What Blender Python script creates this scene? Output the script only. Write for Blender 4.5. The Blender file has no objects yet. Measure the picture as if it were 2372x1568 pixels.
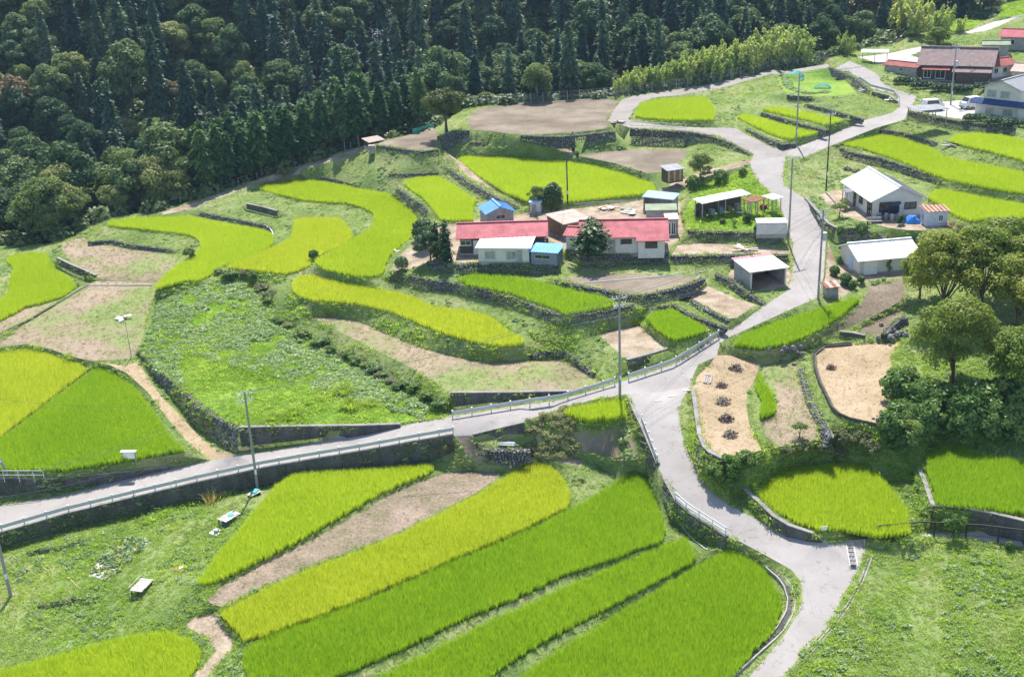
import bpy, math, random
import numpy as np
from mathutils import Vector, Matrix
from mathutils.geometry import delaunay_2d_cdt
random.seed(7); rng = np.random.default_rng(7)
scene = bpy.context.scene
COL = scene.collection
R = math.radians
# ---------------------------------------------------------------- camera
PW, PH, FPX = 2372.0, 1568.0, 2650.0
PITCH, ROLL, CAMZ = R(21.5), R(2.5), 55.0
_r0 = Vector((1, 0, 0)); _u0 = Vector((0, math.sin(PITCH), math.cos(PITCH)))
CF = Vector((0, math.cos(PITCH), -math.sin(PITCH)))
CR = _r0 * math.cos(ROLL) - _u0 * math.sin(ROLL)
CU = _u0 * math.cos(ROLL) + _r0 * math.sin(ROLL)
CP = Vector((0, 0, CAMZ))
cam_data = bpy.data.cameras.new('camera'); cam = bpy.data.objects.new('camera', cam_data); COL.objects.link(cam)
cam_data.sensor_width = 36; cam_data.lens = FPX / PW * 36; cam_data.clip_start = 1; cam_data.clip_end = 3000
m = Matrix.Identity(4)
for i in range(3):
    m[i][0] = CR[i]; m[i][1] = CU[i]; m[i][2] = -CF[i]; m[i][3] = CP[i]
cam.matrix_world = m
scene.camera = cam
# ---------------------------------------------------------------- light
SUN_EL, SUN_AZ = R(58), R(3)          # the sun stands high behind the valley
sund = Vector((math.sin(SUN_AZ) * math.cos(SUN_EL), math.cos(SUN_AZ) * math.cos(SUN_EL), math.sin(SUN_EL)))
world = bpy.data.worlds.new('World'); scene.world = world; world.use_nodes = True
wn = world.node_tree; wn.nodes.clear()
wo = wn.nodes.new('ShaderNodeOutputWorld'); wb = wn.nodes.new('ShaderNodeBackground'); ws = wn.nodes.new('ShaderNodeTexSky')
ws.sky_type = 'NISHITA'; ws.sun_disc = False; ws.sun_elevation = SUN_EL; ws.sun_rotation = SUN_AZ
ws.air_density = 1.0; ws.dust_density = 1.0; ws.altitude = 700
wb.inputs[1].default_value = 0.15
wn.links.new(ws.outputs[0], wb.inputs[0]); wn.links.new(wb.outputs[0], wo.inputs[0])
sl = bpy.data.lights.new('sun', 'SUN'); sl.energy = 5.0; sl.angle = R(0.55); sl.color = (1.0, 0.955, 0.88)
sun = bpy.data.objects.new('sun', sl); COL.objects.link(sun)
sun.rotation_euler = sund.to_track_quat('Z', 'Y').to_euler(); sun.location = (0, 0, 200)
scene.view_settings.view_transform = 'Standard'; scene.view_settings.look = 'None'
scene.view_settings.exposure = 0.8; scene.view_settings.gamma = 1.0; scene.view_settings.use_curve_mapping = False
scene.cycles.max_bounces = 8; scene.cycles.transparent_max_bounces = 8
scene.cycles.diffuse_bounces = 4; scene.cycles.transmission_bounces = 6; scene.cycles.volume_bounces = 0

# ---------------------------------------------------------------- helpers
def ray(u, v):
    return (CF * FPX + CR * (u - PW / 2) - CU * (v - PH / 2))
def at(u, v, z):
    "world point seen at photo position (u, v) on the level z"
    d = ray(u, v); t = (z - CAMZ) / d.z
    return CP + d * t
def proj(p):
    q = Vector(p) - CP; w = q.dot(CF)
    return (PW / 2 + q.dot(CR) / w * FPX, PH / 2 - q.dot(CU) / w * FPX, w)
def tag(o, label=None, cat=None, group=None, kind=None):
    if label: o['label'] = label
    if cat: o['category'] = cat
    if group: o['group'] = group
    if kind: o['kind'] = kind
    return o
def empty(name, loc, rz=0, label=None, cat=None, group=None):
    o = bpy.data.objects.new(name, None); COL.objects.link(o); o.location = loc; o.rotation_euler = (0, 0, rz)
    o.empty_display_size = .3
    return tag(o, label, cat, group)
class MB:
    "collects shapes into one mesh"
    def __init__(s): s.v = []; s.f = []; s.mi = []; s.cur = 0
    def add(s, vs, fs):
        b = len(s.v); s.v.extend([tuple(p) for p in vs])
        for f in fs: s.f.append(tuple(i + b for i in f)); s.mi.append(s.cur)
        return s
    def box(s, c, d, rz=0, M=None):
        x, y, z = d[0] / 2, d[1] / 2, d[2] / 2
        vs = [Vector((a * x, b * y, e * z)) for e in (-1, 1) for a, b in ((-1, -1), (1, -1), (1, 1), (-1, 1))]
        if M is None: M = Matrix.Rotation(rz, 3, 'Z')
        return s.add([M @ p + Vector(c) for p in vs], [(3, 2, 1, 0), (4, 5, 6, 7), (0, 1, 5, 4), (1, 2, 6, 5), (2, 3, 7, 6), (3, 0, 4, 7)])
    def hexa(s, b, t):
        return s.add(list(b) + list(t), [(3, 2, 1, 0), (4, 5, 6, 7), (0, 1, 5, 4), (1, 2, 6, 5), (2, 3, 7, 6), (3, 0, 4, 7)])
    def quad(s, a, b, c, d): return s.add([a, b, c, d], [(0, 1, 2, 3)])
    def tube(s, pts, r, n=6, cap=True):
        pts = [Vector(p) for p in pts]
        if not hasattr(r, '__len__'): r = [r] * len(pts)
        vs = []; fs = []
        for i, p in enumerate(pts):
            t = (pts[min(i + 1, len(pts) - 1)] - pts[max(i - 1, 0)]).normalized()
            a = t.cross(Vector((0, 0, 1)) if abs(t.z) < .95 else Vector((1, 0, 0))).normalized(); b = t.cross(a)
            for k in range(n):
                w = 2 * math.pi * k / n
                vs.append(p + (a * math.cos(w) + b * math.sin(w)) * r[i])
        for i in range(len(pts) - 1):
            for k in range(n):
                k2 = (k + 1) % n
                fs.append((i * n + k, i * n + k2, (i + 1) * n + k2, (i + 1) * n + k))
        if cap: fs.append(tuple(range(n - 1, -1, -1))); fs.append(tuple((len(pts) - 1) * n + k for k in range(n)))
        return s.add(vs, fs)
    def beam(s, a, b, w, h):
        a = Vector(a); b = Vector(b); t = (b - a).normalized()
        x = t.cross(Vector((0, 0, 1)) if abs(t.z) < .95 else Vector((0, 1, 0))).normalized() * w / 2; y = x.cross(t).normalized() * h / 2
        return s.hexa([a - x - y, a + x - y, a + x + y, a - x + y], [b - x - y, b + x - y, b + x + y, b - x + y])
    def mesh(s, name, mats):
        me = bpy.data.meshes.new(name); me.from_pydata(s.v, [], s.f); me.update()
        for mm in (mats if isinstance(mats, (list, tuple)) else [mats]): me.materials.append(mm)
        if any(s.mi): me.polygons.foreach_set('material_index', s.mi)
        return me
    def build(s, name, mats, parent=None, **kw):
        o = bpy.data.objects.new(name, s.mesh(name, mats)); COL.objects.link(o)
        if parent is not None: o.parent = parent
        return tag(o, **kw) if kw else o
def obj(name, me, parent=None, loc=None, **kw):
    o = bpy.data.objects.new(name, me); COL.objects.link(o)
    if parent is not None: o.parent = parent
    if loc is not None: o.location = loc
    return tag(o, **kw) if kw else o
def copy_tree(o, parent=None):
    c = o.copy(); COL.objects.link(c); c.parent = parent
    for ch in list(o.children): copy_tree(ch, c)
    return c
def np_mesh(name, V, F, mats, smooth=False, mi=None):
    me = bpy.data.meshes.new(name)
    V = np.asarray(V, dtype=np.float32); F = np.asarray(F, dtype=np.int32); k = F.shape[1]
    me.vertices.add(len(V)); me.vertices.foreach_set('co', V.ravel())
    me.loops.add(F.size); me.loops.foreach_set('vertex_index', F.ravel())
    me.polygons.add(len(F)); me.polygons.foreach_set('loop_start', np.arange(0, F.size, k, dtype=np.int32))
    me.polygons.foreach_set('loop_total', np.full(len(F), k, dtype=np.int32))
    if smooth: me.polygons.foreach_set('use_smooth', np.ones(len(F), dtype=bool))
    if mi is not None: me.polygons.foreach_set('material_index', np.asarray(mi, dtype=np.int32))
    me.update(calc_edges=True); me.validate()
    for mm in (mats if isinstance(mats, (list, tuple)) else [mats]): me.materials.append(mm)
    return me

# ---------------------------------------------------------------- materials
class NT:
    def __init__(s, name):
        s.m = bpy.data.materials.new(name); s.m.use_nodes = True; s.t = s.m.node_tree; s.t.nodes.clear()
        s.out = s.n('ShaderNodeOutputMaterial')
    def n(s, typ, **kw):
        q = s.t.nodes.new(typ)
        for k, v in kw.items():
            if k.startswith('i_'):
                key = k[2:]; key = int(key) if key.isdigit() else key.replace('_', ' ')
                if hasattr(v, 'is_output') or isinstance(v, bpy.types.NodeSocket): s.t.links.new(v, q.inputs[key])
                else: q.inputs[key].default_value = v
            else: setattr(q, k, v)
        return q
    def link(s, a, b): s.t.links.new(a, b)
    def noise(s, scale, detail=4, rough=.6, co=None, dist=0):
        if co is None: co = s.n('ShaderNodeNewGeometry').outputs['Position']
        q = s.n('ShaderNodeTexNoise'); q.inputs['Scale'].default_value = scale; q.inputs['Detail'].default_value = detail
        q.inputs['Roughness'].default_value = rough; q.inputs['Distortion'].default_value = dist; s.link(co, q.inputs['Vector'])
        return q.outputs['Fac']
    def ramp(s, fac, stops, interp='LINEAR'):
        q = s.n('ShaderNodeValToRGB'); q.color_ramp.interpolation = interp; e = q.color_ramp.elements
        while len(e) < len(stops): e.new(.5)
        for i, (p, c) in enumerate(stops): e[i].position = p; e[i].color = (*c, 1) if len(c) == 3 else c
        if fac is not None: s.link(fac, q.inputs[0])
        return q.outputs[0]
    def mix(s, fac, a, b, mode='MIX'):
        q = s.n('ShaderNodeMix'); q.data_type = 'RGBA'; q.blend_type = mode
        for v, i in ((fac, 0), (a, 6), (b, 7)):
            if isinstance(v, bpy.types.NodeSocket): s.link(v, q.inputs[i])
            else: q.inputs[i].default_value = v if i == 0 else (*v, 1)
        return q.outputs[2]
    def math(s, op, a, b=0.0):
        q = s.n('ShaderNodeMath', operation=op)
        for v, i in ((a, 0), (b, 1)):
            if isinstance(v, bpy.types.NodeSocket): s.link(v, q.inputs[i])
            else: q.inputs[i].default_value = v
        return q.outputs[0]
    def bsdf(s, color, rough=.8, spec=.3, metal=0, normal=None):
        q = s.n('ShaderNodeBsdfPrincipled')
        q.inputs['Roughness'].default_value = rough; q.inputs['Metallic'].default_value = metal; q.inputs['Specular IOR Level'].default_value = spec
        if isinstance(color, bpy.types.NodeSocket): s.link(color, q.inputs['Base Color'])
        else: q.inputs['Base Color'].default_value = (*color, 1)
        if normal is not None: s.link(normal, q.inputs['Normal'])
        return q.outputs[0]
    def bump(s, h, strength=.5, dist=.05):
        q = s.n('ShaderNodeBump'); q.inputs['Strength'].default_value = strength; q.inputs['Distance'].default_value = dist
        s.link(h, q.inputs['Height']); return q.outputs[0]
    def done(s, sh): s.link(sh, s.out.inputs[0]); return s.m
def plain(name, col, rough=.6, spec=.35, metal=0, var=.12, scale=2.0, bump=0):
    t = NT(name); f = t.noise(scale, 5)
    lo = tuple(max(0, c * (1 - var)) for c in col); hi = tuple(min(1, c * (1 + var)) for c in col)
    c = t.ramp(f, [(.3, lo), (.7, hi)])
    nrm = t.bump(t.noise(scale * 6, 4), bump, .05) if bump else None
    return t.done(t.bsdf(c, rough, spec, metal, nrm))
def ground(name, stops, scale=.25, fine=3.0, fmix=.35, bump=.6, bd=.06, rough=.95):
    t = NT(name); a = t.noise(scale, 6, .65); b = t.noise(fine, 5, .7)
    f = t.math('ADD', t.math('MULTIPLY', a, 1 - fmix), t.math('MULTIPLY', b, fmix))
    f = t.math('ADD', t.math('MULTIPLY', t.math('SUBTRACT', f, .5), 1.9), .5)
    c = t.ramp(f, stops)
    return t.done(t.bsdf(c, rough, .1, 0, t.bump(b, bump, bd)))
def leaf(name, cols, trans=.4, tcol=None, rough=.55, spec=.25, wscale=.15, island=True, obj_rand=.25):
    "foliage: colour varies per leaf, per plant and over the land; part of the light passes through"
    t = NT(name)
    g = t.n('ShaderNodeNewGeometry'); oi = t.n('ShaderNodeObjectInfo')
    w = t.noise(wscale, 3, .5, g.outputs['Position'])
    f = t.math('ADD', t.math('MULTIPLY', w, .9 - obj_rand), t.math('MULTIPLY', oi.outputs['Random'], obj_rand))
    if island: f = t.math('ADD', f, t.math('MULTIPLY', t.math('SUBTRACT', g.outputs['Random Per Island'], .5), .3))
    n = len(cols); c = t.ramp(f, [(.25 + .5 * i / max(1, n - 1), k) for i, k in enumerate(cols)])
    d = t.bsdf(c, rough, spec)
    tr = t.n('ShaderNodeBsdfTranslucent')
    if tcol is None: t.link(t.mix(1.0, c, (1.25, 1.2, .55), 'MULTIPLY'), tr.inputs[0])
    else: t.link(t.mix(1.0, c, tcol, 'MULTIPLY'), tr.inputs[0])
    ms = t.n('ShaderNodeMixShader'); ms.inputs[0].default_value = trans
    t.link(d, ms.inputs[1]); t.link(tr.outputs[0], ms.inputs[2])
    return t.done(ms.outputs[0])
# ================================================================ ground materials
M = {}
M['grass_ground'] = ground('short_grass', [(.3, (.1, .16, .045)), (.45, (.16, .22, .065)), (.58, (.22, .26, .1)), (.72, (.28, .26, .14))], .12, 2.5)
M['bright_ground'] = ground('lush_grass', [(.3, (.1, .19, .03)), (.5, (.17, .28, .04)), (.7, (.25, .32, .06))], .1, 1.6, .4)
M['tan_ground'] = ground('dry_field', [(.28, (.17, .23, .07)), (.42, (.22, .24, .1)), (.52, (.26, .21, .14)), (.64, (.33, .255, .185)), (.78, (.25, .19, .135))], .13, 2.2)
M['straw_ground'] = ground('straw_mulch', [(.2, (.2, .165, .09)), (.36, (.3, .23, .14)), (.55, (.39, .295, .19)), (.75, (.45, .36, .25))], .22, 6, .5, .9, .08)
M['soil_ground'] = ground('tilled_soil', [(.25, (.12, .095, .07)), (.5, (.19, .155, .115)), (.72, (.28, .235, .18))], .14, 4.5, .4, .9, .08)
M['brown_ground'] = ground('fallow_soil', [(.25, (.12, .135, .055)), (.4, (.19, .16, .105)), (.55, (.26, .2, .15)), (.7, (.32, .255, .2))], .3, 3.5, .5, .9, .08)
M['dirt_ground'] = ground('bare_dirt', [(.3, (.2, .15, .1)), (.5, (.31, .245, .175)), (.7, (.42, .345, .27))], .4, 4, .4)
M['paddy_ground'] = ground('paddy_mud', [(.3, (.07, .1, .02)), (.7, (.12, .14, .035))], .5, 5)
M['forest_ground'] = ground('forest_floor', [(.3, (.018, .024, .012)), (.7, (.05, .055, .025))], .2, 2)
def road_mat(name, lo, hi, crack):
    t = NT(name); g = t.n('ShaderNodeNewGeometry'); pos = g.outputs['Position']
    a = t.noise(.22, 6, .65, pos); b = t.noise(9, 4, .7, pos)
    f = t.math('ADD', t.math('MULTIPLY', a, .7), t.math('MULTIPLY', b, .3))
    c = t.ramp(f, [(.3, lo), (.5, tuple((x + y) / 2 for x, y in zip(lo, hi))), (.68, hi)])
    st = t.ramp(t.noise(.9, 5, .75, pos, 1.2), [(.56, (0, 0, 0)), (.68, (1, 1, 1))])
    c = t.mix(t.math('MULTIPLY', st, .55), c, crack)
    vor = t.n('ShaderNodeTexVoronoi', feature='DISTANCE_TO_EDGE'); vor.inputs['Scale'].default_value = .16; t.link(pos, vor.inputs['Vector'])
    ln = t.ramp(vor.outputs['Distance'], [(.0, (1, 1, 1)), (.006, (0, 0, 0))])
    c = t.mix(t.math('MULTIPLY', ln, .2), c, tuple(.5 * x for x in crack))
    return t.done(t.bsdf(c, .9, .2, 0, t.bump(b, .25, .02)))
M['road'] = road_mat('worn_concrete_road', (.255, .231, .215), (.365, .336, .316), (.15, .134, .123))
M['asphalt'] = road_mat('grey_asphalt', (.215, .19, .172), (.32, .288, .265), (.14, .122, .11))
M['conc_ground'] = road_mat('pale_concrete', (.36, .335, .31), (.48, .45, .42), (.26, .24, .22))

# ================================================================ the land: levels read off the terraces
RICE = []; REG = []
ZS = .93                                  # the terraces' levels are noted in units of .93 m
def lane_z(v): return float(np.interp(v, [895,930,955,1000,1040,1079,1104,1140,1169,1208,1237,1255,1290,1321,1368,1404,1450,1500,1563,1610], [7.05,6.75,6.4,5.8,5.15,4.5,4.1,3.5,2.95,2.3,1.9,1.7,1.5,1.3,1.0,.8,.55,.3,.0,-.1]))
def reg(name, kind, z, pts, prio=1, **kw):
    REG.append(dict(name=name, kind=kind, prio=prio, pts=[at(p[0], p[1], ZS * (p[2] if len(p) > 2 else z)) for p in pts], **kw))
def rice(z, pal, ang, label, pts, h=.8, sp=.3):
    P = []; z *= ZS
    for p in pts:
        zp = p[2] * ZS if len(p) > 2 else z
        q = at(p[0], p[1], zp + h * .9); P.append(Vector((q.x, q.y, zp)))
    REG.append(dict(name='paddy_ground', kind='paddy_ground', prio=3, pts=P))
    RICE.append(dict(pts=P, z=z, pal=pal, ang=ang, label=label, h=h, sp=sp))
# --- nearest strips
rice(0.3, 1, 20, 'yellow green rice crop in the rounded paddy below the vegetable garden', [(-60,1575),(0,1548),(60,1530),(130,1508),(200,1488),(310,1462),(390,1453),(440,1472),(466,1500),(452,1535),(425,1575),(380,1640),(-60,1660)])
rice(1.5, 0, 25, 'long pale yellow rice strip beside the strip of brown fallow soil', [(510,1410),(600,1364),(700,1317),(800,1280),(900,1242),(1000,1192),(1100,1142),(1165,1102),(1200,1076),(1235,1063),(1275,1072),(1308,1105),(1322,1140),(1316,1165),(1285,1184),(1200,1222),(1100,1262),(1000,1306),(900,1357),(800,1391),(700,1426),(620,1457),(565,1472)])
rice(1.2, 3, 25, 'long deep green rice strip ending in a point below the road bend', [(563,1495),(640,1457),(750,1417),(850,1382),(950,1337),(1050,1292),(1150,1252),(1250,1207),(1340,1162),(1400,1127),(1440,1102),(1475,1090),(1500,1102),(1520,1152),(1542,1218),(1532,1243),(1450,1272),(1300,1322),(1200,1371),(1050,1431),(950,1482),(850,1526),(750,1568),(680,1600),(590,1600),(566,1540)])
rice(0.75, 3, 25, 'narrow green rice strip between two paler grassy ridges', [(1560,1247),(1590,1240),(1612,1280),(1602,1292),(1500,1347),(1370,1416),(1250,1479),(1150,1542),(1090,1600),(800,1610),(870,1560),(980,1507),(1100,1447),(1220,1392),(1330,1342),(1450,1292)])
rice(0.25, 3, 20, 'widest deep green rice paddy inside the curve of the drainage channel', [(1690,1262),(1712,1265),(1770,1310),(1806,1370),(1812,1400),(1792,1450),(1737,1510),(1690,1560),(1655,1605),(1120,1620),(1200,1562),(1300,1492),(1400,1432),(1500,1372),(1600,1312)])
rice(2.0, 1, 60, 'triangular yellow green rice paddy below the roadside retaining wall', [(452,1345),(500,1280),(560,1212),(600,1162),(640,1117),(680,1092),(750,1086),(850,1082),(940,1073),(1000,1072),(1004,1080),(960,1098),(880,1132),(830,1162),(760,1202),(690,1242),(620,1277),(560,1307),(500,1335)])
# --- lower left pair, far left
rice(4.05, 0, 40, 'yellow rice paddy split from the green one by a thin brown ridge', [(-60,818),(0,813),(64,802),(90,806),(123,819),(180,838),(201,848),(190,857),(127,905),(62,954),(0,1000),(-60,1045)])
rice(3.8, 3, 40, 'deep green rice paddy behind the notice board', [(205,860),(224,846),(244,851),(270,865),(303,886),(334,919),(360,955),(386,994),(411,1022),(430,1040),(420,1050),(360,1059),(257,1069),(154,1077),(77,1080),(0,1080),(-60,1083),(-60,1052),(0,1010),(66,962),(131,912)])
rice(6.0, 2, 80, 'bright rice paddy by the forest, below the low grey retaining wall', [(13,597),(33,586),(64,581),(110,584),(116,604),(131,622),(162,640),(206,656),(164,681),(103,692),(59,702),(26,720),(0,733),(-60,752),(-60,700),(0,690),(18,674),(23,640),(31,615)])
rice(8.3, 1, 30, 'curved rice paddy like a crescent beneath the grass slope with the concrete wall', [(247,516),(257,507),(308,502),(386,499),(434,496),(514,512),(609,529),(631,538),(632,558),(602,577),(562,596),(514,609),(486,630),(449,651),(411,657),(371,660),(371,652),(386,630),(411,609),(447,586),(466,568),(463,553),(442,538),(386,530),(308,522)])
rice(9.0, 0, 30, 'yellow fan shaped rice paddy with a round bush at its tip', [(682,504),(708,500),(785,500),(811,527),(817,543),(798,560),(747,580),(722,603),(700,616),(662,626),(592,619),(525,612),(567,596),(610,575),(644,563),(674,545)])
rice(10.1, 2, 85, 'big S shaped rice paddy that ends beside the farmhouse pine trees', [(598,432),(618,422),(657,415),(721,414),(798,426),(849,436),(901,445),(932,466),(952,486),(967,504),(960,538),(947,548),(911,576),(893,604),(887,625),(862,632),(824,636),(785,627),(747,614),(731,603),(734,596),(772,574),(819,548),(857,525),(869,507),(864,487),(836,472),(798,463),(747,461),(708,458),(644,444)])
rice(12.4, 1, 60, 'small curved rice paddy behind the shed with the sky blue roof', [(936,417),(965,408),(1014,405),(1050,424),(1081,445),(1104,460),(1094,471),(1096,503),(1050,506),(1020,501),(1009,486),(978,450),(947,430)])
rice(8.6, 0, 15, 'long yellow rice paddy tapering along the foot of the dry stone wall', [(677,648),(695,633),(726,633),(772,646),(824,656),(901,669),(957,682),(1004,705),(1081,713),(1132,726),(1183,764),(1205,773),(1215,783),(1200,789),(1160,793),(1120,787),(1060,772),(1000,752),(940,727),(900,711),(824,695),(772,690),(721,687),(690,677),(675,663)])
rice(10.9, 3, 20, 'small deep green rice paddy on the dry stone terrace below the white roof', [(1061,639),(1100,632),(1184,636),(1230,643),(1275,655),(1330,668),(1385,679),(1418,691),(1422,698),(1390,706),(1350,714),(1310,720),(1285,707),(1240,692),(1184,671),(1130,660),(1082,651)])
rice(9.5, 3, 60, 'tiny square rice paddy above the roadside crash barrier', [(1487,733),(1519,716),(1557,711),(1586,726),(1638,756),(1622,764),(1566,779),(1550,774),(1519,754)])
rice(13.9, 1, 40, 'large flat rice paddy behind the farm sheds with a leaning pole at its edge', [(1050,366),(1075,359),(1184,362),(1300,369),(1390,382),(1467,403),(1513,422),(1523,435),(1485,447),(1400,456),(1330,463),(1303,469),(1240,463),(1184,443),(1110,402)])
rice(18.8, 2, 88, 'rice paddy with visible rows inside the hairpin bend of the upper lane', [(1471,262),(1478,250),(1490,235),(1532,227),(1596,223),(1632,222),(1647,232),(1657,258),(1655,268),(1648,272),(1596,272),(1545,271),(1486,267)])
rice(17.8, 1, 30, 'lower of two narrow rice terraces above the stone kerb at the fork', [(1708,266),(1728,261),(1762,270),(1814,285),(1865,297),(1898,302),(1904,305),(1880,312),(1847,317),(1814,312),(1790,305),(1736,280)])
rice(18.9, 1, 30, 'upper of two narrow rice terraces below the netted vegetable plot', [(1765,247),(1801,245),(1852,255),(1916,266),(1968,276),(1974,278),(1938,285),(1922,284),(1865,270),(1801,256)])
rice(16.4, 2, 30, 'long rice terrace sweeping past behind the white roofed bungalow', [(1945,327),(1994,312),(2035,306),(2096,317),(2148,335),(2186,358),(2250,371),(2372,394),(2440,406),(2440,455),(2372,440),(2300,429),(2200,409),(2147,391),(2071,360),(1994,336)])
rice(17.9, 1, 30, 'rice terrace under the stone wall and hedge of the blue house', [(2198,319),(2215,309),(2268,304),(2328,312),(2372,322),(2440,337),(2440,384),(2372,364),(2302,346),(2225,328)])
rice(15.0, 1, 20, 'rice paddy beside the little shed with the striped rusty roof', [(2146,450),(2163,438),(2186,434),(2276,451),(2372,469),(2440,482),(2440,497),(2372,496),(2302,498),(2245,503),(2213,490)])
rice(2.5, 2, 75, 'dome shaped rice paddy inside the curved wall at the road junction', [(1750,1140),(1770,1112),(1810,1086),(1870,1071),(1940,1065),(2000,1073),(2040,1096),(2075,1136),(2100,1172),(2114,1197),(2108,1222),(2030,1229),(1960,1227),(1900,1224),(1850,1200),(1800,1171)], .9)
rice(3.6, 3, 80, 'rice paddy on the high concrete terrace beneath the shady trees', [(2146,1062),(2162,1031),(2195,1023),(2240,1031),(2290,1051),(2372,1060),(2460,1068),(2460,1188),(2372,1186),(2300,1174),(2230,1163),(2170,1157)], .9)
rice(7.9, 3, 30, 'wedge of rice beside the road below the little rust roofed box', [(u, v, 8.15 + 1.35 * min(1, (u - 1700) / 210)) for u, v in [(1699,791),(1722,771),(1765,751),(1823,731),(1884,710),(1932,697),(1978,687),(1993,688),(1983,702),(1948,724),(1900,751),(1860,773),(1810,794),(1762,799),(1712,797)]])
rice(5.9, 2, 70, 'small patch of tall rice beside the utility pole at the junction', [(1309,944),(1329,937),(1380,928),(1429,919),(1446,922),(1448,950),(1429,957),(1365,963),(1350,959)], 1.15)
rice(6.6, 3, 60, 'short row of rice plants between two straw covered terraces', [(1751,851),(1760,848),(1768,880),(1790,905),(1797,945),(1786,957),(1773,955),(1768,920),(1752,890)], .9)
# --- dry fields, soil and paths
reg('fallow_ground', 'brown_ground', 1.8, [(478,1388),(520,1352),(600,1310),(690,1267),(770,1223),(840,1183),(900,1146),(970,1116),(1040,1093),(1100,1083),(1160,1094),(1150,1108),(1100,1142),(1000,1192),(900,1242),(800,1279),(700,1317),(600,1364),(515,1405),(488,1405)], 2)
reg('dry_field', 'tan_ground', 6.85, [(725,735),(775,728),(830,745),(900,775),(960,800),(1050,825),(1130,840),(1230,835),(1290,828),(1340,845),(1375,870),(1395,884,6.9),(1328,907,6.65),(1200,910,6.8),(1046,911,6.95),(1000,880),(950,850),(880,815),(800,775)], 2)
reg('weed_field', 'bright_ground', 5.3, [(370,700,6.6),(375,670,7.4),(430,662,7.7),(520,655,7.8),(580,655,7.7),(615,682,7.0),(640,730,6.3),(700,775,5.7),(780,815,5.4),(870,860,5.3),(950,905,5.2),(1030,950,5.1),(1036,966,5.05),(930,983,4.75),(850,986,4.95),(700,988,5.1),(556,990,5.25),(514,971,5.35),(463,941,5.45),(402,882,5.5),(361,851,5.5),(328,813,5.6)], 2)
reg('dry_field', 'tan_ground', 7.0, [(140,567),(175,553),(200,551),(203,566),(257,570),(308,576),(360,582),(400,588),(415,596),(400,620),(380,640),(350,657),(216,657),(222,648),(215,638),(180,615),(150,592)], 2)
reg('dry_field', 'tan_ground', 5.7, [(-60,800,5.3),(0,785,5.4),(60,748),(120,712),(208,663),(345,668),(350,715),(335,770),(318,812),(300,832,5.2),(212,836,5.0),(160,829,5.1),(110,810,5.1),(60,797,5.1),(0,804,5.0),(-60,812,5.0)], 2)
reg('dry_field', 'tan_ground', 5.9, [(0,735),(26,722),(60,704),(104,694),(165,683),(203,664),(120,708),(60,744),(0,781),(-60,800),(-60,755)], 2)
reg('path', 'straw_ground', 4, [(228,840,5.0),(290,846,5.0),(318,838,4.9),(345,880,4.5),(380,925,4.0),(420,965,3.5),(470,1020,2.95),(500,1040,2.8),(545,1056,2.75),(488,1064,2.6),(460,1045,2.9),(430,1018,3.3),(390,972,3.8),(340,905,4.4),(295,865,4.9),(250,848,5.0)], 2)
reg('tilled_field', 'soil_ground', 18.4, [(1086,268),(1112,252),(1160,244),(1250,236),(1350,230),(1436,232),(1422,255),(1406,278),(1418,287),(1398,299),(1330,307),(1250,312),(1205,312),(1150,306),(1094,300),(1084,290)], 2)
reg('tilled_field', 'soil_ground', 16.3, [(870,335),(900,324),(960,311),(1005,301),(1015,312),(1012,343),(975,349),(926,343)], 2)
reg('tilled_field', 'soil_ground', 15.5, [(1335,360),(1400,352),(1465,347),(1560,346),(1598,352),(1580,372),(1562,385),(1530,398),(1500,402),(1420,380),(1350,369)], 2)
reg('tilled_field', 'soil_ground', 11.5, [(1295,648),(1330,641),(1440,633),(1560,638),(1622,642),(1588,658),(1544,671),(1492,682),(1462,682),(1404,671),(1340,659)], 2)
reg('dirt_plot', 'dirt_ground', 9.9, [(1592,688),(1640,662),(1700,690),(1752,706),(1712,738),(1690,738),(1640,714)], 2)
reg('dirt_plot', 'dirt_ground', 8.6, [(1386,775),(1420,763),(1480,752),(1550,806,8.5),(1500,822,8.55),(1453,834),(1415,800)], 2)
reg('straw_terrace', 'straw_ground', 7.05, [(1617,843,7.2),(1624,839,7.2),(1662,827,7.3),(1696,823,7.3),(1770,826,7.3),(1758,850),(1745,885,6.95),(1732,905,6.9),(1728,930,6.8),(1735,981,6.7),(1764,1042,6.4),(1725,1054,6.4),(1674,1060,6.4),(1644,1047,6.5),(1630,1033,6.55),(1620,1005,6.65),(1613,960,6.8),(1604,901),(1606,870)], 2)
reg('dry_terrace', 'tan_ground', 6.9, [(1784,828,7.2),(1800,820,7.3),(1842,825,7.4),(1850,870,7.1),(1868,930,6.6),(1893,980,6.2),(1910,1012,5.8),(1900,1030,5.7),(1840,1036,5.6),(1795,1036,5.7),(1770,1000,6.1),(1774,965,6.4),(1800,955,6.5),(1800,905,6.7),(1778,870,6.9),(1768,845,7.1)], 2)
reg('straw_terrace', 'straw_ground', 7.6, [(1887,820,7.7),(1908,804,7.8),(1973,798,7.8),(2065,794,7.9),(2088,788,8.0),(2060,827,7.7),(2071,865,7.5),(2083,899,7.3),(2088,919,7.2),(2080,955,7.0),(2057,983,6.8),(2032,982,6.8),(1968,968,6.9),(1943,957,7.0),(1927,941,7.05),(1919,923,7.1),(1901,887,7.3),(1889,852,7.5)], 2)
reg('tilled_strip', 'soil_ground', 9.2, [(2086,645,9.9),(2015,662,9.8),(1998,700,9.5),(1937,742,9.1),(1880,776,8.6),(1830,802,8.1),(1844,805,8.0),(1900,789,8.3),(1960,761,8.6),(2020,735,8.9),(2078,709,9.3),(2095,690,9.6)], 2)
reg('tilled_strip', 'soil_ground', 8.4, [(2090,718),(2040,737),(1985,766,8.2),(2010,776,8.2),(2050,778,8.3),(2092,760)], 2)
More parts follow.
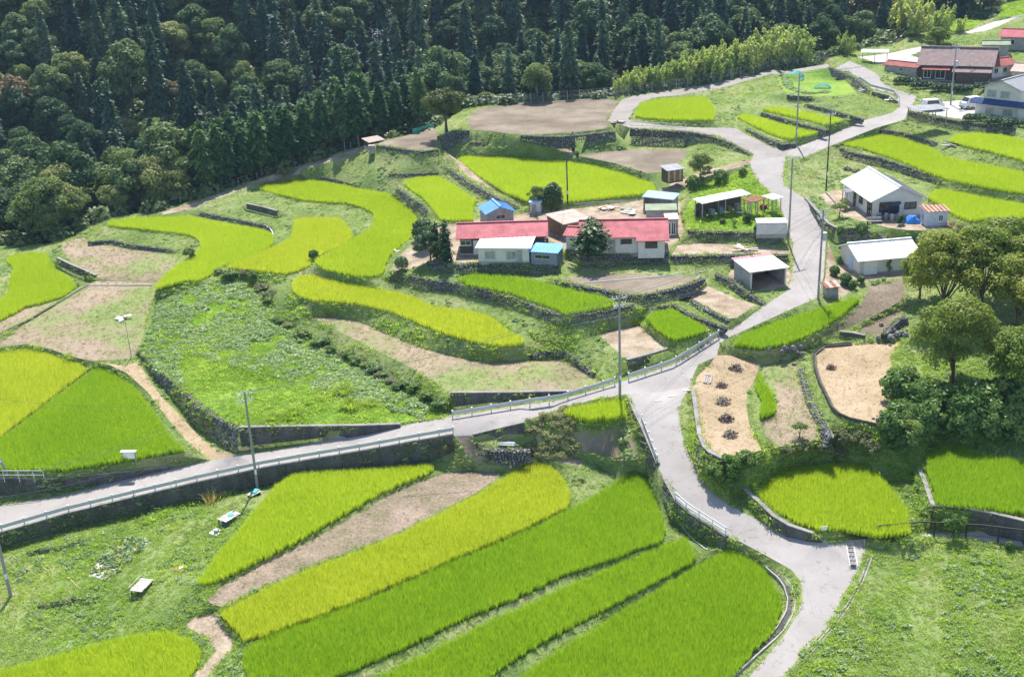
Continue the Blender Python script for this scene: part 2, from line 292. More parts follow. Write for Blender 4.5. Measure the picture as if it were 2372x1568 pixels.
reg('farmyard', 'dirt_ground', 12.9, [(1240,490,12.9),(1290,476,13.1),(1480,455,13.4),(1530,448,13.5),(1575,470,13.4),(1585,540),(1572,572),(1549,586),(1475,586),(1416,591),(1360,594),(1310,580),(1270,560)], 2)
reg('farmyard', 'dirt_ground', 12.3, [(905,624,10.6),(925,592,10.8),(958,562,11.2),(985,535,11.8),(1040,520,12.2),(1100,512,12.4),(1235,492,12.8),(1265,560,12.5),(1293,613,12.2),(1246,616,12.2),(1200,612,12.2),(1119,607,12.2),(1063,612,12.2),(1029,605,12.2),(990,607,12.2),(975,614,11.6),(940,626,10.8)], 1)
reg('dirt_plot', 'dirt_ground', 12.4, [(1560,568),(1640,562),(1740,572),(1832,580,12.1),(1825,590,12),(1688,589),(1556,591)], 2)
reg('yard_plot', 'bright_ground', 13.8, [(1595,533),(1585,490),(1615,435),(1660,412,14.6),(1720,398,15.2),(1741,400,15.4),(1756,424,14.9),(1785,450,14.3),(1810,498,13.5),(1822,535,13),(1794,538),(1673,535)], 2)
reg('lane', 'dirt_ground', 15, [(1742,376,16.1),(1690,394,15.6),(1640,408,15.2),(1595,425,14.8),(1560,446,13.8),(1530,441,13.9),(1560,424,14.4),(1620,400,15.3),(1690,381,15.8),(1735,369,16.2)], 3)
reg('path', 'dirt_ground', 14.5, [(1022,362,14.3),(1044,364,14.2),(1104,403,13.9),(1180,446,13.6),(1232,474,13.2),(1215,478,13.1),(1155,447,13.5),(1088,412,13.8)], 3)
reg('path', 'dirt_ground', 17, [(1198,321,18.0),(1240,331,17.3),(1290,346,16.3),(1330,362,15.3),(1345,358,15.3),(1305,342,16.3),(1260,329,17.3),(1207,318,18.1)], 2)
reg('mound_garden', 'tan_ground', 4, [(1318,1000,4.9),(1365,991,5.15),(1430,983,5.25),(1454,978,5.3),(1469,1030,4.2),(1481,1064,3.3),(1440,1066,3.0),(1350,1044,3.6)], 2)
reg('garage_floor', 'dirt_ground', 10.5, [(1684,640),(1738,674),(1790,672,10.4),(1826,662,10.5),(1832,640,10.8),(1826,618,10.8),(1700,622)], 2)
reg('roadside_dirt', 'dirt_ground', 10.2, [(1918,560,12),(1934,600,10.9),(1945,640,10.3),(1985,668,9.8),(1950,688,9.7),(1902,690,10.0),(1912,640,10.7)], 1)
reg('bungalow_yard', 'dirt_ground', 14.3, [(1895,452),(1935,440),(2000,450),(2140,470),(2212,505),(2212,528),(2150,535),(2100,533),(2060,528),(2000,512),(1955,503),(1925,480)], 2)
reg('barn_yard', 'dirt_ground', 10.3, [(1934,614),(1990,612),(2090,598),(2130,610),(2100,640),(1990,650),(1938,632)], 1)
reg('carport_yard', 'conc_ground', 19.6, [(2104,256),(2116,246),(2165,238),(2255,230),(2280,255),(2268,272),(2225,276),(2150,264)], 3)
reg('courtyard', 'conc_ground', 22.4, [(1985,133),(2055,125),(2110,113),(2165,102,22.8),(2180,105,22.8),(2110,128),(2148,142),(2122,151),(2072,146),(2042,151),(2012,141)], 3)
reg('hill_path', 'conc_ground', 25, [(2196,86,23.3),(2225,75,23.8),(2256,68,24.3),(2302,51,25.3),(2335,43,25.8),(2372,32,26.4),(2440,15,27.2),(2440,24,27.2),(2372,37,26.4),(2338,50,25.6),(2310,63,24.9),(2284,72,24.4),(2230,80,23.6)], 3)
reg('hill_meadow', 'bright_ground', 24.4, [(2168,62),(2184,51),(2296,48),(2298,52),(2252,66),(2200,73)], 2)
reg('hill_meadow', 'bright_ground', 27, [(2306,43,26),(2325,14,27.4),(2336,9,27.5),(2372,7),(2440,0),(2440,12),(2372,29),(2330,41,26.2)], 2)
reg('garden_plot', 'bright_ground', 20.4, [(1800,185),(1825,170),(1900,160),(1925,170),(1960,190),(1985,215),(1960,222),(1880,222),(1823,218)], 2)
reg('old_house_yard', 'dirt_ground', 21.4, [(2120,175),(2200,150),(2330,150),(2372,160),(2372,190),(2280,205),(2180,200)], 1)
# --- concrete lanes
reg('road', 'road', 0, [(-120,1205,.7),(0,1171,1.2),(154,1145,1.65),(257,1117,1.95),(398,1084,2.35),(488,1066,2.6),(550,1054,2.8),(592,1050,2.95),(772,1017,3.7),(926,986,4.5),(1040,966,5.1),(1202,940,5.9),(1300,926,6.4),(1429,888,7.1),(1455,878,7.3),(1557,845,7.8),(1660,780,8.7),(1717,748,9.2),(1773,705,9.9),(1821,676,10.3),(1836,640,10.9),(1837,563,12.1),(1814,496,13.3),(1788,448,14.2),(1757,422,14.8),(1743,399,15.4),(1737,374,16.1),
    (1780,366,16.2),(1821,360,16.3),(1814,396,15.5),(1814,429,14.9),(1860,458,14),(1886,496,13.3),(1914,548,12.3),(1908,640,10.9),(1895,688,10.2),(1865,702,10),(1762,748,9.3),(1696,778,8.7),(1668,795,8.4),(1660,823,8.0),(1618,844,7.65),(1606,868,7.4),(1599,895,7.1),(1530,908,7.0),(1450,914,7.0),(1380,924,6.75),(1300,946,6.25),(1215,974,5.72),(1094,1006.6,5.15),(1052,1008,5.0),(965,1022,4.6),(839,1045,4.0),(713,1066,3.45),(610,1084,3.0),(460,1117,2.5),(329,1148,2.1),(239,1169,1.85),(149,1192,1.65),(56,1219,1.35),(0,1235,1.2),(-120,1270,.7)], 5)
reg('road', 'asphalt', 0, [(1737,374,16.1),(1747,357,16.5),(1699,332,17.1),(1655,314,17.65),(1591,303,18.0),(1457,296,18.35),(1442,290,18.45),(1408,280,18.6),(1422,255,18.75),(1441,231,18.95),(1470,222,19.15),(1570,208,19.75),(1673,190,20.45),(1794,162,21.5),(1916,149,22.3),(1927,156,22.15),(1786,171,21.3),(1660,207,20),(1570,221,19.4),(1519,226,19.15),(1483,236,18.95),(1467,257,18.7),(1457,277,18.5),(1465,283,18.4),(1545,292,18.15),(1622,295.5,17.95),(1673,296,17.75),(1704,297,17.5),(1722,308,17.3),(1794,344,16.75),(1842,341,16.7),(1821,360,16.3),(1780,366,16.2)], 5)
reg('road', 'road', 0, [(1821,360,16.3),(1842,341,16.7),(1916,314,17.4),(1999,280,18.3),(2066,262,18.9),(2083,249,19.15),(2083,231,19.5),(2071,218.5,19.8),(2019,206,20.4),(1993,185,21.1),(1983,177,21.35),(1963,165,21.8),(1927,156,22.15),(1916,149,22.3),(1968,141,22.8),(2000,155,22.4),(2025,168,21.9),(2037,178,21.5),(2040,190,21.1),(2071,206,20.5),(2125,224,19.95),(2112,250,19.4),(2094,278,18.7),(2032,296,18.1),(1922,339,16.9),(1862,364,16.3)], 5)
reg('road', 'road', 0, [(u, v, lane_z(v)) for u, v in [(1450,914),(1530,908),(1599,895),(1578,929),(1573,955),(1578,999),(1588,1037),(1611,1079),(1622,1104),(1647,1140),(1688,1169),(1762,1208),(1814,1237),(1878,1252),(1922,1257),(1958,1252),(2019,1247),(2009,1262),(1988,1321),(1958,1368),(1942,1404),(1916,1450),(1878,1496),(1814,1563),(1770,1610),(1695,1610),(1735,1568),(1762,1537),(1814,1476),(1847,1424),(1860,1386),(1855,1347),(1834,1319),(1796,1298),(1778,1288),(1714,1254),(1686,1244),(1640,1216),(1596,1188),(1565,1160),(1537,1110),(1522,1072),(1480,970),(1462,940)]], 5)
reg('path', 'conc_ground', 1.5, [(2019,1249,1.7),(2030,1246,1.65),(2080,1239,1.55),(2130,1234),(2235,1235,1.45),(2300,1238,1.5),(2372,1250,1.45),(2440,1264,1.45),(2440,1284,1.45),(2372,1268,1.45),(2250,1248,1.45),(2150,1240.5),(2075,1248,1.55),(2033,1254,1.65)], 6)
reg('path', 'dirt_ground', 4, [(1056,1007,5.0),(1092,1006.5,5.1),(1100,1030,4.2),(1118,1055,3.4),(1140,1068,2.9),(1240,1052,2.9),(1350,1063,2.7),(1345,1080,2.4),(1260,1058,2.6),(1180,1084,2.1),(1140,1078,2.2),(1110,1072,2.6),(1085,1058,3.2),(1066,1030,4.2)], 4)
reg('path', 'dirt_ground', .8, [(450,1427,.9),(503,1417,1.1),(515,1440,1.0),(558,1478,.9),(540,1503,.8),(505,1538,.6),(480,1575,.4),(430,1620,.2),(400,1620,.1),(440,1572,.3),(480,1532,.5),(502,1507,.7),(482,1477,.8),(430,1450,.8)], 4)
reg('forest_path', 'dirt_ground', 10, [(372,492,8.9),(420,478,9.3),(470,462,9.8),(540,438,10.6),(620,411,11.5),(700,385,12.5),(780,358,13.8),(835,342,14.8),(856,347,14.8),(800,364,13.8),(700,395,12.4),(610,422,11.3),(540,447,10.5),(470,472,9.7),(420,489,9.2),(378,498,8.9)], 4)
# ================================================================ retaining walls
WALLS = []
def wall(kind, label, pts, hs, bat=.22, z=None):
    P = [at(p[0], p[1], ZS * (p[2] if len(p) > 2 else z)) for p in pts]
    if not hasattr(hs, '__len__'): hs = [hs] * len(P)
    n = len(P)
    # resample
    Q = []; Hs = []
    for i in range(n - 1):
        L = (P[i + 1] - P[i]).length; k = max(1, int(L / 2.0))
        for j in range(k): Q.append(P[i].lerp(P[i + 1], j / k)); Hs.append(hs[i] + (hs[i + 1] - hs[i]) * j / k)
    Q.append(P[-1]); Hs.append(hs[-1])
    # outward normal (towards the viewer's side)
    N = []
    for i in range(len(Q)):
        t = (Q[min(i + 1, len(Q) - 1)] - Q[max(i - 1, 0)]); t.z = 0; t.normalize()
        N.append(Vector((t.y, -t.x, 0)))
    mid = Q[len(Q) // 2]; c = sum((nn.dot((CP - q).xy.to_3d().normalized()) for nn, q in zip(N, Q)))
    if c < 0: N = [-nn for nn in N]
    B = [q + nn * (.12 + bat * h) - Vector((0, 0, h)) for q, nn, h in zip(Q, N, Hs)]
    WALLS.append(dict(kind=kind, label=label, top=Q, bot=B, n=N, h=Hs))
S, C_ = 'stone', 'concrete'
wall(S, 'long dark stone wall holding up the weedy field, beside the straw path', [(326,814,5.6),(361,852,5.5),(402,883,5.5),(463,942,5.45),(514,973,5.35),(551,993,5.25)], [.7,1.2,1.7,2.4,2.5,2.4])
wall(C_, 'smooth concrete wall under the weedy field, shrinking along the road', [(555,992.5,5.25),(700,990,5.1),(850,988,4.95),(928,985,4.7)], [2.35,1.7,.9,.15], .08)
wall(C_, 'dark concrete wall between the dry field and the long crash barrier', [(1043,912.5,6.95),(1200,911.5,6.8),(1326,908.5,6.6)], [1.8,.95,.2], .08)
wall(C_, 'concrete wall of the bare plot behind the upper crash barrier', [(1453,836.5,8.6),(1500,824.5,8.55),(1555,808,8.5)], [1.3,1.05,.75], .08)
wall(C_, 'low concrete wall in front of the tiny square paddy', [(1560,792,9.2),(1600,781,9.25),(1645,768,9.3)], [1.15,1.0,.7], .08)
wall(S, 'curving dry stone wall above the long yellow paddy', [(903,631,10.5),(927,629,10.7),(957,640,10.8),(993,648,10.85),(1055,656,10.9),(1106,668,10.9),(1158,680,10.9),(1200,692,10.9),(1249,713,10.9),(1308,733,10.9),(1364,726,10.9),(1440,712,10.9),(1467,706,10.9)], [1.0,1.3,1.3,1.3,1.2,1.2,1.2,1.1,1.1,1.0,.9,.8,.6])
wall(S, 'stone wall under the yard of the white metal roof', [(988,609,12.15),(1029,607,12.2),(1063,614,12.2),(1119,609,12.2),(1200,614,12.2),(1246,618,12.2),(1294,616,12.2)], [1.0,1.2,1.2,1.15,1.15,1.1,.9])
wall(S, 'stone wall in front of the larger red roofed house', [(1309,582,12.9),(1360,596,12.9),(1416,593,12.9),(1475,588,12.9),(1549,588,12.9)], [.9,1.3,1.3,1.25,1.2])
wall(S, 'rough stone wall running on from the red house towards the garage', [(1553,594,12.4),(1688,591.5,12.4),(1825,592,12.0)], [.9,.85,.6])
wall(S, 'dark stone wall below the weedy junk plot', [(1593,535.5,13.8),(1673,537.5,13.8),(1794,541,13.8),(1822,538,13.0)], [.8,1.0,1.3,.7])
wall(S, 'bowed stone wall around the brown plot behind the utility pole', [(1285,650,11.5),(1339,661.5,11.5),(1403,674,11.5),(1460,685,11.5),(1493,685,11.5),(1545,674,11.5),(1596,660,11.5),(1632,645,11.5)], [.4,.6,.8,1.0,1.1,1.0,.8,.4])
wall(C_, 'stained grey wall above the bright paddy near the forest', [(131,599,7.2),(164,615,7.15),(195,628,7.1),(221,640,7.0)], [1.2,1.3,1.3,1.0], .1)
wall(S, 'low dark stone edge under the grassy slope', [(203,561,7.6),(257,557,7.65),(308,567,7.6),(360,574,7.55),(401,580,7.45)], [.55,.65,.6,.55,.4])
wall(C_, 'short concrete retaining wall set into the grass slope', [(571,474,10.1),(609,482,10.0),(641,491,10.0)], [.9,1.0,.9], .05)
wall(S, 'thin stone edge above the crescent paddy', [(437,487,9.0),(514,502,8.9),(609,522,8.9),(628,528,8.9)], [.5,.6,.6,.5])
wall(S, 'mossy stone edge along the top of the S shaped paddy', [(690,409,10.9),(716,408,10.9),(772,414,10.9),(824,430,10.9)], [.4,.6,.6,.4])
wall(S, 'tumbled stone bank beside the small curved paddy', [(919,435,12.2),(952,458,12.2),(978,474,12.2),(990,488,12.2)], [.6,1.2,1.3,1.0], .4)
wall(S, 'short stone edge above the small curved paddy', [(901,402,13.0),(939,404,13.1),(1014,400,13.2)], [.4,.5,.4])
wall(S, 'overgrown stone bank under the field path', [(1030,385,14.1),(1088,424,13.7),(1150,458,13.4),(1205,482,13.0)], [.6,.9,.9,.5], .5)
wall(S, 'stone edge of the small tilled field by the forest hut', [(872,337,16.3),(927,345.5,16.3),(978,352,16.3),(1014,347,16.3)], [.5,.6,.7,.8])
wall(S, 'tall dark stone wall under the lone round tree', [(1017,318,18.0),(1049,305,18.3),(1086,303,18.3)], [1.8,2.2,1.8])
wall(S, 'stone edge under the grass bank beside the tilled field', [(1088,330,16.6),(1130,331,16.5),(1172,333,16.3)], [.7,.8,.6])
wall(S, 'grey stone wall below the largest tilled field', [(1206,315,18.4),(1295,318,18.4),(1360,312,18.4),(1424,305,18.4)], [.4,1.5,1.5,1.3])
wall(C_, 'pale concrete wall along the sloping ramp', [(1321,349,15.8),(1380,336,16.0),(1437,324,16.2),(1467,325,16.2)], [.7,.9,1.1,1.1], .05)
wall(S, 'tall squared stone wall under the railing of the upper lane', [(1459,299,18.3),(1520,302,18.15),(1588,306,18.0)], [2.5,2.5,2.4])
wall(S, 'stone edge of the lane dropping towards the fork', [(1593,306,17.9),(1655,317,17.55),(1697,334.5,17.0),(1742,360,16.3)], [1.5,1.0,.8,.2])
wall(S, 'grey stone kerb wall below the two narrow rice terraces', [(1727,299,17.75),(1760,313,17.7),(1794,329,17.6),(1812,336,17.5),(1842,333,17.5)], [.3,.6,.8,.8,.6])
wall(S, 'stone step between the two narrow rice terraces', [(1764,261,18.8),(1814,275.5,18.8),(1878,294,18.8),(1912,303,18.7)], [.6,.7,.7,.5])
wall(S, 'stone wall above the upper narrow rice terrace', [(1870,242,19.7),(1916,253,19.7),(1968,268,19.6),(1998,277,19.2)], [.6,.7,.7,.4])
wall(C_, 'small grey wall in front of the netted vegetable plot', [(1823,222,20.4),(1850,225,20.4),(1880,226,20.4)], [.9,.9,.8], .05)
wall(S, 'tall sloping stone wall under the upper village road', [(1918,156,22.1),(1947,167,21.8),(1981,182,21.3),(2006,203,20.6),(2017,211,20.4)], [.8,1.6,1.8,1.5,1.0], .3)
wall(C_, 'concrete wall on the inside of the upper road bend', [(2020,214,20.3),(2060,224,19.9),(2080,238,19.5)], [.9,1.0,.5], .05)
wall(S, 'thick stone wall holding up the carport yard', [(2103,259,19.5),(2148,268,19.5),(2214,280,19.5),(2233,283,19.4),(2353,297,19.4)], [.5,1.3,1.3,1.2,1.1])
wall(S, 'stone edge above the long sweeping rice terrace', [(2040,300,17.7),(2096,309,17.6),(2171,332,17.5)], [.5,.7,.6])
wall(S, 'dark stone wall behind the white roofed bungalow', [(1932,333,16.5),(1968,353,16.4),(2045,368,16.4),(2122,394,16.4),(2173,413,16.3)], [.6,1.2,1.2,1.1,.8])
wall(S, 'stone edge below the highest rice terrace beside the meadow', [(2186,326,17.8),(2250,343,17.8),(2372,376,17.8)], [.5,.8,.8])
wall(S, 'low stone edge of the paddy beside the striped roof shed', [(2238,509,14.9),(2372,504,14.9)], [.4,.5])
wall('fitted', 'leaning stone revetment along the straw terrace at the junction', [(1602,905,7.05),(1610,963,6.8),(1617,1009,6.65),(1628,1037,6.55),(1641,1050,6.5),(1672,1065,6.4)], [.3,.6,1.0,1.4,1.7,1.8], .4)
wall(C_, 'brown stained concrete wall below the short crash barrier', [(1464,948,6.4),(1484,988,5.9),(1521,1076,4.6)], [.7,1.2,1.2], .1)
wall('fitted', 'shaded stone wall under the blue grey railing', [(1538,1114,3.95),(1565,1164,3.0),(1596,1191,2.55),(1640,1219,2.1),(1682,1246,1.8)], [1.2,2.0,1.9,1.6,.9], .15)
wall(C_, 'curved concrete wall around the dome shaped paddy', [(1720,1134,3.7),(1755,1165,3.5),(1788,1197,3.1),(1826,1220,2.8),(1878,1237,2.4),(1908,1249,2.0)], [.7,.9,.95,.9,.7,.3], .1)
wall('fitted', 'patterned block wall leaning beside the dome shaped paddy', [(2127,1091,3.7),(2138,1117,3.7),(2153,1161,3.7),(2157,1172,3.7)], [1.0,1.3,1.8,2.0], .3)
wall(C_, 'tall dark concrete wall in front of the shaded rice terrace', [(2158,1174,3.65),(2235,1180,3.6),(2302,1193,3.6),(2372,1210,3.6),(2440,1228,3.6)], [2.0,2.0,1.9,1.7,1.6], .06)
wall(C_, 'concrete wall between the notice board field and the road', [(-80,1112,3.2),(0,1109,3.2),(116,1112,3.1),(257,1098,2.9),(394,1083.5,2.45)], [2.1,1.9,1.4,.85,.1], .05)
wall(C_, 'long dark concrete wall under the main road', [(-120,1272,.65),(0,1237,1.15),(56,1221,1.3),(149,1194,1.6),(239,1171,1.8),(329,1150,2.05),(460,1119,2.45),(610,1086,2.95),(713,1068,3.4),(839,1047,3.95),(965,1024,4.55),(1050,1010,4.95)], [1.4,1.6,1.6,1.7,1.75,1.8,1.9,2.0,2.1,2.3,2.6,1.7], .06)
wall(C_, 'shaded road wall beside the red earth patch', [(1097,1009,5.1),(1150,996,5.35),(1214,981,5.65)], [.3,1.0,1.3], .05)
wall(C_, 'grey concrete wall under the bungalow drive', [(1864,460,14.1),(1890,490,14.0),(1917,520,13.9),(1936,530,13.9)], [.2,.9,1.6,1.7], .05)
wall(S, 'ivy hung stone wall between the bungalow yard and the barn', [(1939,531,13.9),(1993,529,13.9),(2032,540,13.9),(2050,551,13.8)], [1.7,1.6,1.4,1.0])
wall(S, 'low stone wall beside the ramp with the grey pipes', [(1104,1027,4.4),(1127,1042,4.0),(1202,1045,3.9),(1225,1045,3.9)], [.4,.9,1.0,.6])
wall(S, 'stone wall beside the open garage', [(1657,635,10.9),(1699,653,10.75),(1732,679,10.55),(1766,702,10.1)], [.6,.9,.9,.3])
wall(S, 'stone edge below the dirt plot near the garage', [(1586,688,9.9),(1634,716,9.9),(1688,743,9.7)], [.3,.5,.5])
wall(S, 'stone edge behind the tiny square paddy', [(1522,711,10.2),(1560,707,10.2),(1609,735,10.1),(1680,760,9.7)], [.4,.6,.6,.4])
wall(S, 'pebbly bank between the two dry terraces', [(1853,853,7.5),(1876,927,7.1),(1904,976,6.8),(1922,1012,6.5)], [.3,.5,.6,.6], .4)
wall(C_, 'thin dark edging curved around the large straw terrace', [(1972,796,7.9),(1907,801.5,7.9),(1884,820,7.8),(1886,853,7.6),(1898,889,7.4),(1916,925,7.2),(1924,943,7.15),(1941,959.5,7.1),(1968,971,7.0),(2033,985.5,6.9)], .25, .05)
wall(S, 'stone wall with the stone heap below the shady trees', [(2050,775,8.9),(2080,742,9.3),(2100,735,9.4)], [.6,.8,.8])
wall(C_, 'short dark wall at the end of the tilled strip', [(1946,771,8.5),(1975,774,8.5),(2003,780,8.5)], [.6,.5,.2], .05)
wall(S, 'stone wall closing the end of the dry field', [(1228,824,7.5),(1275,812,7.6),(1315,816,7.6),(1347,838,7.4),(1374,866,7.2)], [.5,.9,1.0,.8,.4])
wall(S, 'overgrown stone edge above the dry field corner', [(668,703,7.8),(710,704,7.8),(775,706,7.8)], [.8,.9,.8])

# ================================================================ forest edge and the far side of the ravine
EDGE = [at(u, v, ZS * z) for u, v, z in [(-500,640,4),(-300,620,5),(0,570,5.4),(110,566,6.0),(150,552,6.5),(240,506,8.0),(370,488,8.9),(470,458,9.8),(600,414,11.3),(780,355,13.8),(848,336,15.0),(1000,296,17.0),(1085,248,18.3),(1160,242,18.4),(1440,222,19),(1570,206,19.7),(1673,188,20.5),(1800,158,21.5),(1920,136,22.6),(2000,112,23),(2080,100,23.2),(2150,62,24.3),(2300,42,26),(2372,3,27.8),(2480,-25,29)]]
EX = np.array([[p.x, p.y, p.z] for p in EDGE])
def edge_dist(x, y):
    "signed distance beyond the forest edge (positive: in the forest) and the level of the edge there"
    A = EX[:-1, :2]; B = EX[1:, :2]; d = B - A; L2 = (d ** 2).sum(1)
    p = np.stack([np.atleast_1d(x), np.atleast_1d(y)], 1)[:, None, :]
    t = np.clip(((p - A) * d).sum(2) / L2, 0, 1); q = A + t[..., None] * d
    dd = np.linalg.norm(p - q, axis=2); k = dd.argmin(1); r = np.arange(len(k))
    side = d[k, 0] * (p[r, 0, 1] - A[k, 1]) - d[k, 1] * (p[r, 0, 0] - A[k, 0])
    ze = EX[k, 2] + t[r, k] * (EX[k + 1, 2] - EX[k, 2])
    return np.where(side > 0, dd[r, k], -dd[r, k]), ze
def far_z(x, y):
    d, ze = edge_dist(x, y); x = np.atleast_1d(x)
    w = np.clip((np.atleast_1d(x) + 40) / 120, 0, 1)           # ravine deep at one end, shallow at the other
    lo = np.interp(d, [0, 10, 25, 40, 60, 130, 320], [0, -3, -9, -9, -1, 46, 150])
    hi = np.interp(d, [0, 10, 25, 40, 110, 320], [-.1, -1.2, -1.5, 2, 46, 150])
    return ze + lo * (1 - w) + hi * w
# ================================================================ triangulate the land
def in_poly(px, py, P):
    P = np.asarray(P); x1, y1 = P[:, 0], P[:, 1]; x2, y2 = np.roll(x1, -1), np.roll(y1, -1)
    c = np.zeros(len(px), bool)
    for a, b, e, f in zip(x1, y1, x2, y2):
        if b == f: continue
        k = ((b > py) != (f > py)) & (px < (e - a) * (py - b) / (f - b) + a); c ^= k
    return c
def tidy():
    "where the traced outlines of two levels overlap, move the corners apart"
    def out(p, P):
        best = None
        for a, b in zip(P, P[1:] + P[:1]):
            d = (b - a).xy; t_ = max(0, min(1, (p - a).xy.dot(d) / max(1e-9, d.length_squared))); q = a.xy + d * t_
            if best is None or (p.xy - q).length < best[0]: best = ((p.xy - q).length, q)
        v = best[1] - p.xy
        return (best[1] + v.normalized() * .3, best[0]) if v.length > 1e-6 else (p.xy, 0)
    for it in range(2):
        for r in REG:
            if r['kind'] in ('road', 'asphalt'): continue
            for q in REG:
                if q is r or (q['prio'] < r['prio'] and it == 0): continue
                Q = np.array([[p.x, p.y] for p in q['pts']]); X = np.array([[p.x, p.y] for p in r['pts']]); ins = in_poly(X[:, 0], X[:, 1], Q)
                for i in np.where(ins)[0]:
                    p = r['pts'][i]; zq = min(q['pts'], key=lambda w: (w - p).xy.length).z
                    if abs(zq - p.z) < .12: continue
                    n, dist = out(p, q['pts'])
                    if dist < 4.5: p.x, p.y = n.x, n.y
    polys = [(np.array([[p.x, p.y] for p in r['pts']]), r) for r in REG]
    for w in WALLS:
        for key in ('top', 'bot'):
            X = np.array([[p.x, p.y] for p in w[key]]); keep = np.ones(len(X), bool)
            for P, r in polys:
                for i in np.where(in_poly(X[:, 0], X[:, 1], P))[0]:
                    zq = min(r['pts'], key=lambda v_: (v_ - w[key][i]).xy.length).z
                    if abs(zq - w[key][i].z) > .3: keep[i] = False
            w['keep_' + key] = keep
tidy()
def terrain():
    V = []; Z = []; E = []
    def chain(pts, closed):
        b = len(V); n = len(pts)
        for p in pts: V.append(Vector((p[0], p[1]))); Z.append(p[2])
        for i in range(n if closed else n - 1): E.append((b + i, b + (i + 1) % n))
    polys = []
    for r in REG:
        chain(r['pts'], True); polys.append(np.array([[p.x, p.y] for p in r['pts']]))
    for w in WALLS:
        for key in ('top', 'bot'):
            run = []
            for p, k in list(zip(w[key], w['keep_' + key])) + [(None, False)]:
                if k: run.append(p)
                else:
                    if len(run) > 1: chain(run, False)
                    run = []
    chain(EDGE, False)
    nfix = len(V)
    C = np.array([[p.x, p.y] for p in V])
    # loose points of the village slope
    XS, YS = np.meshgrid(np.arange(-112, 122, 2.6), np.arange(84, 262, 2.6)); g = np.stack([XS.ravel(), YS.ravel()], 1)
    g += rng.uniform(-.8, .8, g.shape)
    d, _ = edge_dist(g[:, 0], g[:, 1]); u = np.abs(g[:, 0]) < .5 * g[:, 1] + 6
    g = g[(d < -1.2) & u]
    ok = np.ones(len(g), bool)
    for p in polys: ok &= ~in_poly(g[:, 0], g[:, 1], p)
    g = g[ok]
    far = np.array([np.min(((C - q) ** 2).sum(1)) for q in g]) > .8 ** 2
    g = g[far]
    # the forest slope beyond
    XS, YS = np.meshgrid(np.arange(-240, 260, 9.), np.arange(90, 520, 9.)); f = np.stack([XS.ravel(), YS.ravel()], 1); f += rng.uniform(-2, 2, f.shape)
    d, _ = edge_dist(f[:, 0], f[:, 1]); f = f[(d > 3) & (d < 330)]
    out = [(-260, 20, -12), (-260, 90, -6), (260, 20, -4), (260, 110, 12), (260, 180, 24), (0, 20, -8), (-90, 50, -5), (90, 50, -4), (-60, 84, -3.5), (0, 84, -3), (60, 84, -2.6), (110, 110, 3), (115, 150, 14), (120, 190, 24), (-110, 110, -1.5), (-115, 135, 3)]
    for q in g: V.append(Vector(q)); Z.append(None)
    for q in f: V.append(Vector(q)); Z.append(float(far_z(q[0], q[1])[0] + rng.normal() * .7))
    for q in out: V.append(Vector(q[:2])); Z.append(q[2])
    # levels known in the open: garden and verges
    for u_, v_, z_ in [(40,1300,.2),(200,1255,.5),(400,1190,.9),(560,1150,1.4),(100,1400,.0),(300,1380,.5),(440,1330,1.4),(200,1470,0),(30,1500,-.2),(2100,1300,1.0),(2300,1300,1.0),(2100,1400,.5),(2330,1400,.4),(2000,1480,.2),(2300,1550,-.5),(1930,1560,-.2),(2200,1480,.0),(2420,1500,-.2),(2050,1600,-.7),(2400,1600,-.9),(600,1600,.3),
            (1240,1000,4.7),(1285,1020,3.9),(1260,960,5.6),(1440,1058,2.5),(1300,1045,3.0),(1380,1068,2.4),(1150,1020,4.6),(1400,1090,1.7),(1490,1078,1.9),(2150,900,7.2),(2250,930,7),(2350,900,8),(2100,980,6.4),(2250,1000,5.6),(2200,800,8.8),(2300,760,9.8),(2360,650,11.4),(2200,650,10.8),(2250,560,13),(2372,560,13.4)]:
        p = at(u_, v_, ZS * z_); V.append(p.xy); Z.append(ZS * z_)
    ov, oe, of, orv, ore, orf = delaunay_2d_cdt(V, E, [], 0, 1e-3)
    n = len(ov); P = np.array([[p.x, p.y] for p in ov]); z = np.zeros(n); fixed = np.zeros(n, bool)
    for i, src in enumerate(orv):
        s = [k for k in src if Z[k] is not None]
        if s: z[i] = min(Z[k] for k in s) if len(s) > 1 and max(Z[k] for k in s) - min(Z[k] for k in s) > .5 else np.mean([Z[k] for k in s]); fixed[i] = True
    ed = np.array([tuple(e) for e in oe]); w = 1 / np.maximum(.15, np.linalg.norm(P[ed[:, 0]] - P[ed[:, 1]], axis=1))
    # first guess: nearest fixed point, then relax
    fp = P[fixed]; fz = z[fixed]
    for i in np.where(~fixed)[0]: z[i] = fz[((fp - P[i]) ** 2).sum(1).argmin()]
    sw = np.bincount(ed[:, 0], w, n) + np.bincount(ed[:, 1], w, n)
    for _ in range(400):
        a = (np.bincount(ed[:, 0], w * z[ed[:, 1]], n) + np.bincount(ed[:, 1], w * z[ed[:, 0]], n)) / sw
        z = np.where(fixed, z, a)
    z = np.where(fixed, z, z + rng.normal(0, .07, n))
    T = np.array([tuple(t) for t in of if len(t) == 3]); c = P[T].mean(1)
    lab = np.full(len(T), -1)
    for k in sorted(range(len(REG)), key=lambda k: REG[k]['prio']):
        lab[in_poly(c[:, 0], c[:, 1], polys[k])] = k
    d, _ = edge_dist(c[:, 0], c[:, 1]); lab[(lab == -1) & (d > .3) & (d < 400)] = -2
    return P, z, T, lab
TP, TZ, TT, TL = terrain()
TV = np.column_stack([TP, TZ])
